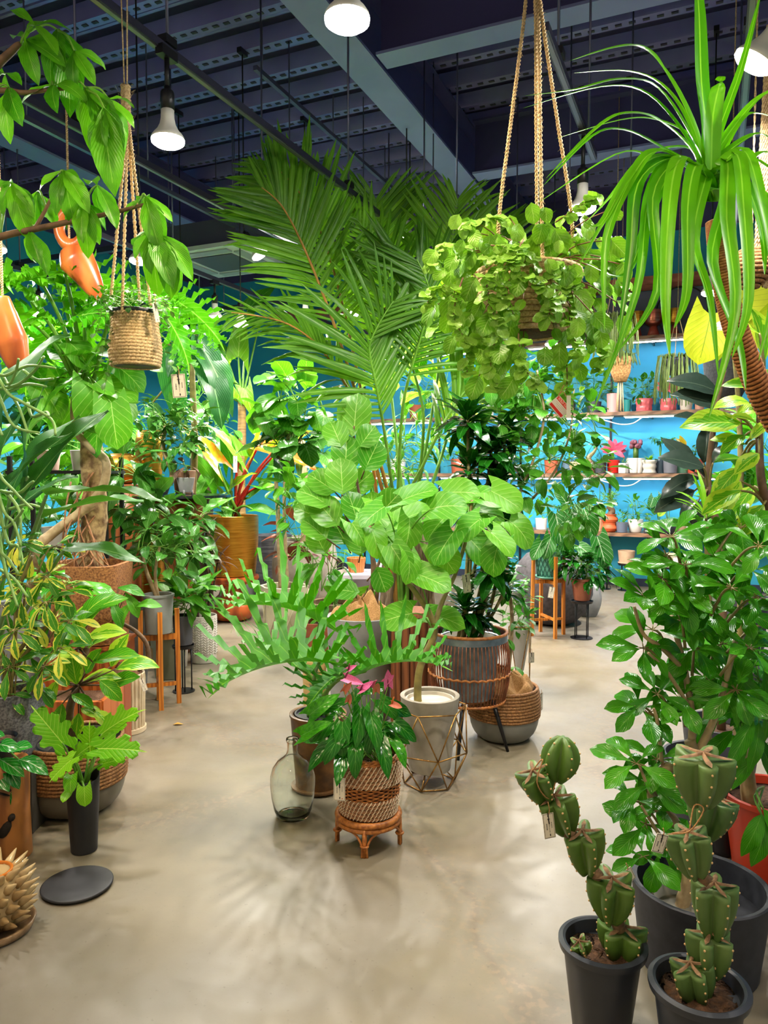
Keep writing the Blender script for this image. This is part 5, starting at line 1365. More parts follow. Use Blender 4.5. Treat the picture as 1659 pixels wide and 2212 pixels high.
RL = [((470, 1090), (405, 1040), .45, 0), ((470, 1000), (418, 925), .5, 1), ((500, 1000), (480, 925), .45, 2), ((545, 985), (560, 915), .45, 1), ((520, 985), (455, 900), .5, 0), ((470, 1050), (430, 985), .5, 2), ((600, 975), (690, 1005), .5, 3), ((560, 960), (630, 985), .45, 3),
      ((600, 965), (645, 930), .4, 1), ((560, 1050), (640, 1062), .42, 0), ((480, 1080), (440, 1100), .35, 0), ((500, 1060), (520, 1005), .4, 1), ((540, 1075), (585, 1035), .4, 0), ((450, 1030), (420, 1075), .4, 0), ((545, 1100), (600, 1095), .35, 2), ((490, 1100), (490, 1140), .3, 0)]
RM = [M_GREEN2, M_RED, M_PHILO, leafmat('leaf_orange', srgb(214, 84, 24), srgb(226, 130, 30), srgb(240, 170, 60), 7, .02, rough=.2, trans=.3)]
for i, ((u0, v0), (u1, v1), L, mi) in enumerate(RL):
    a, q = P(u0, v0, D0 - pl.rnd.uniform(0, .2)), P(u1, v1, D0 - .25)
    pl.leaf(leaf_mesh('arrow', RM[mi], i % 3), a, q - a, L, pl.rnd.uniform(-.3, .3), .95, up=V((0, -.7, .7)))
    sp = smooth_path([pl.loc(hub + V((pl.rnd.uniform(-.1, .1), 0, 0))), pl.loc(hub.lerp(a, .5) + V((0, 0, .08))), pl.loc(a)], 5)
    MB().tube(sp, radii(.019, .009, len(sp)), 7).build('petiole', S_RED if (500 < u0 < 610 and v0 < 1070) else S_GREEN, pl.root)
price_tag(P(508, 985, D0 - .3), .05, .16, 'narrow tag on the red stemmed philodendron', rz=.9, string=.05)

# ------------------------------------------------------------------ pots and trees in front of the teal wall
CREAMP = mat('cream_glaze', srgb(206, 200, 170), srgb(188, 182, 150), rough=0.5, scale=5)
b = G(615, 1385)
pl = Plant('round_leaf_tree', 'round leaved tree in the cream faceted pot before the teal wall', 'potted plant', b, seed=73)
pot(pl.root, .17, .215, .5, CREAMP, .02, n=8, sharp=20, inner=.9)
for k in range(8):
    for s in (0, 1):
        a0, a1 = (k + s) * pi / 4, (k + 1 - s) * pi / 4
        MB().tube([(.176 * cos(a0), .176 * sin(a0), .03), (.216 * cos(a1), .216 * sin(a1), .47)], .004, 4).build('relief_line', CREAMP, pl.root)
D0 = b.y
pl.trunk([b + V((-.03, 0, .44)), P(600, 1100, D0), P(598, 1010, D0), P(628, 930, D0), P(632, 880, D0)], .022, .012, S_PALE)
pl.trunk([b + V((.03, 0, .44)), P(614, 1100, D0), P(622, 1000, D0), P(665, 920, D0)], .018, .01, S_PALE)
k = D0 / FPX
for (u, v, ru, rv, n) in [(635, 840, 55, 45, 16), (590, 880, 40, 50, 10), (680, 880, 45, 50, 12), (640, 930, 60, 40, 14), (600, 960, 50, 30, 8), (670, 975, 40, 30, 6)]:
    pl.blob(P(u, v, D0), (ru * k, .22, rv * k), n, 'heart', M_DARKF if v > 910 else M_GREEN2, (.17, .27), .15, .5, .005, hub=P(635, 920, D0), face=.5, wscale=1.1)
pl.done(S_PALE)
b = G(660, 1330)
pl = Plant('pale_trunk_tree', 'thick pale trunk of a tree rising from a round grey planter', 'potted plant', b, seed=74)
pot(pl.root, .2, .3, .8, CONC, .03, belly=.09, inner=.92)
D0 = b.y
pl.trunk([b + V((0, 0, .7)), P(660, 1100, D0), P(655, 1000, D0), P(652, 950, D0)], .05, .035, S_PALE)
k = D0 / FPX
pl.blob(P(655, 1000, D0), (70 * k, .3, 40 * k), 16, 'lance', M_TREE, (.2, .3), .5, .6, .004, wscale=1.2)
pl.done(S_PALE)
for i, (u, v, r_, h, m_, lab, bel) in enumerate([(590, 1300, .22, .78, mat('black_silver', srgb(70, 70, 76), srgb(110, 110, 116), rough=.35, metal=.6, scale=4, stretch=(1, 1, 12)), 'dark silver ribbed tall pot behind the golden pot', .0),
        (700, 1330, .24, .5, CONC, 'wide grey bowl planter standing behind the cream pot', .05), (640, 1290, .3, .72, mat('speckled_stone', srgb(150, 138, 124), srgb(112, 102, 90), rough=.7, scale=60), 'big speckled stone planter near the teal wall', .08),
        (720, 1400, .2, .4, mat('brown_stone', srgb(156, 128, 98), srgb(120, 96, 70), rough=.7, scale=50), 'brown stone planter behind the concrete pot', .04)]):
    t = thing('planter', lab, 'pot', G(u, v))
    pot(t, r_ * .75, r_, h, m_, .02, belly=bel, fn=(lambda a, rr, zz: (rr * (1 + .03 * sin(24 * a)), zz)) if i == 0 else None)
def leafy(name, label, u, v, potargs, blobs, kind, lm, L, seed, stem_m=S_GREEN, droop=.2, spread=.5, face=.3, wscale=1.0, lift=0.0, roll=.4, base=None, potfn=None, potn=36, trunk=None, soil=SOIL, twig=.003):
    """a potted plant standing at floor pixel (u, v): pot plus crowns given as (u, v, half-width px, half-height px, leaves)"""
    b = base if base is not None else G(u, v)
    pl = Plant(name, label, 'potted plant', b + V((0, 0, lift)), seed=seed)
    if potargs: pot(pl.root, *potargs, fn=potfn, n=potn, soil=soil, sharp=30)
    h = potargs[2] if potargs else 0.05
    D = b.y; k = D / FPX; top = b + V((0, 0, lift + h * .85))
    if trunk:
        for (pts, r0, r1, tm) in trunk: pl.trunk([top] + [P(x, y, D + z) for (x, y, z) in pts], r0, r1, tm)
    for (bu, bv, ru, rv, n) in blobs:
        hub = P(trunk[0][0][-1][0], trunk[0][0][-1][1], D) if trunk else top
        pl.blob(P(bu, bv, D), (ru * k, max(.06, ru * k * .8), rv * k), n, kind, lm, L, droop, spread, twig, hub=hub, face=face, wscale=wscale, roll=roll)
    pl.done(stem_m)
    return pl
leafy('burgundy_rubber_plant', 'burgundy leaved rubber plant among the grey planters', 660, 1375, (.12, .15, .3, CONC), [(650, 1150, 40, 30, 14), (640, 1190, 30, 25, 8)], 'oval', M_BURG, (.18, .26), 81, S_BROWN)
leafy('green_filler_shrub', 'bushy green shrub between cream pot and concrete pot', 690, 1420, (.12, .16, .3, TERRA), [(660, 1100, 60, 60, 34), (700, 1200, 50, 50, 30), (640, 1050, 40, 40, 16), (720, 1330, 40, 50, 26)], 'oval', M_GREEN2, (.12, .2), 82, S_GREEN, wscale=1.1)
leafy('dark_green_shrub', 'dense dark shrub with fine leaves behind the palm stalks', 850, 1400, (.14, .18, .35, CONC), [(850, 1000, 70, 60, 60), (900, 940, 60, 60, 40), (830, 1080, 60, 50, 40)], 'lance', M_TREE, (.12, .2), 83, S_OLIVE, wscale=1.2)
leafy('yellow_leaf_plant', 'yellow green leaved plant glowing behind the palm fronds', 890, 1350, (.14, .18, .5, CONC), [(900, 720, 50, 40, 16), (860, 800, 60, 50, 22), (960, 850, 50, 60, 24)], 'oval', M_ALTISS, (.2, .3), 84, S_OLIVE, wscale=1.2)
WHITEST = mat('white_stand', srgb(214, 208, 226), rough=.5)
t = thing('white_display_table', 'white display table seen between sea grape stems', 'table', G(745, 1330))
MB().box((0, 0, .44), (.9, .5, .04)).build('top', WHITEST, t, smooth=False)
for x in (-.4, .4):
    for y in (-.2, .2): MB().box((x, y, .21), (.05, .05, .42)).build('leg', WHITEST, t, smooth=False)
MB().box((0, .1, .2), (.78, .03, .38)).build('back_board', WHITEST, t, smooth=False)
for (dx, r_, m_, lab) in [(-.1, .09, BLACK, 'small black pot on the white display table'), (.12, .1, wood('orange_pot_wood', srgb(206, 130, 60), srgb(170, 96, 40)), 'orange wooden pot on the white display table'), (.33, .06, WHITE_PL, 'small white pot on the white display table')]:
    t = thing('pot', lab, 'pot', G(745, 1330) + V((dx, 0, .46)))
    pot(t, r_ * .8, r_, r_ * 1.5, m_, .008)
for (u, v, m_, lab) in [(968, 1400, CONC, 'beige tall pot behind the cage planter'), (935, 1380, TERRA, 'terracotta pot behind the palm trunks')]:
    t = thing('pot', lab, 'pot', G(u, v)); pot(t, .13, .16, .5, m_, .015)

# ------------------------------------------------------------------ right of the palm: stands, boulder pot, small pots
TEAKS = wood('stand_teak', srgb(206, 128, 44), srgb(168, 92, 28), 4, (8, 8, 1), .4)
def wood_stand(b, R0, h, zseat, label, rz=.3, leg=.016):
    t = thing('plant_stand', label, 'plant stand', b, rz, 'wooden four legged plant stands')
    for k in range(4):
        a = k * pi / 2; d = V((cos(a), sin(a), 0))
        MB().bar(d * R0 * 1.06, d * R0 + V((0, 0, h)), leg * 1.6, leg * 1.6).build('leg', TEAKS, t, smooth=False)
    for k in range(2):
        d = V((cos(k * pi / 2), sin(k * pi / 2), 0))
        MB().bar(d * -R0 + V((0, 0, zseat - .03)), d * R0 + V((0, 0, zseat - .03)), leg * 1.2, leg * 2).build('seat_bar', TEAKS, t, smooth=False)
        MB().bar(d * -R0 * 1.03 + V((0, 0, zseat * .28 + .02 * k)), d * R0 * 1.03 + V((0, 0, zseat * .28 + .02 * k)), leg * 1.1, leg * 1.3).build('stretcher', TEAKS, t, smooth=False)
    return t
def wire_stand(b, R0, h, label):
    t = thing('wire_stand', label, 'plant stand', b, .4, 'black wire plant stands')
    MB().lathe([(.001, 0), (R0 * 1.1, 0), (R0 * 1.1, .006), (.001, .008)], 32).build('foot_plate', BLACK, t, sharp=40)
    MB().lathe([(.001, h - .008), (R0 * 1.05, h - .008), (R0 * 1.12, h + .012), (R0 * 1.08, h + .012), (R0 * 1.02, h - .001), (.001, h - .001)], 32).build('tray', BLACK, t, sharp=40)
    for k in range(4):
        a = k * pi / 2
        MB().tube([(R0 * .8 * cos(a), R0 * .8 * sin(a), .004), (R0 * .8 * cos(a), R0 * .8 * sin(a), h - .004)], .005, 6).build('leg', BLACK, t)
    return t
b = G(1183, 1372)
wood_stand(b, .148, .74, .53, 'wooden four legged stand holding the green diamond pot', .22, .017)
GREENG = mat('green_glaze', srgb(92, 158, 138), srgb(70, 130, 112), rough=.3, scale=6)
pl = Plant('white_vein_plant', 'white veined climbing plant in green diamond pot on wooden stand', 'potted plant', b + V((0, 0, .53)), seed=91)
pot(pl.root, .095, .125, .25, GREENG, .012)
cr = MB()
for i in range(18):
    for s in (-1, 1):
        pts = [V(((.098 + .03 * t) * cos(i * pi / 9 + s * t * .9), (.098 + .03 * t) * sin(i * pi / 9 + s * t * .9), .01 + .23 * t)) for t in (0, .25, .5, .75, 1)]
        cr.tube(pts, .004, 4)
cr.build('diamond_lattice', mat('green_glaze_dark', srgb(46, 96, 84), rough=.3), pl.root)
MB().lathe([(.1, -.0), (.128, .012), (.128, .024), (.1, .012), (.001, .01)], 32).build('saucer', GREENG, pl.root)
D0 = b.y
for i, (u0, v0, u1, v1, L) in enumerate([(1200, 1110, 1215, 1170, .3), (1235, 1100, 1245, 1160, .28), (1262, 1100, 1285, 1150, .3), (1290, 1160, 1310, 1215, .3), (1190, 1160, 1180, 1200, .22), (1215, 1160, 1235, 1200, .22), (1170, 1170, 1150, 1210, .2), (1225, 1090, 1210, 1060, .2), (1250, 1180, 1270, 1190, .2), (1196, 1190, 1200, 1240, .18)]):
    a, q = P(u0, v0, D0 - .1), P(u1, v1, D0 - .2)
    pl.leaf(leaf_mesh('heart', M_GLOR, i % 3), a, q - a, L, 0, .8, up=V((0, -.9, .4)))
    s0 = b + V((0, 0, .76)); pl.stem([s0, s0.lerp(a, .5) + V((0, 0, .06)), a], .008, .005, 6, 4)
pl.done(S_GREEN)
price_tag(P(1193, 1268, D0 - .18), .05, .1, 'small white tag hanging on the wooden stand with the green pot', swing=.15, string=.03)
b = G(1192, 1345)
t = thing('boulder_planter', 'huge dark grey boulder shaped planter behind the wooden stand', 'pot', b)
BOULD = mat('dark_stone', srgb(84, 80, 84), srgb(64, 60, 64), rough=.8, scale=30, bump=.3)
MB().lathe([(.14, 0), (.24, .03), (.34, .14), (.39, .3), (.385, .46), (.34, .6), (.26, .69), (.2, .71), (.18, .7), (.2, .6), (.001, .55)], 48, fn=lambda a, rr, zz: (rr * (1 + .02 * sin(3 * a + zz * 4)), zz)).build('body', BOULD, t)
b = G(1256, 1378)
wire_stand(b, .09, .33, 'black wire stand under the terracotta pot')
leafy('terracotta_plant', 'dark leaved plant in flared terracotta pot on black wire stand', 1256, 1378, (.07, .1, .2, mat('terracotta_brown', srgb(150, 84, 58), srgb(130, 70, 48), rough=.6, scale=10), .01, .008), [(1262, 1225, 42, 28, 60), (1280, 1240, 30, 20, 24), (1240, 1210, 20, 20, 16)], 'lance', M_DRAC, (.12, .19), 92, S_GREEN, lift=.345, wscale=1.3, soil=GRAVEL)
for (u, v, r_, h, lab) in [(1270, 1330, .12, .36, 'small faceted grey planter behind the terracotta pot')]:
    t = thing('planter', lab, 'pot', G(u, v)); pot(t, r_ * .8, r_ * .75, h, CONCG, .012, belly=.05, n=7, sharp=20)
b = G(1122, 1478)
t = thing('wire_planter_frame', 'slim gold wire frame holding the pale pointed pot', 'pot stand', b)
t1 = [V((.1 * cos(k * pi / 2 + .5), .1 * sin(k * pi / 2 + .5), .42)) for k in range(4)]; t2 = [V((.07 * cos(k * pi / 2 + 1.28), .07 * sin(k * pi / 2 + 1.28), .004)) for k in range(4)]
for k in range(4):
    for (a, e) in ((t1[k], t1[(k + 1) % 4]), (t2[k], t2[(k + 1) % 4]), (t1[k], t2[k]), (t1[(k + 1) % 4], t2[k])): MB().tube([a, e], .0035, 5).build('wire', GOLDW, t)
pl = leafy('small_leaf_bush', 'small leaved bush in the pale pointed pot with gold frame', 1122, 1478, (.03, .078, .3, mat('pale_grey', srgb(190, 186, 180), rough=.6), .008), [(1110, 1330, 35, 40, 36), (1090, 1280, 40, 35, 30), (1125, 1290, 25, 30, 16)], 'small', M_TREE, (.06, .1), 93, S_BROWN, lift=.1, wscale=1.1, twig=.002)
price_tag(P(1148, 1410, pl.o.y - .1), .05, .07, 'white tag on the gold framed pale pot', rz=.5, string=.03)

# ------------------------------------------------------------------ hanging leafy basket with ropes
hb = P(1140, 640, 2.55)
pl = Plant('hanging_basket', 'overflowing round leaved hanging basket on four jute ropes', 'hanging plant', hb - V((0, 0, .12)), seed=101)
D0 = hb.y
rows = [(.125 + .045 * sin(pi * .5 * i / 11), -.0 + i * .0175) for i in range(12)]
rope_rows(MB(), rows, 80, 40, .0105).build('woven_basket', JUTE, pl.root)
MB().lathe([(.001, -.006), (.115, -.004), (.155, .195), (.145, .195), (.14, .16), (.001, .16)], 36).build('liner', SOIL, pl.root)
apex = P(1149, -160, 2.55)
for i, (u, v, dz) in enumerate([(1078, 470, -.02), (1160, 520, .12), (1172, 560, -.14), (1235, 470, .02)]):
    e = P(u, v, D0 + dz)
    mid = P([1133, 1157, 1163, 1170][i], 30, D0)
    rope([pl.loc(apex), pl.loc(mid), pl.loc(mid.lerp(e, .5)), pl.loc(e), pl.loc(hb + (e - hb) * V((1, 1, 0)) * 1.0 if False else V((e.x, e.y, hb.z + .06)))], .0062, 'rope', JUTE, pl.root, 55, 90, i)
k = D0 / FPX
BL = [(1140, 540, 130, 60, 40), (1020, 560, 80, 70, 30), (1000, 650, 70, 60, 26), (1060, 690, 80, 60, 30), (1230, 540, 90, 70, 36), (1270, 640, 70, 80, 34), (1240, 720, 70, 50, 26), (1080, 780, 60, 50, 22), (1140, 500, 90, 40, 24), (1290, 560, 50, 60, 18), (1060, 540, 70, 50, 14)]
BL = [(1090, 560, 60, 40, 24), (1130, 620, 50, 50, 14)] + [(u, v, ru, rv, int(n * .9)) for (u, v, ru, rv, n) in BL]
tot = 0
for (u, v, ru, rv, n) in BL:
    c0 = P(u, v, D0 - .02)
    for i in range(n):
        if tot >= 298: break
        q = V((pl.rnd.gauss(0, .5), pl.rnd.gauss(0, .5), pl.rnd.gauss(0, .5)))
        p = c0 + V((q.x * ru * k, q.y * .16, q.z * rv * k))
        if (p - hb).xy.length < .13 and p.z < hb.z + .06 and p.y > hb.y - .1: p.y -= .16
        d = (p - hb); d.z = -abs(d.z) * .2 - .45; d = d.normalized() + V((pl.rnd.uniform(-.5, .5), pl.rnd.uniform(-.5, .2) - .1, pl.rnd.uniform(-.4, .35)))
        pl.leaf(leaf_mesh('scallop', M_PLECT, i % 3), p, d, pl.rnd.choice((.04, .05, .06, .075)), pl.rnd.uniform(-.5, .5), 1.0, up=V((0, -.7, .7)))
        tot += 1
        if i % 3 == 0: pl.stem([hb + V((0, 0, .07)), hb.lerp(p, .6) + V((0, 0, .06)), p], .0026, .0018, 5, 3)
# trailing shoots (past the separate leaves: one joined part of small leaves)
small = MB()
def shoot(path):
    q = smooth_path([pl.loc(P(*p)) for p in path], 6)
    pl.stems.tube(q, radii(.0028, .0015, len(q)), 5)
    for i, p in enumerate(q[2:]):
        for s in range(2):
            d = V((pl.rnd.uniform(-1, 1), pl.rnd.uniform(-1, .2), pl.rnd.uniform(-.8, .2)))
            me = leaf_mesh('scallop', M_PLECT, s)
            l = pl.rnd.uniform(.022, .05)
            M = Matrix.Translation(p) @ orient(d, 0, V((0, -.7, .7))).to_4x4() @ Matrix.Diagonal((l, l, l, 1))
            uvs = [(0.5 + c * .5, i_ / 6) for i_ in range(7) for c in (-1, -.5, 0, .5, 1)]
            small.add([M @ v.co for v in me.vertices], [tuple(f.vertices) for f in me.polygons], uvs)
for path in [[(1080, 700, 2.4), (1060, 780, 2.36), (1075, 850, 2.36)], [(1220, 740, 2.45), (1225, 820, 2.45), (1215, 880, 2.45)], [(1000, 640, 2.45), (950, 620, 2.42), (920, 660, 2.42)], [(1020, 540, 2.45), (960, 530, 2.42), (930, 570, 2.4)], [(1120, 720, 2.36), (1130, 790, 2.34), (1165, 830, 2.34)],
             [(1290, 560, 2.5), (1340, 570, 2.5), (1350, 640, 2.5)], [(1200, 480, 2.5), (1260, 440, 2.5), (1290, 420, 2.5)], [(1100, 480, 2.5), (1060, 470, 2.5), (1000, 490, 2.45)], [(1280, 660, 2.5), (1300, 740, 2.5), (1290, 800, 2.5)], [(1050, 720, 2.4), (1010, 760, 2.4), (1010, 810, 2.4)],
             [(1180, 700, 2.34), (1190, 640, 2.3), (1150, 600, 2.3)], [(1000, 600, 2.4), (980, 680, 2.36), (1010, 740, 2.35)], [(1040, 560, 2.36), (1090, 560, 2.32), (1130, 600, 2.3)], [(1030, 590, 2.36), (1080, 620, 2.32), (1110, 680, 2.3)], [(1220, 560, 2.36), (1190, 590, 2.33), (1200, 670, 2.33)], [(1060, 530, 2.36), (1120, 540, 2.34), (1150, 560, 2.33)], [(1050, 610, 2.34), (1060, 660, 2.32), (1080, 720, 2.32)], [(1130, 520, 2.34), (1100, 570, 2.31), (1060, 600, 2.3)], [(1250, 580, 2.4), (1220, 620, 2.36), (1180, 680, 2.34)], [(1240, 600, 2.4), (1230, 680, 2.38), (1250, 760, 2.38)]]: shoot(path)
small.build('shoot_leaves', M_PLECT, pl.root)['kind'] = 'stuff'
pl.done(mat('stem_wine', srgb(130, 72, 60), srgb(110, 100, 50), rough=.6, scale=20), 'stems')
# sold out tag
tg = thing('sold_out_tag', 'red and white SOLD OUT tag tied below the hanging basket', 'tag', P(1218, 838, 2.42), 0)
kk = 2.42 / FPX
M0 = Matrix.Translation((-.012, 0, -.058)) @ Matrix.Rotation(-.25, 4, 'Z') @ Matrix.Rotation(math.radians(-52) + pi, 4, 'Y') @ Matrix.Rotation(pi, 4, 'Y')
M0 = Matrix.Translation((-.012, 0, -.06)) @ Matrix.Rotation(-.2, 4, 'Z') @ Matrix.Rotation(math.radians(50), 4, 'Y')
MB().box((0, 0, 0), (.062, .001, .044)).build('card', mat('white_card', srgb(240, 226, 220), rough=.6), tg, smooth=False, M=M0)
MB().box((0, -.0008, .0145), (.056, .0006, .011)).build('red_band', REDINK, tg, smooth=False, M=M0)
MB().box((0, -.0008, -.015), (.056, .0006, .009)).build('red_band', REDINK, tg, smooth=False, M=M0)
fc = bpy.data.curves.new('sold_out_text', 'FONT'); fc.body = 'SOLD OUT'; fc.size = .0098; fc.align_x = 'CENTER'; fc.align_y = 'CENTER'; fc.extrude = .0002
fc.materials.append(mat('white_ink', srgb(250, 240, 236), rough=.7))
fo = bpy.data.objects.new('tmp_text', fc); fm = bpy.data.meshes.new_from_object(fo); bpy.data.objects.remove(fo)
place('lettering', fm, tg, M0 @ Matrix.Translation((0, -.0013, .0145)) @ Matrix.Rotation(pi / 2, 4, 'X'))
pm_ = MB()
for i in range(3): pm_.box((-.004 + .002 * i, -.0008, .004 - i * .005), (.036 - i * .008, .0005, .0008))
pm_.build('print', mat('pink_ink', srgb(200, 150, 150), rough=.8), tg, smooth=False, M=M0)
MB().box((.012, -.012, -.06), (.014, .001, .07)).build('white_slip', CARD, tg, smooth=False, M=Matrix.Rotation(.15, 4, 'Z'))
MB().tube(smooth_path([(0, 0, .01), (-.01, -.004, -.01), (-.02, -.002, -.028), (-.005, -.006, -.012), (.006, -.01, -.03)], 4), .0014, 5).build('string', TWINE, tg)

# ------------------------------------------------------------------ strap leaved palm with rope wrapped trunk
D = 2.02
bs = V((P(1960, 1700, 2.3).x, 2.3, 0))
pl = Plant('strap_leaf_palm', 'tall strap leaved plant with rope wrapped trunk arching over the shop', 'potted plant', bs, seed=111)
pot(pl.root, .15, .2, .4, PLASTICB, .012)
tp = [bs + V((0, 0, .38)), P(1880, 1300, 2.2), P(1765, 1050, 2.12), P(1660, 880, D + .05), P(1600, 740, D), P(1570, 640, D), P(1552, 540, D), P(1545, 480, D)]
WRAPR = mat('rope_wrap', srgb(186, 118, 64), srgb(140, 82, 42), rough=.8, scale=90, bump=.3)
q = smooth_path([pl.loc(p) for p in tp], 12)
MB().tube(q, radii(.036, .017, len(q)), 12).build('trunk', S_BROWN, pl.root)
wr = MB()
path = []
turns = 120; x = V((1, 0, 0)); y = V((0, 1, 0))
for i in range(turns * 8 + 1):
    s = i / (turns * 8); xx = s * (len(q) - 1); j = min(int(xx), len(q) - 2)
    t_ = (q[j + 1] - q[j]).normalized(); e1 = (x - t_ * x.dot(t_)).normalized(); e2 = t_.cross(e1)
    a = 2 * pi * i / 8; rr = lerp(.041, .021, s)
    path.append(q[j].lerp(q[j + 1], xx - j) + (e1 * cos(a) + e2 * sin(a)) * rr)
wr.tube(path, .0055, 5).build('wrapped_rope', WRAPR, pl.root)
def strap(pts, w, twist=0.0, m=M_STRAP):
    q = smooth_path([pl.loc(p) for p in pts], 5); n = len(q)
    vs, fs, uv = [], [], []
    nrm = V((0, -.5, .85))
    for i, p in enumerate(q):
        t = i / (n - 1)
        tan = (q[min(i + 1, n - 1)] - q[max(i - 1, 0)]).normalized()
        sd = tan.cross(nrm)
        if sd.length < .15: sd = tan.cross(V((.6, -.7, .2)))
        sd.normalize()
        up = sd.cross(tan)
        hw = w / 2 * (0.75 + .5 * t) * (1 - t ** 2.6) + .0006
        for c in (-1, 0, 1):
            vs.append(p + sd * hw * c + up * abs(c) * hw * .35); uv.append((.5 + c * .5, t))
    for i in range(n - 1):
        for j in range(2): fs.append((i * 3 + j, i * 3 + j + 1, i * 3 + j + 4, i * 3 + j + 3))
    MB().add(vs, fs, uv).build('strap_leaf', m, pl.root)
ST = [([(1515, 180), (1508, 0), (1490, -60)], .036, .0), ([(1440, 160), (1390, 105), (1330, 103), (1230, 132)], .026, -.1), ([(1440, 195), (1360, 155), (1240, 158)], .022, .05), ([(1420, 190), (1340, 172), (1240, 195), (1135, 207)], .02, -.1),
      ([(1400, 205), (1300, 188), (1130, 234)], .02, .1), ([(1430, 265), (1370, 245), (1300, 268), (1180, 385)], .022, -.1), ([(1430, 320), (1350, 282), (1280, 295), (1175, 400)], .022, 0), ([(1410, 340), (1330, 335), (1160, 440)], .02, .15),
      ([(1430, 330), (1350, 380), (1290, 480), (1250, 570)], .024, -.2), ([(1440, 330), (1370, 370), (1310, 520), (1290, 700)], .03, -.2), ([(1450, 330), (1390, 390), (1350, 560), (1330, 760)], .034, -.2), ([(1440, 350), (1400, 420), (1370, 640), (1310, 880)], .028, -.15),
      ([(1460, 340), (1420, 420), (1410, 620), (1370, 820)], .03, -.25), ([(1480, 340), (1450, 430), (1440, 640), (1430, 850)], .036, -.28), ([(1500, 350), (1485, 450), (1490, 620), (1480, 740)], .034, -.3), ([(1570, 350), (1580, 470), (1575, 680), (1545, 900)], .036, -.3),
      ([(1590, 340), (1620, 440), (1620, 650), (1600, 800)], .034, -.3), ([(1600, 330), (1650, 400), (1660, 620), (1640, 800)], .03, -.2), ([(1580, 380), (1640, 420), (1680, 560)], .03, -.1), ([(1570, 330), (1640, 290), (1700, 330)], .028, 0), ([(1560, 310), (1630, 220), (1700, 180)], .026, .1),
      ([(1550, 290), (1600, 150), (1645, -20)], .024, .05), ([(1540, 250), (1555, 180), (1560, 165)], .04, -.05), ([(1575, 350), (1640, 350), (1720, 420)], .028, -.1), ([(1480, 360), (1380, 400), (1300, 470), (1240, 560)], .02, -.05), ([(1470, 330), (1380, 350), (1310, 420), (1260, 540)], .022, .1),
      ([(1500, 300), (1420, 260), (1340, 260), (1200, 300)], .018, .15), ([(1470, 370), (1400, 470), (1350, 600), (1290, 640)], .024, -.1), ([(1520, 380), (1500, 520), (1530, 640), (1560, 800)], .03, -.2), ([(1600, 400), (1650, 500), (1665, 700)], .03, -.15), ([(1590, 370), (1660, 330), (1750, 400)], .026, .1), ([(1560, 430), (1540, 560), (1600, 740), (1590, 880)], .028, -.25), ([(1545, 350), (1610, 250), (1690, 260)], .03, .1)]
rj = random.Random(17)
for i, (px, w, dz) in enumerate(ST):
    if px[-1][1] > 450: px = [(u + rj.uniform(-14, 14), v + rj.uniform(-12, 12)) for (u, v) in px[:-1]] + [(px[-1][0] + rj.uniform(-35, 25), px[-1][1] + rj.uniform(-110, 20))]
    s0 = P(1535 + (i % 5 - 2) * 5, 400 + (i % 3) * 18, D)
    n = len(px)
    drop = False
    pts = [s0, P(lerp(1535, px[0][0], .35), lerp(390, px[0][1], .45) - (75 if drop else 0), D + dz * .3)] + [P(u, v, D + dz * (j + 1.5) / n) for j, (u, v) in enumerate([(u_ + ((u_ - 1535) * .25 if drop and j_ == 0 else 0), v_ - (45 if drop and j_ == 0 else 0)) for j_, (u_, v_) in enumerate(px)])]
    strap(pts, w * 1.25)
price_tag(P(1500, 400, 2.6), .02, .03, 'tiny tag behind the strap leaves', string=.02) if False else None
# ------------------------------------------------------------------ left: money tree branches reaching in overhead
D = 2.45
bs = V((P(-170, 1500, 2.6).x, 2.6, 0))
pl = Plant('money_tree', 'money tree branches with hand shaped leaves reaching in overhead', 'potted plant', bs, seed=121)
pot(pl.root, .15, .2, .4, CONC, .015)
pl.trunk([bs + V((0, 0, .36)), P(-190, 1000, 2.6), P(-150, 600, 2.5), P(-90, 380, D), P(-30, 180, D), P(28, 108, D), P(45, 95, D)], .03, .008, S_BROWN)
pl.trunk([P(-110, 420, D), P(-30, 215, D), P(60, 200, D), P(150, 190, D)], .012, .005, S_BROWN, 'branch')
pl.trunk([P(-140, 560, D), P(0, 512, D), P(75, 495, D), P(170, 475, D), P(250, 458, D), P(320, 440, D)], .013, .005, S_BROWN, 'branch')
pl.trunk([P(75, 495, D), P(100, 450, D), P(122, 405, D)], .007, .004, S_BROWN, 'branch')
def hand(c, dirs, hubpx):
    p = P(*c)
    for i, (u, v, z) in enumerate(dirs):
        q = P(u, v, c[2] + z)
        d = q - p
        pl.leaf(leaf_mesh('pachira', M_PACHIRA, i % 3), p, d, max(.11, d.length * 1.08), pl.rnd.uniform(-.25, .25), wscale=.92, up=V(((u - c[0]) * .004, -.8, .6)))
    h = P(*hubpx)
    pl.stem([h, h.lerp(p, .6) + V((0, 0, .02)), p], .004, .003, 6, 4)
hand((55, 85, D), [(25, 60, .05), (70, 30, 0), (130, 60, -.05), (120, 110, -.08), (60, 130, -.1), (30, 100, .1)], (45, 95, D))
hand((125, 65, D + .05), [(190, 120, 0), (175, 185, -.1), (95, 110, 0), (115, 120, -.1), (85, 150, -.05)], (60, 70, D))
hand((115, 185, D), [(35, 200, 0), (125, 120, 0), (160, 150, -.1), (105, 215, -.1)], (110, 195, D))
hand((185, 190, D), [(240, 230, -.05), (265, 290, -.1), (210, 270, -.1), (165, 270, 0), (150, 250, .05), (290, 300, 0)], (150, 190, D))
hand((225, 235, D - .05), [(230, 380, -.1), (200, 310, -.1), (180, 300, 0), (250, 300, -.05), (300, 320, .05)], (185, 195, D))
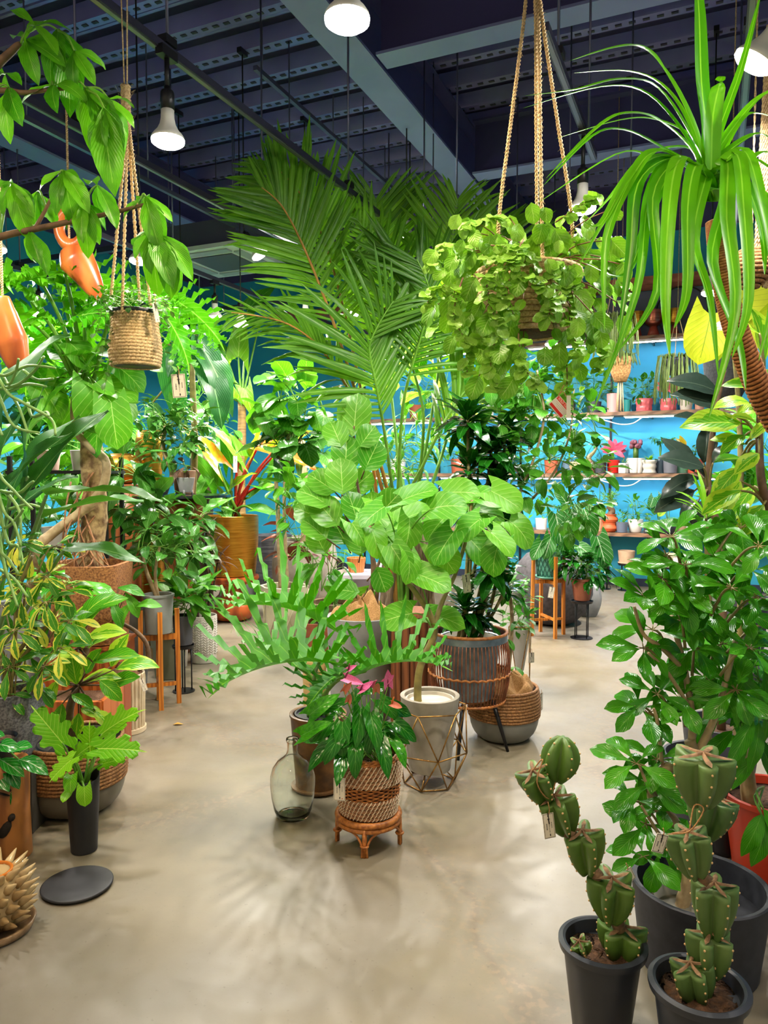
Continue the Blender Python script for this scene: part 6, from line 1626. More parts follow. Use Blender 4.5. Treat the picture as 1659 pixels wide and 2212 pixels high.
hand((20, 190, D), [(25, 240, -.1), (-10, 260, -.1), (40, 230, 0), (-20, 180, 0)], (-20, 210, D))
hand((10, 160, D + .1), [(-30, 120, 0), (30, 150, -.05), (10, 230, 0)], (-20, 200, D))
hand((25, 395, D), [(-20, 400, 0), (-15, 440, -.05), (40, 470, -.1), (60, 450, -.05), (80, 430, 0), (0, 380, .05)], (0, 512, D))
hand((138, 370, D), [(85, 390, 0), (110, 430, -.08), (145, 440, -.1), (180, 430, -.08), (185, 400, 0), (160, 350, .1)], (122, 405, D))
hand((80, 415, D + .05), [(110, 470, 0), (70, 480, -.05), (130, 470, 0), (60, 440, 0)], (100, 450, D))
hand((180, 435, D), [(165, 500, -.08), (210, 500, -.05), (190, 510, -.1), (130, 480, 0), (240, 470, 0)], (170, 475, D))
hand((210, 400, D), [(250, 470, -.05), (230, 420, 0), (200, 440, 0), (190, 370, .1)], (170, 475, D))
hand((315, 425, D), [(270, 450, 0), (330, 500, -.1), (365, 490, -.05), (350, 450, 0), (300, 410, .1)], (300, 445, D))
hand((325, 500, D), [(285, 540, -.05), (305, 560, -.08), (335, 600, -.1), (365, 590, -.1), (385, 560, -.05), (430, 600, 0), (280, 510, .05)], (320, 440, D))
hand((75, 55, D - .05), [(40, 20, 0), (110, 40, 0), (20, 90, 0), (120, 90, -.05)], (45, 95, D))
hand((160, 110, D), [(195, 160, -.05), (150, 170, -.05), (190, 110, 0)], (125, 65, D))
hand((235, 215, D), [(280, 250, 0), (275, 200, .05), (295, 290, 0), (215, 250, -.05)], (185, 190, D))
hand((5, 400, D + .05), [(-25, 430, 0), (25, 440, -.05), (15, 370, .05)], (0, 512, D))
hand((350, 510, D), [(400, 540, 0), (420, 570, -.05), (375, 600, -.1), (340, 570, -.08)], (325, 470, D))
hand((65, 500, D), [(75, 550, -.08), (110, 560, -.05), (40, 545, 0)], (75, 495, D))
pl.done(S_GREEN, 'petioles')

# ------------------------------------------------------------------ jute hanging pot
hp = P(292, 735, 2.95)
pl = Plant('jute_hanging_pot', 'woven jute hanging pot with trailing small leaved vine', 'hanging plant', hp - V((0, 0, .1)), seed=123)
rope_rows(MB(), [(.088 + .006 * sin(i * .35), .004 + i * .0125) for i in range(16)], 72, 30, .0085).build('woven_pot', JUTE, pl.root)
MB().lathe([(.001, .0), (.084, .0), (.088, .2), (.094, .21), (.088, .212), (.078, .19), (.001, .18)], 32).build('liner', PLASTICB, pl.root)
D = hp.y
knot = P(272, 215, D)
for i, (u, v, z) in enumerate([(240, 640, 0), (264, 675, -.09), (302, 650, .09), (325, 660, .0)]):
    e = P(u, v, D + z)
    rope([pl.loc(knot), pl.loc(P(272 + i * 3, 290, D)), pl.loc(e)], .0062, 'rope', JUTE, pl.root, 42, 70, i + 7)
rope([pl.loc(knot + V((0, 0, -.1))), pl.loc(knot + V((0, 0, .05)))], .018, 'rope_knot', JUTE, pl.root, 6, 40)
trk = knot + V((.004, 0, .0)); 
for s in (-.012, .012): MB().tube([pl.loc(knot + V((s * .4, 0, .03))), pl.loc(V((knot.x + s, knot.y, TRACK_Z + .0)))], .003, 5).build('cord', JUTE, pl.root)
pl.blob(P(290, 655, D), (.17, .14, .05), 70, 'small', M_PEPER, (.025, .04), .1, .6, .0012, hub=hp + V((0, 0, .1)), wscale=1.3)
for (u0, v0, u1, v1) in [(232, 670, 215, 790), (345, 650, 365, 720), (240, 660, 225, 850), (355, 690, 372, 790), (222, 640, 205, 720), (250, 700, 262, 730)]:
    p0, p1 = P(u0, v0, D - .06), P(u1, v1, D - .06)
    pl.stem([hp + V((0, 0, .12)), p0, p0.lerp(p1, .5) + V((.01, 0, 0)), p1], .0014, .001, 4, 4)
    for k in range(9):
        pl.leaf(leaf_mesh('small', M_PEPER, k % 3), p0.lerp(p1, k / 8), V((pl.rnd.uniform(-1, 1), pl.rnd.uniform(-1, 0), pl.rnd.uniform(-.6, .3))), .035, 0, 1.4)
pl.done(S_GREEN, 'vines')
price_tag(P(333, 655, D - .1), .02, .07, 'narrow tag on the rope of the jute hanging pot', rz=.8, swing=-.2, string=.04)
price_tag(P(384, 808, D - .05), .052, .09, 'white price tag dangling below the jute hanging pot', rz=.1, swing=-.08, string=.03)

# ------------------------------------------------------------------ carved wooden ornaments
CARVE = wood('carved_wood', srgb(206, 110, 48), srgb(160, 74, 30), 2.5, (3, 3, 1.5), .3)
def ornament(path, rs, label, hole=None, sq=.6):
    o0 = P(*path[-1]); t = thing('wood_ornament', label, 'ornament', o0)
    q = smooth_path([P(*p) - o0 for p in path], 6)
    k = len(q); rr = []
    for i in range(k):
        x = i / (k - 1) * (len(rs) - 1); j = min(int(x), len(rs) - 2); rr.append(lerp(rs[j], rs[j + 1], x - j))
    m = MB().tube(q, rr, 14); m.v = [(p[0], p[1] * sq, p[2]) for p in m.v]
    m.build('body', CARVE, t)
    if hole:
        c = P(*hole[0]) - o0
        h = MB().torus((0, 0, 0), hole[1], hole[2], 28, 10); h.v = [(p[0] * .75 + c.x, p[2] + c.y * 1, p[1] + c.z) for p in h.v]
        h.build('loop', CARVE, t)
    rope([q[0] + V((0, 0, .0)), q[0] + V((0, 0, .9))], .006, 'rope', JUTE, t, 40)
    return t
ornament([(150, 535, 4.0), (165, 560, 4.0), (185, 590, 4.0), (205, 625, 4.0), (215, 648, 4.0)], [.055, .095, .075, .05, .015], 'carved hollow wooden ornament with loop behind the money tree', ((155, 494, 4.0), .088, .036))
ornament([(5, 640, 3.4), (8, 680, 3.4), (25, 740, 3.4), (40, 790, 3.4), (45, 815, 3.4)], [.03, .06, .075, .05, .015], 'long carved wooden ornament hanging at the photo edge')

# ------------------------------------------------------------------ split leaf philodendron in the cork pot
CORK = mat('cork', srgb(170, 116, 66), srgb(110, 68, 36), rough=.95, scale=90, bump=.6, bdist=.006)
b = G(200, 1560)
D = b.y
PLINTH = wood('plinth_wood', srgb(176, 96, 44), srgb(120, 60, 26), 3, (6, 6, .8), .4)
t = thing('wooden_plinth', 'orange wooden plinth carrying the big cork pot', 'plinth', b)
for k in range(5):
    MB().box((-.16 + k * .08, -.17, .24), (.078, .03, .48)).build('board', PLINTH, t, smooth=False)
    MB().box((-.16 + k * .08, .17, .24), (.078, .03, .48)).build('board', PLINTH, t, smooth=False)
for x in (-.185, .185): MB().box((x, 0, .24), (.03, .31, .48)).build('side', PLINTH, t, smooth=False)
MB().box((0, 0, .49), (.42, .38, .02)).build('top', PLINTH, t, smooth=False)
pl = Plant('selloum', 'split leaf tree philodendron with scarred trunk in the square cork pot', 'potted plant', b + V((0, 0, .502)), seed=131)
sqf = lambda a, rr, zz: (rr * (abs(cos(a)) ** 6 + abs(sin(a)) ** 6) ** (-1 / 6), zz)
pot(pl.root, .185, .215, .46, CORK, .03, fn=sqf, n=48, inner=.92)
BARK = mat('scarred_bark', srgb(176, 150, 104), srgb(104, 78, 50), rough=.85, scale=26, bump=.8, bdist=.012)
pl.trunk([b + V((0, 0, .9)), P(205, 1100, D), P(200, 1000, D), P(195, 930, D), P(190, 870, D)], .075, .06, BARK, n=14, knob=.1)
for k in range(16):
    a0 = b + V((pl.rnd.uniform(-.07, .07), -.07, 1.0 + pl.rnd.uniform(0, .5)))
    e = b + V((pl.rnd.uniform(-.17, .17), pl.rnd.uniform(-.19, -.05), .93))
    pl.stem([a0, a0.lerp(e, .5) + V((pl.rnd.uniform(-.05, .05), -.05, 0)), e], .006, .0035, 5, 5)
SL = [(90, 610, -30, 560, .5), (60, 640, 0, 560, .45), (120, 600, 190, 560, .5), (140, 640, 220, 620, .5), (180, 680, 240, 640, .45), (200, 660, 160, 760, .4), (360, 640, 455, 650, .42), (330, 650, 440, 720, .42), (60, 690, -40, 720, .45), (260, 640, 300, 600, .4), (110, 720, 30, 780, .4), (210, 700, 240, 600, .45), (140, 590, 60, 570, .45)]
for i, (u0, v0, u1, v1, L) in enumerate(SL):
    z = pl.rnd.uniform(-.5, .1)
    a, q = P(u0, v0, D + z), P(u1, v1, D + z - .1)
    d = (q - a).normalized(); d.z -= .25
    pl.leaf(lobed_mesh(M_SELLOUM, i % 3, 9, 0.95, 0.72, 0.03, 0.9, 0.3, True, 0.25), a, d, L, pl.rnd.uniform(-.3, .3), 1.0, up=V((0, -.5, .8)))
    s0 = P(190, 880, D)
    sp = smooth_path([pl.loc(s0), pl.loc(s0.lerp(a, .55) + V((0, 0, .08))), pl.loc(a)], 5)
    MB().tube(sp, radii(.015, .008, len(sp)), 7).build('petiole', S_GREEN, pl.root)
pl.done(mat('aerial_root', srgb(160, 112, 74), srgb(120, 82, 52), rough=.8, scale=40), 'aerial_roots')

# ------------------------------------------------------------------ bent pale trunk with heart leaves
b = G(60, 1545)
pl = Plant('bent_fig', 'heart leaved fig on a long bent bare trunk at the left', 'potted plant', b, seed=133)
pot(pl.root, .13, .17, .7, CONCG, .015)
D = b.y - .25
pl.trunk([b + V((0, 0, .6)), P(85, 1190, D), P(110, 1155, D), P(170, 1110, D), P(215, 1065, D), P(230, 1020, D), P(225, 990, D), P(195, 965, D), P(165, 930, D), P(160, 870, D), P(175, 800, D)], .032, .018, S_PALE, n=12, knob=.04)
HF = [(180, 760, 80, 750, .26), (170, 770, 240, 745, .24), (160, 800, 100, 820, .26), (190, 790, 205, 760, .2), (170, 820, 60, 860, .28), (200, 830, 210, 930, .3), (210, 830, 290, 850, .26), (150, 860, 170, 960, .26), (230, 840, 330, 880, .26), (130, 830, 60, 800, .24), (240, 870, 250, 950, .26), (110, 860, 150, 920, .24),
      (280, 800, 330, 790, .22), (120, 780, 130, 740, .22), (100, 900, 40, 930, .24), (220, 900, 190, 990, .24), (250, 790, 320, 830, .22), (150, 740, 190, 770, .2), (90, 830, 120, 880, .24)]
for i, (u0, v0, u1, v1, L) in enumerate(HF):
    z = pl.rnd.uniform(-.25, .2)
    a, q = P(u0, v0, D + z), P(u1, v1, D + z - .05)
    pl.leaf(leaf_mesh('heart', M_FICUS_U, i % 3), a, q - a, L, pl.rnd.uniform(-.4, .4), 1.0, up=V((0, -.5, .8)))
    s0 = P(175, 830, D); pl.stem([s0, s0.lerp(a, .5) + V((0, 0, .04)), a], .005, .0035, 6, 4)
pl.done(S_GREEN)

# ------------------------------------------------------------------ bird of paradise at the edge
b = G(-60, 1640)
pl = Plant('bird_of_paradise', 'bird of paradise with big grey green paddle leaves at the edge', 'potted plant', b, seed=135)
pot(pl.root, .13, .16, .35, CONCG, .015)
for i, (u0, v0, u1, v1, L, z) in enumerate([(50, 1080, 165, 885, .5, 0), (25, 1060, 95, 880, .42, .1), (-10, 930, 10, 715, .5, -.1), (100, 1070, 305, 1032, .48, -.1), (60, 1030, 30, 880, .4, 0), (0, 1040, -20, 900, .4, .0), (90, 1120, 300, 1030, .42, .1), (140, 1185, 290, 1165, .34, .05), (10, 1150, 60, 1000, .4, .15), (-20, 1100, 70, 960, .45, -.1)]):
    D = 3.0
    a, q = P(u0, v0, D + z), P(u1, v1, D + z - .05)
    pl.leaf(leaf_mesh('paddle', M_STREL, i % 3), a, q - a, max(L, (q - a).length), pl.rnd.uniform(-.3, .3), 1.0, up=V((0, -.12, 1)) if i in (3, 6, 7) else V((-.55, -.6, .5)))
    s0 = b + V((pl.rnd.uniform(-.05, .05), 0, .3))
    sp = smooth_path([pl.loc(s0), pl.loc(s0.lerp(a, .6)), pl.loc(a)], 5)
    MB().tube(sp, radii(.014, .007, len(sp)), 7).build('petiole', mat('petiole_grey_green', srgb(110, 150, 90), rough=.45), pl.root)

# ------------------------------------------------------------------ hanging pencil cactus
hb = P(-130, 740, 2.4)
pl = Plant('pencil_cactus', 'hanging pencil cactus with pale green finger stems at the edge', 'hanging plant', hb, seed=137)
pot(pl.root, .09, .12, .16, PLASTICB, .008)
rope([V((0, 0, .1)), V((0, 0, 1.9))], .006, 'rope', JUTE, pl.root, 60)
PENC = mat('pencil_green', srgb(130, 176, 96), srgb(104, 150, 74), rough=.4, scale=20)
def pencil(path, r0, depth=0):
    q = smooth_path([pl.loc(P(*p)) for p in path], 5)
    MB().tube(q, radii(r0, r0 * .7, len(q)), 6).build('finger_stem', PENC, pl.root)
for pth in [[(-40, 740), (0, 810), (60, 790), (120, 795)], [(-40, 740), (10, 840), (50, 870), (110, 905), (120, 940)], [(-40, 760), (0, 860), (30, 920), (85, 935)], [(0, 840), (40, 830), (75, 800), (95, 770)], [(20, 845), (60, 830), (100, 835)], [(30, 860), (45, 890), (60, 935)], [(-40, 760), (-10, 900), (0, 930), (5, 940)], [(5, 810), (20, 830), (35, 800), (40, 775)],
            [(60, 870), (70, 900), (100, 890), (105, 900)], [(50, 800), (80, 820), (115, 818)], [(-40, 800), (-10, 1000), (30, 1060), (70, 1100)], [(-40, 850), (0, 1080), (30, 1130), (45, 1180)], [(-30, 900), (10, 1150), (40, 1180), (50, 1220)], [(0, 1060), (40, 1065), (65, 1045), (72, 1040)], [(20, 1100), (60, 1090), (85, 1095)], [(-20, 1000), (-5, 1170), (20, 1210), (40, 1240)],
            [(-20, 1020), (5, 1200), (25, 1270), (38, 1310)], [(0, 1230), (30, 1250), (60, 1290)], [(-10, 1100), (10, 1140), (40, 1115), (50, 1100)], [(10, 1060), (40, 1100), (45, 1150), (42, 1210)]]:
    pencil([(u, v, 2.4 - .03 * i) for i, (u, v) in enumerate(pth)], .0058)

# ------------------------------------------------------------------ stone pot with variegated schefflera, boxes and ribbed pot
b = G(15, 1800); hstone = .3
t = thing('grey_plinth', 'dark plinth under the speckled stone pot', 'plinth', V((b.x, 3.15, 0)))
MB().box((0, 0, hstone / 2), (.22, .22, hstone)).build('body', mat('plinth_dark', srgb(70, 66, 62), rough=.7), t, smooth=False)
MB().box((0, 0, hstone - .01), (.24, .24, .02)).build('cap', mat('plinth_dark', srgb(70, 66, 62)), t, smooth=False)
pl = Plant('variegated_schefflera', 'yellow and green variegated schefflera in the grey speckled stone pot', 'potted plant', V((P(18, 1570, 3.1).x, 3.1, hstone + .002)), seed=141)
STONE = mat('speckled_grey', srgb(128, 128, 134), srgb(84, 84, 92), rough=.75, scale=110, bump=.2, contrast=(.4, .6))
pot(pl.root, .09, .145, .29, STONE, .022, belly=.018, inner=.86)
D = 3.05
for pth in [[(10, 1520), (20, 1440), (60, 1380), (80, 1330)], [(0, 1530), (10, 1450), (-10, 1380)], [(20, 1520), (30, 1450), (110, 1340), (130, 1280)], [(15, 1520), (30, 1400), (40, 1280), (70, 1200)]]:
    pl.trunk([P(u, v, D) for (u, v) in pth], .012, .006, S_OLIVE, 'branch')
for k in range(10):
    u = pl.rnd.uniform(0, 40); pl.stem([P(u, 1400 + pl.rnd.uniform(0, 40), D - .03), P(u - 5, 1470, D - .05), P(u - 8, 1530, D - .04)], .003, .002, 4, 4)
for (u, v, k) in [(45, 1290, 8), (100, 1245, 8), (30, 1360, 8), (115, 1340, 8), (60, 1410, 8), (15, 1240, 8), (70, 1190, 8), (120, 1180, 7), (20, 1440, 8), (95, 1440, 7), (140, 1270, 7), (5, 1310, 8), (75, 1340, 8), (130, 1400, 6), (10, 1500, 6), (60, 1260, 8), (100, 1300, 8), (40, 1170, 7), (0, 1400, 8), (80, 1480, 7), (150, 1340, 6)]:
    c0 = P(u, v, D + pl.rnd.uniform(-.15, .1))
    pl.whorl(c0, V((pl.rnd.uniform(-.3, .3), -.6, .75)), k, 'obovate', M_SCHEFV, (.08, .12), -.25, .02, .2, .25, .85)
    h = P(lerp(u, 40, .5), v + 60, D); pl.stem([h, h.lerp(c0, .6) + V((0, 0, .03)), c0], .004, .0025, 5, 4)
pl.done(S_OLIVE, 'branches')
b = V((P(150, 1600, 3.85).x, 3.85, 0))
CRATE = wood('crate_wood', srgb(190, 104, 46), srgb(140, 66, 26), 3, (6, 6, .8), .4)
t = thing('wooden_planter_box', 'orange wooden planter box behind the lime edged ficus', 'box', b)
for k in range(5):
    for sy in (-.2, .2): MB().box((-.2 + k * .1, sy, .19), (.097, .025, .36)).build('board', CRATE, t, smooth=False)
for sx in (-.245, .245):
    for k in range(4): MB().box((sx, -.15 + k * .1, .19), (.025, .097, .36)).build('board', CRATE, t, smooth=False)
MB().box((0, 0, .3), (.46, .38, .02)).build('burlap_cover', BURLAPD, t, smooth=False)
for x in (-.2, .2):
    for y in (-.16, .16): MB().box((x, y, .01), (.04, .04, .02)).build('foot', BLACK, t, smooth=False)
leafy('dark_palmate_plant', 'dark green hand leaved plant growing from the wooden planter box', 0, 0, None, [(130, 1310, 40, 40, 12), (150, 1260, 40, 30, 8)], 'pachira', M_SCHEFF, (.16, .24), 143, S_BROWN, base=b, lift=.31, wscale=1.1, face=.5)
b = G(273, 1578)
pl = Plant('ribbed_pot_plant', 'cream vertically ribbed pot with brown burlap and bent stem', 'potted plant', b, seed=145)
CREAMR = mat('cream_ribbed', srgb(206, 190, 160), srgb(190, 172, 142), rough=.6, scale=8)
pot(pl.root, .1, .108, .34, CREAMR, .012, fn=lambda a, rr, zz: (rr + (.0045 * (1 if cos(28 * a) > 0 else -1) if .03 < zz < .335 and rr > .09 else 0), zz), n=224, soil=None)
MB().lathe([(.108, 0), (.112, .004), (.112, .028), (.1, .03)], 48).build('base_ring', CREAMR, pl.root, sharp=30)
burlap(pl.root, .09, .34, BURLAPD, 3, .025, .05)
D = b.y
pl.trunk([b + V((.08, 0, .36)), P(318, 1430, D), P(318, 1395, D), P(295, 1365, D), P(250, 1340, D), P(200, 1315, D), P(170, 1270, D)], .014, .01, S_BROWN)
for (u0, v0, u1, v1) in [(285, 1300, 250, 1340), (270, 1280, 310, 1330), (260, 1290, 230, 1275), (290, 1310, 335, 1290), (255, 1270, 300, 1265), (240, 1300, 260, 1335), (230, 1290, 190, 1300)]:
    a, q = P(u0, v0, D - .1), P(u1, v1, D - .15); pl.leaf(leaf_mesh('pachira', M_GREEN2, 1), a, q - a, .17, 0, 1.1, up=V((0, -.6, .8)))
    pl.stem([P(250, 1340, D), a], .004, .003, 5, 2)
pl.done(S_BROWN)
price_tag(P(246, 1508, D - .13), .045, .09, 'square tag hanging on the wooden planter box', rz=.1, string=.03)
price_tag(P(305, 1465, D - .1), .03, .08, 'small tag tilted on the cream ribbed pot', rz=.6, swing=-.3, string=.03)

# ------------------------------------------------------------------ stands with grey pots, herringbone pot, olive pot
b = G(346, 1522)
wood_stand(b, .112, .62, .47, 'wooden four legged stand holding the pale grey pot', .35, .018)
GP1 = mat('pale_grey_glaze', srgb(140, 146, 144), srgb(126, 132, 130), rough=.5, scale=6)
leafy('twin_stem_plant', 'twin stemmed grey green plant in the pale grey pot on wooden stand', 346, 1522, (.082, .094, .25, GP1, .012, .006), [(350, 1210, 60, 40, 26), (330, 1170, 50, 40, 20), (400, 1190, 40, 30, 16)], 'oval', M_DARKF, (.11, .17), 151, S_PALE, lift=.47, face=.4,
      trunk=[([(318, 1240, 0), (305, 1190, 0)], .016, .01, S_PALE), ([(335, 1240, 0), (345, 1180, 0)], .012, .008, S_PALE)], soil=GRAVEL)
b = G(397, 1493)
wire_stand(b, .068, .31, 'black wire stand under the charcoal pot')
leafy('peace_lily', 'peace lily in the charcoal pot on black wire stand', 397, 1493, (.062, .067, .2, mat('charcoal_glaze', srgb(78, 80, 88), srgb(66, 68, 76), rough=.45, scale=6), .008), [(400, 1280, 30, 25, 18), (415, 1300, 30, 25, 16), (385, 1300, 25, 25, 12)], 'lance', M_GREEN2, (.16, .26), 152, S_GREEN, lift=.325, wscale=1.5, face=.3, droop=-.1)
b = G(440, 1428)
pl = Plant('bronze_dracaena', 'bronze leaved dracaena canes in the white herringbone pot', 'potted plant', b, seed=153)
HERR = mat('white_glaze', srgb(222, 216, 208), srgb(206, 200, 192), rough=.5, scale=6)
pot(pl.root, .1, .107, .37, HERR, .012)
hm = MB()
for i in range(28):
    for j in range(15):
        a = 2 * pi * i / 28; z = .075 + j * .0195; R0 = .104 + .004 * z; s = 1 if i % 2 else -1
        a1 = a + 2 * pi / 28 * .86
        hm.tube([(R0 * cos(a), R0 * sin(a), z - s * .008), (R0 * cos(a1), R0 * sin(a1), z + s * .008)], .0042, 4)
hm.build('herringbone_relief', HERR, pl.root)['kind'] = 'stuff'
D = b.y
for (u, v) in [(430, 1170), (455, 1190), (415, 1200), (445, 1150), (470, 1215)]:
    c0 = P(u, v, D + pl.rnd.uniform(-.1, .1))
    s0 = b + V((pl.rnd.uniform(-.05, .05), pl.rnd.uniform(-.05, .05), .33))
    pl.trunk([s0, s0.lerp(c0, .5) + V((.01, 0, 0)), c0], .009, .007, mat('cane_dark', srgb(90, 66, 50), srgb(60, 42, 32), rough=.7, scale=60), 'cane', 8)
    for k in range(20):
        t_ = k / 20; el = lerp(1.3, -.4, t_); az = k * 2.4
        d = V((cos(az) * cos(el), sin(az) * cos(el), sin(el)))
        pl.leaf(leaf_mesh('blade', M_BROWNLEAF, k % 3), c0 + d * .01, d, .17 * pl.rnd.uniform(.7, 1.1), 0, 1.3)
pl.done(S_BROWN)
t = thing('planter', 'olive grey faceted planter behind the wooden stand', 'pot', G(366, 1462))
pot(t, .1, .14, .33, mat('olive_glaze', srgb(132, 132, 108), srgb(116, 116, 94), rough=.5, scale=5), .014, n=7, sharp=20)
price_tag(P(322, 1400, 4.9), .05, .1, 'tag on the olive grey faceted planter', string=.02)

# ------------------------------------------------------------------ carved root table, gold ball pot, bonsai and pots behind
b = G(395, 1400)
ROOTW = wood('root_wood', srgb(176, 96, 50), srgb(120, 60, 28), 2.2, (3, 3, 1.5), .35)
t = thing('root_table', 'carved root wood table with dark glass top behind the bonsai', 'table', b)
MB().lathe([(.2, 0), (.19, .2), (.14, .55), (.13, .85), (.2, 1.1), (.26, 1.27), (.001, 1.28)], 28, fn=lambda a, rr, zz: (rr * (1 + .14 * sin(3 * a + zz * 3) + .06 * sin(7 * a - zz * 5)), zz)).build('root_base', ROOTW, t)
MB().lathe([(.001, 1.29), (.42, 1.29), (.42, 1.31), (.001, 1.31)], 40).build('glass_top', mat('dark_glass', srgb(30, 34, 40), rough=.1), t, sharp=40)
top = b + V((0, 0, 1.312))
pl = Plant('bonsai_fig', 'curved trunk bonsai fig with small dark leaves on the glass table', 'potted plant', top + V((-.16, -.08, 0)), seed=161)
pot(pl.root, .07, .1, .09, mat('charcoal_glaze', srgb(78, 80, 88)), .008)
D = b.y
pl.trunk([pl.o + V((0, 0, .08)), P(366, 1045, D), P(372, 1020, D), P(360, 990, D), P(352, 960, D), P(358, 920, D)], .028, .016, S_PALE)
k = D / FPX
for (u, v, ru, rv, n) in [(350, 900, 55, 40, 46), (400, 930, 45, 45, 34), (320, 950, 40, 45, 34), (370, 970, 50, 30, 26), (420, 900, 40, 40, 24)]:
    pl.blob(P(u, v, D), (ru * k, .18, rv * k), n, 'oval', M_DARKF, (.1, .16), .1, .6, .003, hub=P(358, 930, D), face=.35, wscale=.95)
pl.done(S_PALE)
pl = leafy('tripod_pot_plant', 'small bronze plant in the pale tripod pot on the glass table', 0, 0, (.05, .075, .12, CONCG, .008), [(398, 1005, 22, 14, 16)], 'small', M_BROWNLEAF, (.07, .11), 162, S_BROWN, base=top + V((.07, -.1, .02)))
for k in range(3):
    a = k * 2.1 + .5; MB().tube([(.05 * cos(a), .05 * sin(a), .02), (.055 * cos(a), .055 * sin(a), -.02)], .008, 6).build('foot', CONCG, pl.root)
t = thing('pot', 'brown square edged pot behind the bonsai on the table', 'pot', top + V((-.02, .2, 0))); pot(t, .08, .1, .2, mat('brown_clay', srgb(170, 124, 100), rough=.7), .01)
b = G(270, 1410)
t = thing('tall_wood_stump', 'tall orange wooden stump under the golden ball pot', 'stump', b)
MB().lathe([(.15, 0), (.14, .3), (.13, .9), (.16, 1.38), (.001, 1.385)], 28, fn=lambda a, rr, zz: (rr * (1 + .08 * sin(3 * a + zz * 2)), zz)).build('body', ROOTW, t)
MB().lathe([(.001, 1.386), (.17, 1.386), (.17, 1.4), (.001, 1.402)], 28).build('cap', ROOTW, t)
t = thing('golden_ball_pot', 'round golden ball pot among the left leaves', 'pot', b + V((0, 0, 1.402)))
MB().lathe([(.07, 0), (.13, .03), (.165, .1), (.165, .16), (.12, .23), (.08, .25), (.07, .245), (.09, .2), (.001, .18)], 36).build('body', GOLD, t)
t = thing('golden_vase', 'slim golden vase behind the heart leaved fig', 'vase', b + V((.12, .35, 0)))
MB().lathe([(.1, 0), (.12, .5), (.09, 1.2), (.12, 1.75), (.1, 1.86), (.09, 1.85), (.08, 1.6), (.001, 1.5)], 32).build('body', GOLD, t)
b = G(440, 1330)
t = thing('dark_cylinder_vase', 'dark brown tall cylinder vase beside the red stemmed philodendron', 'vase', b)
MB().lathe(pot_profile(.1, .12, 1.72, .012), 32).build('body', mat('dark_bronze', srgb(84, 66, 48), srgb(54, 42, 32), rough=.4, metal=.4, scale=8), t)
# dark paddle leaves, alocasia
b = G(400, 1365)
pl = Plant('dark_paddle_plant', 'plant with long dark drooping paddle leaves above the bonsai', 'potted plant', b, seed=171)
pot(pl.root, .15, .2, .5, CONC, .015)
D = b.y - .4
pl.trunk([b + V((0, 0, .45)), P(420, 1000, D + .2), P(415, 800, D), P(420, 720, D)], .035, .02, S_OLIVE)
for i, (u0, v0, u1, v1, L) in enumerate([(425, 725, 500, 900, .8), (410, 712, 525, 860, .75), (350, 740, 408, 890, .75), (400, 720, 360, 800, .6), (425, 720, 470, 690, .5), (330, 870, 350, 960, .5)]):
    a, q = P(u0, v0, D), P(u1, v1, D - .2)
    pl.leaf(leaf_mesh('paddle', M_BANANA, i % 3), a, q - a, (q - a).length * 1.05, pl.rnd.uniform(-.3, .3), 1.25, up=V((.3, -.8, .5)))
    pl.stem([P(420, 760, D), a], .012, .008, 6, 2)
pl.done(S_OLIVE)
b = G(528, 1290)
pl = Plant('alocasia', 'elephant ear with pale lime leaf on a ringed trunk', 'potted plant', b, seed=173)
pot(pl.root, .15, .2, .5, CONCG, .015)
D = b.y
pl.trunk([b + V((0, 0, .45)), P(520, 1080, D), P(522, 960, D), P(523, 900, D), P(522, 860, D)], .06, .045, mat('ringed_trunk', srgb(150, 120, 60), srgb(110, 84, 50), rough=.7, scale=5, stretch=(1, 1, 12), bump=.5, bdist=.01))
for i, (u0, v0, u1, v1, L, m_) in enumerate([(515, 770, 518, 700, .55, M_ALOC), (535, 670, 560, 640, .45, M_GREEN2), (560, 700, 530, 690, .3, M_GREEN2), (500, 860, 480, 820, .4, M_ALOC), (530, 840, 545, 900, .35, M_ALOC), (490, 770, 470, 740, .3, M_GREEN2)]):
    a, q = P(u0, v0, D - .1), P(u1, v1, D - .15)
    pl.leaf(leaf_mesh('arrow', m_, i % 3), a, q - a, L, 0, 1.2, up=V((0, -.95, .3)))
    pl.stem([P(522, 870, D), P(lerp(u0, 522, .5), lerp(v0, 870, .5), D), a], .016, .009, 7, 4)
pl.done(S_GREEN, 'stalks')
# leafy fillers along the left aisle, each a plant of its own
leafy('glossy_fig', 'glossy dark fig filling the gap above the cork pot', 270, 1500, (.14, .18, .6, CONCG), [(270, 1080, 60, 60, 30), (300, 1150, 40, 30, 12), (250, 1010, 60, 50, 22), (330, 1110, 40, 40, 14)], 'oval', M_DARKF, (.16, .26), 181, S_BROWN, face=.4)
leafy('left_green_bush', 'broad leaved green bush behind the bird of paradise', 90, 1440, (.14, .18, .6, CONCG), [(80, 1060, 90, 70, 34), (120, 960, 80, 60, 28), (40, 1140, 70, 50, 24), (160, 1140, 50, 50, 18)], 'oval', M_GREEN2, (.18, .3), 182, S_GREEN, face=.4, wscale=1.1)
leafy('grey_green_bush', 'grey green bush with narrow leaves beside the twin stems', 370, 1440, (.12, .15, .5, CONC), [(390, 1160, 60, 40, 34), (360, 1120, 50, 40, 24), (430, 1120, 40, 30, 16)], 'lance', M_DARKF, (.16, .26), 183, S_GREEN, wscale=1.5, face=.4)
leafy('far_left_tree', 'dark tree with small leaves near the side wall', 440, 1300, (.2, .25, .6, CONC), [(440, 850, 60, 50, 60), (470, 920, 40, 40, 30), (420, 820, 40, 40, 26)], 'oval', M_DARKF, (.14, .22), 184, S_BROWN, face=.3)
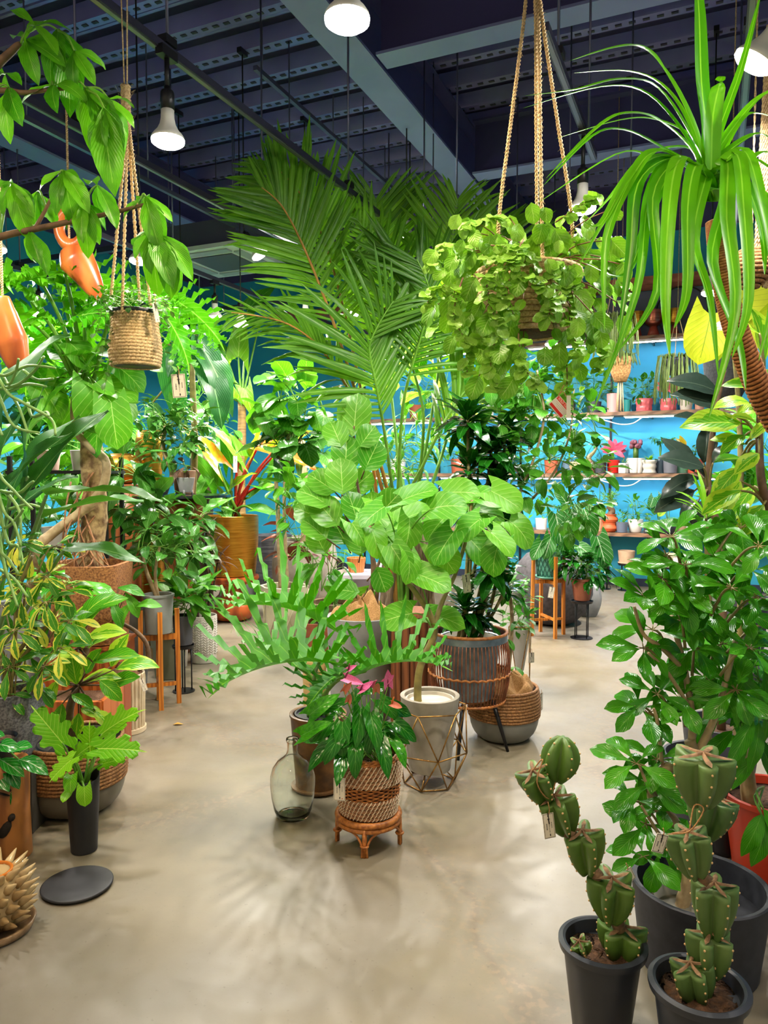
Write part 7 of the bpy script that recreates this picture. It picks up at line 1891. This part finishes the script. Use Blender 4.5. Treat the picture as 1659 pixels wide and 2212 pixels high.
leafy('side_wall_shrub', 'tall leafy shrub against the side wall at the left', 120, 1350, (.2, .25, .6, CONC), [(60, 760, 90, 50, 40), (120, 860, 100, 70, 50), (60, 980, 90, 70, 44), (200, 900, 80, 70, 40), (240, 1040, 60, 60, 30)], 'oval', M_TREE, (.24, .36), 185, S_BROWN, face=.4)
for (u, v, w, h, z, c_, lab) in [(145, 1000, .2, .12, 4.9, srgb(226, 190, 176), 'small pale pink box shelf pot among left leaves')]:
    p = P(u, v, z); t = thing('metal_shelf_unit', 'dark metal shelf unit half hidden by left foliage', 'shelf', V((p.x, z, 0)))
    for x in (-.3, .3):
        for y in (-.15, .15): MB().box((x, y, .8), (.025, .025, 1.6)).build('post', BLACK, t, smooth=False)
    for zz in (.5, 1.0, 1.5): MB().box((0, 0, zz), (.64, .34, .02)).build('shelf_board', BLACK, t, smooth=False)
    for i, (dx, zz, m_, lb) in enumerate([(-.12, 1.51, mat('pale_pink_pot', c_, rough=.6), 'pale pink pot on the dark metal shelf unit'), (.1, 1.51, HERR, 'white pot on the dark metal shelf unit'), (-.1, 1.01, HERR, 'white pot on the lower dark metal shelf'), (.15, 1.01, CONCG, 'grey pot on the lower dark metal shelf')]):
        tt = thing('pot', lb, 'pot', V((p.x + dx, z, zz))); pot(tt, .06, .075, .13, m_, .008)
d = MB().add([(-.03, 0, .002), (0, -.018, .012), (.035, .004, .003), (0, .02, .008), (0, 0, .016)], [(0, 1, 4), (1, 2, 4), (2, 3, 4), (3, 0, 4)]).build('fallen_leaf', mat('dry_leaf', srgb(214, 160, 50), srgb(180, 120, 40), rough=.6), M=Matrix.Translation(G(384, 1566)))
tag(d, 'small dry yellow leaf fallen on the bare floor', 'leaf')
# ------------------------------------------------------------------ pots on the wall shelves
def shelf_at(u, level, back=.16):
    """place on a shelf board under the photo column u"""
    z = SHELF_Z[level]; depth = .52 if level == 0 else .34
    a = WALL_A - depth + min(back, depth - .08)
    x = (u - CX) / FPX
    # R(a, b).x / R(a, b).y = x
    b = a * (x * AX.y - AX.x) / (BX.x - x * BX.y)
    return R(a, b, z + .002)
def cm(name, r, g, b_, rough=.35, **k): return mat('glaze_' + name, srgb(r, g, b_), rough=rough, **k)
BUMPY = lambda n, s, q=0.0: (lambda a, rr, zz: (rr * (1 + s * sin(n * a) * (1 if rr > .05 else .3)), zz))
def bubbly(h, rings=3, n=7, amp=.09): return lambda a, rr, zz: (rr * (1 + amp * abs(sin(pi * rings * zz / h)) * (0.6 + .4 * abs(cos(n * a / 2))) if zz < h * .98 else 1), zz)
def shelf_pot(u, level, wpx, hpx, m, label, plant, fn=None, n=28, belly=None, taper=.85, back=.16, saucer=None):
    p = shelf_at(u, level, back)
    k = p.y / FPX
    r, h = wpx * k / 2, hpx * k
    pl = Plant('shelf_plant', label, 'potted plant', p, 'small potted plants on the wall shelves', seed=int(u * 7 + level))
    z0 = 0.0
    if saucer is not None:
        MB().lathe([(.001, 0), (r * .9, 0), (r * 1.02, .014), (r * .9, .016), (.001, .012)], 24).build('saucer', saucer, pl.root); z0 = .012
    pot(pl.root, r * taper, r, h, m, r * .12, belly=belly * r if belly else None, n=n, fn=fn, z0=z0, sharp=30)
    top = p + V((0, 0, z0 + h * .88))
    rd = pl.rnd
    kind, size = plant[0], plant[1] * k
    if kind == 'leafy':   # bushy round crown
        pl.blob(top + V((0, 0, size * .45)), (size * .5, size * .35, size * .45), plant[3] if len(plant) > 3 else 26, 'oval', plant[2], (size * .2, size * .32), .0, .6, .003, hub=top, face=.3)
        pl.done(S_GREEN)
    elif kind == 'rosette':
        for j in range(14):
            el = lerp(1.3, .15, j / 14); az = j * 2.4
            d = V((cos(az) * cos(el), sin(az) * cos(el), sin(el)))
            pl.leaf(leaf_mesh('lance', plant[2], j % 3), top, d, size * rd.uniform(.8, 1.1), 0, 1.5)
        pl.done(S_GREEN)
    elif kind == 'heart':
        for j in range(plant[3] if len(plant) > 3 else 4):
            az = rd.uniform(0, 6.3); q = top + V((cos(az) * size * .3, sin(az) * size * .2 - .05, size * rd.uniform(.6, 1)))
            pl.leaf(leaf_mesh('heart', plant[2], j % 3), q, V((cos(az) * .5, -.5, -.5)), size * .45, 0, .9, up=V((0, -.9, .4)))
            pl.stem([top, top.lerp(q, .6) + V((0, 0, .02)), q], .005, .004, 5, 3)
        pl.done(S_GREEN)
    elif kind == 'star':
        for j in range(9):
            az = j * 2 * pi / 9; q = top + V((0, 0, size * .45))
            pl.leaf(leaf_mesh('lance', plant[2], j % 3), q, V((cos(az), -.4, .5 + sin(az) * .6)), size * .62, 0, 1.6, up=V((0, -1, .2)))
        pl.stem([top, top + V((0, 0, size * .45))], .008, .006, 5, 2); pl.done(S_GREEN)
    elif kind == 'grafted':
        MB().tube([pl.loc(top), pl.loc(top + V((0, 0, size * .6)))], [.035, .035], 6).build('stock', M_CACT, pl.root)
        g = MB()
        for j in range(16):
            az = j * 2.4; g.ball(pl.loc(top + V((cos(az) * .055, sin(az) * .055, size * .68 + .035 * cos(j)))), .03, 8, 6)
        g.build('grafted_head', mat('moon_cactus', srgb(110, 56, 76), srgb(150, 90, 100), rough=.5, scale=30), pl.root)
    elif kind == 'fern':
        for j in range(7):
            az = j * .9 + .3; d = V((cos(az) * .9, -.3 + sin(az) * .3, .8)); q = top + d * size * .45
            pl.stem([top, top + V((0, 0, size * .5)), q + V((0, 0, size * .25))], .004, .002, 4, 3)
            for s in range(12):
                pp = (top + V((0, 0, size * .5))).lerp(q + V((0, 0, size * .25)), s / 12)
                pl.leaf(leaf_mesh('lance', plant[2], s % 3), pp, V((rd.uniform(-1, 1), rd.uniform(-1, 0), rd.uniform(-.3, .5))), size * .16)
        pl.done(S_GREEN)
    elif kind == 'caudex':
        pl.trunk([top, top + V((-.02, 0, size * .25)), top + V((.05, 0, size * .5)), top + V((.1, 0, size * .8))], .045, .008, S_PALE, 'caudex')
        pl.blob(top + V((.12, 0, size * .85)), (size * .35, size * .2, size * .15), 14, 'lance', plant[2], (size * .2, size * .3), .2, .6, .002, hub=top + V((.09, 0, size * .75)))
        pl.done(S_GREEN)
    elif kind == 'grass':
        for j in range(40):
            az = rd.uniform(0, 6.3); d = V((cos(az) * .6, sin(az) * .6, 1))
            pl.leaf(leaf_mesh('blade', plant[2], 2), top, d, size * rd.uniform(.7, 1.1), 0, .5)
    elif kind == 'bonsai':
        pl.trunk([top, top + V((.03, 0, size * .2)), top + V((-.01, 0, size * .35)), top + V((.02, 0, size * .5))], .05, .02, S_BROWN)
        pl.blob(top + V((0, 0, size * .7)), (size * .32, size * .25, size * .26), 60, 'small', plant[2], (size * .1, size * .16), -.1, .6, .003, hub=top + V((.02, 0, size * .5)))
        pl.done(S_BROWN)
    return pl
W = cm('white', 226, 224, 222); DK = cm('charcoal', 60, 62, 72, .5); PINK = cm('pink', 226, 110, 116, .25); CLAY = cm('clay', 190, 96, 66, .5)
# second shelf
shelf_pot(1229, 1, 30, 27, cm('mottled', 96, 120, 140, .4), 'mottled blue grey pot with thin stem on the second shelf', ('fern', 60, M_TREE))
shelf_pot(1244, 1, 27, 24, cm('cream', 222, 194, 140, .4), 'round cream crackled pot with succulent on the second shelf', ('rosette', 12, M_PEPER), belly=.25, taper=.6, back=.06)
shelf_pot(1274, 1, 25, 24, cm('brownhex', 120, 62, 56, .5), 'brown hexagonal pot with twisted stem on the second shelf', ('caudex', 50, M_TREE), n=6, taper=1.0)
shelf_pot(1296, 1, 25, 23, DK, 'ridged charcoal pot with striped aloe on the second shelf', ('rosette', 24, M_GLOR), fn=lambda a, rr, zz: (rr * (1 + .02 * sin(zz * 300)), zz), taper=.95, back=.08)
shelf_pot(1324, 1, 27, 26, cm('red', 205, 44, 36, .15), 'shiny red pot with pink star leaves on the second shelf', ('star', 50, M_CALAD), saucer=cm('red', 205, 44, 36), belly=.06)
shelf_pot(1346, 1, 22, 21, W, 'plain square white pot on the second shelf', ('leafy', 22, M_RED, 12), n=4, taper=1.0, back=.06)
shelf_pot(1372, 1, 35, 32, W, 'lumpy white pot with purple grafted cactus on the second shelf', ('grafted', 50, None), fn=BUMPY(9, .08), belly=.1)
shelf_pot(1402, 1, 30, 26, cm('offwhite', 214, 206, 196, .45), 'wavy ringed white pot with small succulent on the second shelf', ('rosette', 20, M_ALOC), fn=lambda a, rr, zz: (rr * (1 + .07 * sin(zz * 95)), zz), back=.07, saucer=cm('offwhite', 214, 206, 196))
shelf_pot(1425, 1, 22, 30, cm('navy', 60, 76, 92, .4), 'knobbly dark blue pot with feathery plant on the second shelf', ('fern', 80, M_TREE), fn=lambda a, rr, zz: (rr * (1 + .09 * sin(8 * a) * sin(zz * 130)), zz))
shelf_pot(1447, 1, 30, 31, cm('slate', 110, 110, 122, .5), 'smooth slate grey pot with heart leaf on the second shelf', ('heart', 50, M_RED, 3), taper=.9, back=.06)
shelf_pot(1473, 1, 26, 31, cm('green', 84, 128, 104, .4), 'green glazed pot with brown bulb on the second shelf', ('caudex', 22, M_TREE))
shelf_pot(1500, 1, 34, 30, cm('rustred', 176, 74, 54, .45), 'rust red pot with grey plant on the second shelf', ('leafy', 40, M_PEPER, 24))
shelf_pot(1190, 1, 30, 28, CLAY, 'clay pot with bushy plant at the left of the second shelf', ('leafy', 55, M_GREEN2))
shelf_pot(1090, 1, 34, 30, W, 'white pot with arching leaves behind the ficus on the second shelf', ('rosette', 60, M_GREEN2))
shelf_pot(990, 1, 34, 30, CLAY, 'clay pot behind the palm on the second shelf', ('leafy', 70, M_GREEN2))
shelf_pot(860, 1, 34, 30, W, 'white pot far left on the second shelf', ('leafy', 80, M_GREEN2))
# third shelf
shelf_pot(1322, 2, 28, 40, cm('palepink', 232, 170, 170, .4), 'tall pale pink pot on the third shelf', ('leafy', 70, M_GREEN2, 20), taper=.92)
shelf_pot(1352, 2, 18, 26, cm('teal', 40, 140, 140, .4), 'small teal ribbed pot on the third shelf', ('rosette', 10, M_TREE), fn=BUMPY(14, .05), taper=.7)
shelf_pot(1388, 2, 34, 25, PINK, 'pink bubbly pot with fern like bush on the third shelf', ('leafy', 62, M_TREE, 50), fn=lambda a, rr, zz: (rr * (1.02 + .13 * abs(cos(5 * a)) * abs(sin(zz * 42)) ), zz), saucer=PINK)
shelf_pot(1440, 2, 34, 26, PINK, 'pink bubbly pot under the hanging mistletoe on the third shelf', ('star', 50, M_CALAD), fn=lambda a, rr, zz: (rr * (1.02 + .13 * abs(cos(5 * a)) * abs(sin(zz * 42))), zz), back=.2)
shelf_pot(1478, 2, 28, 27, cm('speckled', 206, 196, 182, .6), 'speckled cream pot with dark rosette on the third shelf', ('rosette', 26, M_BURG), taper=.8)
shelf_pot(1507, 2, 20, 27, cm('woodpink', 196, 140, 120, .6), 'pinkish striped pot on the third shelf', ('leafy', 40, M_RUBBER, 14), taper=.9)
shelf_pot(1280, 2, 32, 24, DK, 'dark pot with small tree on the third shelf', ('leafy', 90, M_ALTISS, 34))
shelf_pot(1225, 2, 32, 24, DK, 'dark pot with leafy shrub left on the third shelf', ('leafy', 90, M_GREEN2, 34))
shelf_pot(1050, 2, 34, 28, W, 'white pot behind the palm on the third shelf', ('leafy', 80, M_ALTISS, 26))
shelf_pot(900, 2, 34, 28, CLAY, 'clay pot at the far end of the third shelf', ('leafy', 80, M_GREEN2, 26))
# lowest shelf
shelf_pot(1294, 0, 30, 24, cm('carved', 190, 154, 122, .7), 'carved beige pot with white caudex plant on the lowest shelf', ('caudex', 36, M_TREE), n=8, back=.14)
shelf_pot(1318, 0, 33, 38, cm('orange', 212, 96, 52, .5), 'double ball orange pot with bonsai on the lowest shelf', ('bonsai', 60, M_TREE), fn=lambda a, rr, zz: (rr * (.72 + .36 * abs(sin(zz * 30))), zz), taper=1.0, back=.12)
shelf_pot(1345, 0, 25, 22, cm('bluegrey', 100, 108, 128, .5), 'small blue grey pot with trailing plant on the lowest shelf', ('leafy', 30, M_TREE, 20), back=.06)
shelf_pot(1374, 0, 32, 28, W, 'round white pot with leafy plant on the lowest shelf', ('leafy', 60, M_TREE, 34), belly=.15, taper=.7)
shelf_pot(1404, 0, 27, 24, DK, 'ridged dark pot with succulent on the lowest shelf', ('leafy', 26, M_PEPER, 18), back=.08)
shelf_pot(1425, 0, 22, 22, DK, 'dark pot with white veined arrow leaves on the lowest shelf', ('heart', 66, M_GLOR, 3))
shelf_pot(1445, 0, 34, 26, cm('black', 44, 46, 56, .4), 'round black pot with yellow striped leaf on the lowest shelf', ('heart', 50, M_ALTISS, 3), belly=.2, taper=.7, back=.05)
shelf_pot(1475, 0, 34, 22, cm('fan', 176, 150, 120, .7), 'tan fan patterned pot with fluffy grass on the lowest shelf', ('grass', 44, M_ALOC))
shelf_pot(1500, 0, 30, 26, cm('greywhite', 196, 194, 192, .5), 'pale grey cylinder pot with spiky plant on the lowest shelf', ('rosette', 36, M_GLOR), taper=1.0, back=.06)
shelf_pot(1525, 0, 28, 26, CLAY, 'clay pot with yellow green grass on the lowest shelf', ('grass', 50, M_ALTISS))
shelf_pot(1250, 0, 32, 20, DK, 'wide dark bowl with grey leaves on the lowest shelf', ('leafy', 50, M_PEPER, 24))
shelf_pot(1205, 0, 28, 26, DK, 'dark pot with feathery seedling at the left of the lowest shelf', ('fern', 50, M_TREE))
shelf_pot(1170, 0, 26, 24, W, 'white printed pot behind the slender ficus on the lowest shelf', ('leafy', 50, M_GREEN2))
# top shelf: copper pots and ring
COPPER = mat('copper', srgb(196, 116, 96), srgb(160, 84, 70), rough=.3, metal=.85, scale=4, stretch=(1, 1, 14))
for (u, w, lab) in [(1405, 36, 'copper pot on red foot on the top shelf'), (1371, 26, 'smaller brass pot half hidden on the top shelf'), (1450, 26, 'brass pot inside the black hoop on the top shelf')]:
    p = shelf_at(u, 3); k = p.y / FPX; r = w * k / 2
    t = thing('copper_pot', lab, 'pot', p, 0, 'metal pots on the top shelf')
    MB().lathe([(r * .75, 0), (r * .4, .13)], 24).build('foot', mat('red_foot', srgb(176, 70, 54), rough=.5), t)
    MB().lathe([(r * .4, .13), (r * .85, .16), (r, .2), (r, .33), (r * .92, .33), (r * .9, .22), (.001, .2)], 28).build('bowl', COPPER if w > 30 else GOLD, t, sharp=40)
p = shelf_at(1465, 3, .2)
hp_ = MB().torus((0, 0, 0), .3, .01, 48, 6); hp_.v = [(q[0], q[2], q[1] + .31) for q in hp_.v]
o = hp_.build('black_hoop', BLACK, M=Matrix.Translation(p) @ Matrix.Rotation(-YAW, 4, 'Z')); tag(o, 'thin black hoop standing on the top shelf', 'hoop')
# white cables under the shelves
for i, (u, lev) in enumerate([(1330, 2), (1330, 1)]):
    p = shelf_at(u, lev, .05) - V((0, 0, .06))
    o = MB().tube(smooth_path([V((-.3, 0, 0)), V((-.1, 0, -.06)), V((.05, 0, -.1)), V((.2, 0, -.09)), V((.32, 0, -.01))], 6), .008, 6).build('power_cable', W, M=Matrix.Translation(p) @ Matrix.Rotation(-YAW, 4, 'Z'))
    tag(o, ['white power cable looping under the third shelf', 'white power cable looping under the second shelf'][i], 'cable')
# pots on wire stands under the lowest shelf
BEIGE = mat('beige_clay', srgb(200, 168, 140), srgb(184, 150, 122), rough=.7, scale=10)
for (u, v, r_, m_, lab) in [(1303, 1272, .09, BEIGE, 'beige pot on wire stand under the shelf, nearest the terracotta plant'), (1352, 1275, .105, BEIGE, 'wide beige pot on wire stand in the middle under the shelf'), (1447, 1285, .1, CREAMP, 'cream pot on wire stand behind the schefflera'), (1470, 1300, .09, HERR, 'white bowl pot on wire stand behind the schefflera')]:
    b = G(u, v)
    wire_stand(b, r_ * .9, .33, lab.replace('pot on wire stand', 'pot\'s wire stand').replace('bowl pot\'s', 'bowl\'s'))
    t = thing('pot', lab, 'pot', b + V((0, 0, .345))); pot(t, r_ * .85, r_, .16, m_, .01)
    MB().lathe([(.001, -.0), (r_ * .95, .0), (r_ * 1.0, .016), (.001, .01)], 24).build('saucer', m_, t)

# ------------------------------------------------------------------ hanging macrame and mistletoe
def hanging(u, v, d, r_, h, m, label, seed, strands, slen, tassel=False):
    p = P(u, v, d)
    pl = Plant('hanging_mistletoe', label, 'hanging plant', p, seed=seed)
    MB().lathe([(.001, -h), (r_ * .55, -h), (r_ * .9, -h * .6), (r_, -.02), (r_ * 1.03, 0), (r_ * .9, 0), (.001, -.03)], 28).build('pot', m, pl.root)
    for k in range(3):
        a = k * 2.1; MB().tube([(r_ * cos(a), r_ * sin(a), 0), (0, 0, .5), (0, 0, DECK - p.z)], .004, 5).build('cord', JUTE, pl.root)
    st_ = MB()
    for k in range(strands):
        a = pl.rnd.random() * 6.3; R0 = r_ * pl.rnd.uniform(.6, 1.5); L = slen * pl.rnd.uniform(.5, 1)
        st_.tube([(r_ * .6 * cos(a), r_ * .6 * sin(a), 0), (R0 * cos(a), R0 * sin(a), .04), (R0 * 1.15 * cos(a), R0 * 1.15 * sin(a), -L * .5), (R0 * 1.2 * cos(a), R0 * 1.2 * sin(a), -L)], .004, 4)
    st_.build('hanging_strands', mat('mistletoe', srgb(130, 150, 76), srgb(96, 120, 60), rough=.5, scale=20), pl.root)['kind'] = 'stuff'
    if tassel:
        ts = MB()
        for k in range(40):
            a = k * .9; ts.tube([(r_ * .2 * cos(a), r_ * .2 * sin(a), -h), (r_ * .35 * cos(a), r_ * .35 * sin(a), -h - .3)], .004, 4)
        ts.build('tassel', JUTE, pl.root)['kind'] = 'stuff'
    return pl
MACR = mat('macrame', srgb(196, 150, 96), srgb(140, 100, 60), rough=.9, scale=60, bump=.6, bdist=.01)
hanging(1341, 772, 7.8, .11, .25, MACR, 'macrame hanger with tassel in front of the lit shelf', 191, 50, .1, True)
hanging(1462, 775, 8.0, .13, .17, DK, 'hanging mistletoe cactus with thin green strands before the shelf', 192, 150, .5)
hanging(1330, 690, 7.0, .12, .12, DK, 'upper hanging mistletoe cactus behind the leafy basket', 193, 120, .35)
hanging(1572, 770, 4.6, .14, .26, mat('dark_basket', srgb(40, 42, 48), srgb(60, 60, 66), rough=.7, scale=80, bump=.5), 'dark round hanging basket beside the wrapped trunk', 194, 8, .05)

# ------------------------------------------------------------------ plants at the right edge
def edge_plant(name, label, base, potm, seed, leaves, kind, lm, hubs, stem_m, D, ws=1.0, up=V((0, -.6, .8)), r0=.006, potsize=(.13, .17, .35)):
    pl = Plant(name, label, 'potted plant', base, seed=seed)
    pot(pl.root, *potsize, potm, .012)
    pl.trunk([base + V((0, 0, potsize[2] * .85))] + [P(*h) for h in hubs], .02, .009, stem_m)
    for i, (u0, v0, u1, v1, L) in enumerate(leaves):
        z = pl.rnd.uniform(-.1, .1)
        a, q = P(u0, v0, D + z), P(u1, v1, D + z - .03)
        pl.leaf(leaf_mesh(kind, lm, i % 3), a, q - a, L or (q - a).length * 1.1, pl.rnd.uniform(-.3, .3), ws, up=up)
        h = min((P(*h) for h in hubs), key=lambda s: (s - a).length)
        MB().tube(smooth_path([pl.loc(h), pl.loc(h.lerp(a, .5) + V((0, 0, .02))), pl.loc(a)], 3), radii(r0, r0 * .6, 7), 6).build('petiole', S_OLIVE, pl.root)
    return pl
b = V((P(1880, 1500, 2.9).x, 2.9, 0))
edge_plant('variegated_fig', 'yellow green variegated fig with big leaves at the right edge', b, CONCG, 201,
    [(1600, 915, 1488, 900, 0), (1610, 960, 1555, 930, 0), (1590, 900, 1640, 860, 0), (1600, 990, 1550, 985, 0), (1620, 950, 1660, 900, 0), (1600, 1010, 1540, 1060, 0), (1630, 1050, 1575, 1110, 0), (1640, 840, 1580, 810, 0), (1620, 870, 1560, 850, 0), (1650, 780, 1650, 740, .2), (1600, 1040, 1560, 1090, 0), (1640, 1000, 1660, 1060, 0),
     (1600, 1060, 1520, 1090, 0), (1640, 920, 1600, 880, 0), (1650, 1090, 1600, 1150, 0), (1620, 820, 1680, 800, 0), (1610, 940, 1560, 960, 0), (1640, 720, 1600, 690, .18), (1640, 980, 1590, 1010, 0)], 'oval', M_ALTISS, [(1760, 1300, 2.7), (1660, 1100, 2.5), (1640, 950, 2.5), (1650, 800, 2.5)], S_BROWN, 2.5, 1.1)
b = V((P(1560, 1500, 3.4).x, 3.4, 0))
edge_plant('black_rubber_plant', 'near black rubber plant before the lit shelves', b, DK, 203,
    [(1520, 1010, 1440, 975, 0), (1520, 1000, 1535, 920, 0), (1510, 1030, 1430, 1045, 0), (1500, 1060, 1420, 1090, 0), (1530, 1040, 1500, 980, 0), (1540, 1000, 1570, 950, 0), (1510, 1080, 1470, 1110, 0), (1500, 1020, 1460, 940, 0), (1540, 1060, 1560, 1120, 0), (1560, 880, 1490, 845, .25), (1555, 850, 1500, 815, .25), (1520, 1080, 1500, 1130, 0), (1545, 930, 1500, 900, .22)], 'oval', M_RUBBER,
    [(1560, 1200, 3.4), (1530, 1060, 3.4), (1545, 900, 3.4), (1565, 800, 3.4)], S_BROWN, 3.4, 1.1)
b = V((P(1530, 1500, 3.0).x, 3.0, 0))
pl = edge_plant('spiky_yucca', 'spiky lime green yucca between rubber plant and schefflera', b, DK, 205, [(1525, 1120, 1480 + i * 11, 1015 + abs(i - 4) * 14, .0) for i in range(10)] + [(1525, 1120, 1470, 1110, 0), (1525, 1120, 1580, 1080, 0)], 'blade', M_LIME, [(1530, 1250, 3.0), (1525, 1130, 3.0)], S_OLIVE, 3.0, .8)
b = V((P(1600, 1400, 4.4).x, 4.4, 0))
edge_plant('yellow_monstera', 'yellowing monstera leaf lit from behind near the wrapped trunk', b, DK, 207, [(1535, 680, 1515, 775, 0), (1590, 750, 1600, 690, .3), (1620, 700, 1650, 640, .3), (1600, 650, 1640, 600, .3)], 'heart', M_MONST, [(1600, 1000, 4.4), (1585, 760, 4.4), (1560, 690, 4.4)], S_OLIVE, 4.4, 1.1, up=V((0, -.95, .3)))
leafy('right_back_shrub', 'dark bushy shrub filling the right behind the schefflera', 1600, 1420, (.16, .2, .5, DK), [(1600, 1060, 60, 50, 34), (1640, 950, 50, 70, 30), (1570, 1120, 50, 40, 24), (1640, 1100, 40, 50, 20)], 'oval', M_SCHEFF, (.2, .3), 209, S_BROWN, face=.4)
t = thing('jute_hanger', 'bundle of jute hangers hanging at the right edge', 'hanger', P(1655, 620, 3.0))
for k in range(8):
    dx = (k - 4) * .012
    rope([V((dx, .01 * (k % 3), 0)), V((dx * .8, 0, .45)), V((dx * .4, 0, 1.0))], .006, 'rope', JUTE, t, 26, 20, k)
t = thing('jute_ball', 'round jute wrapped pot hanging behind the wrapped trunk', 'pot', P(1622, 580, 3.0))
rope_rows(MB(), [(.075 * sin(pi * (.12 + .7 * i / 9)), -.07 + i * .015) for i in range(10)], 60, 24, .009).build('wrap', SEAGRASS, t)
rope([V((0, 0, .07)), V((0, 0, DECK - t.location.z))], .004, 'cord', JUTE, t, 30)
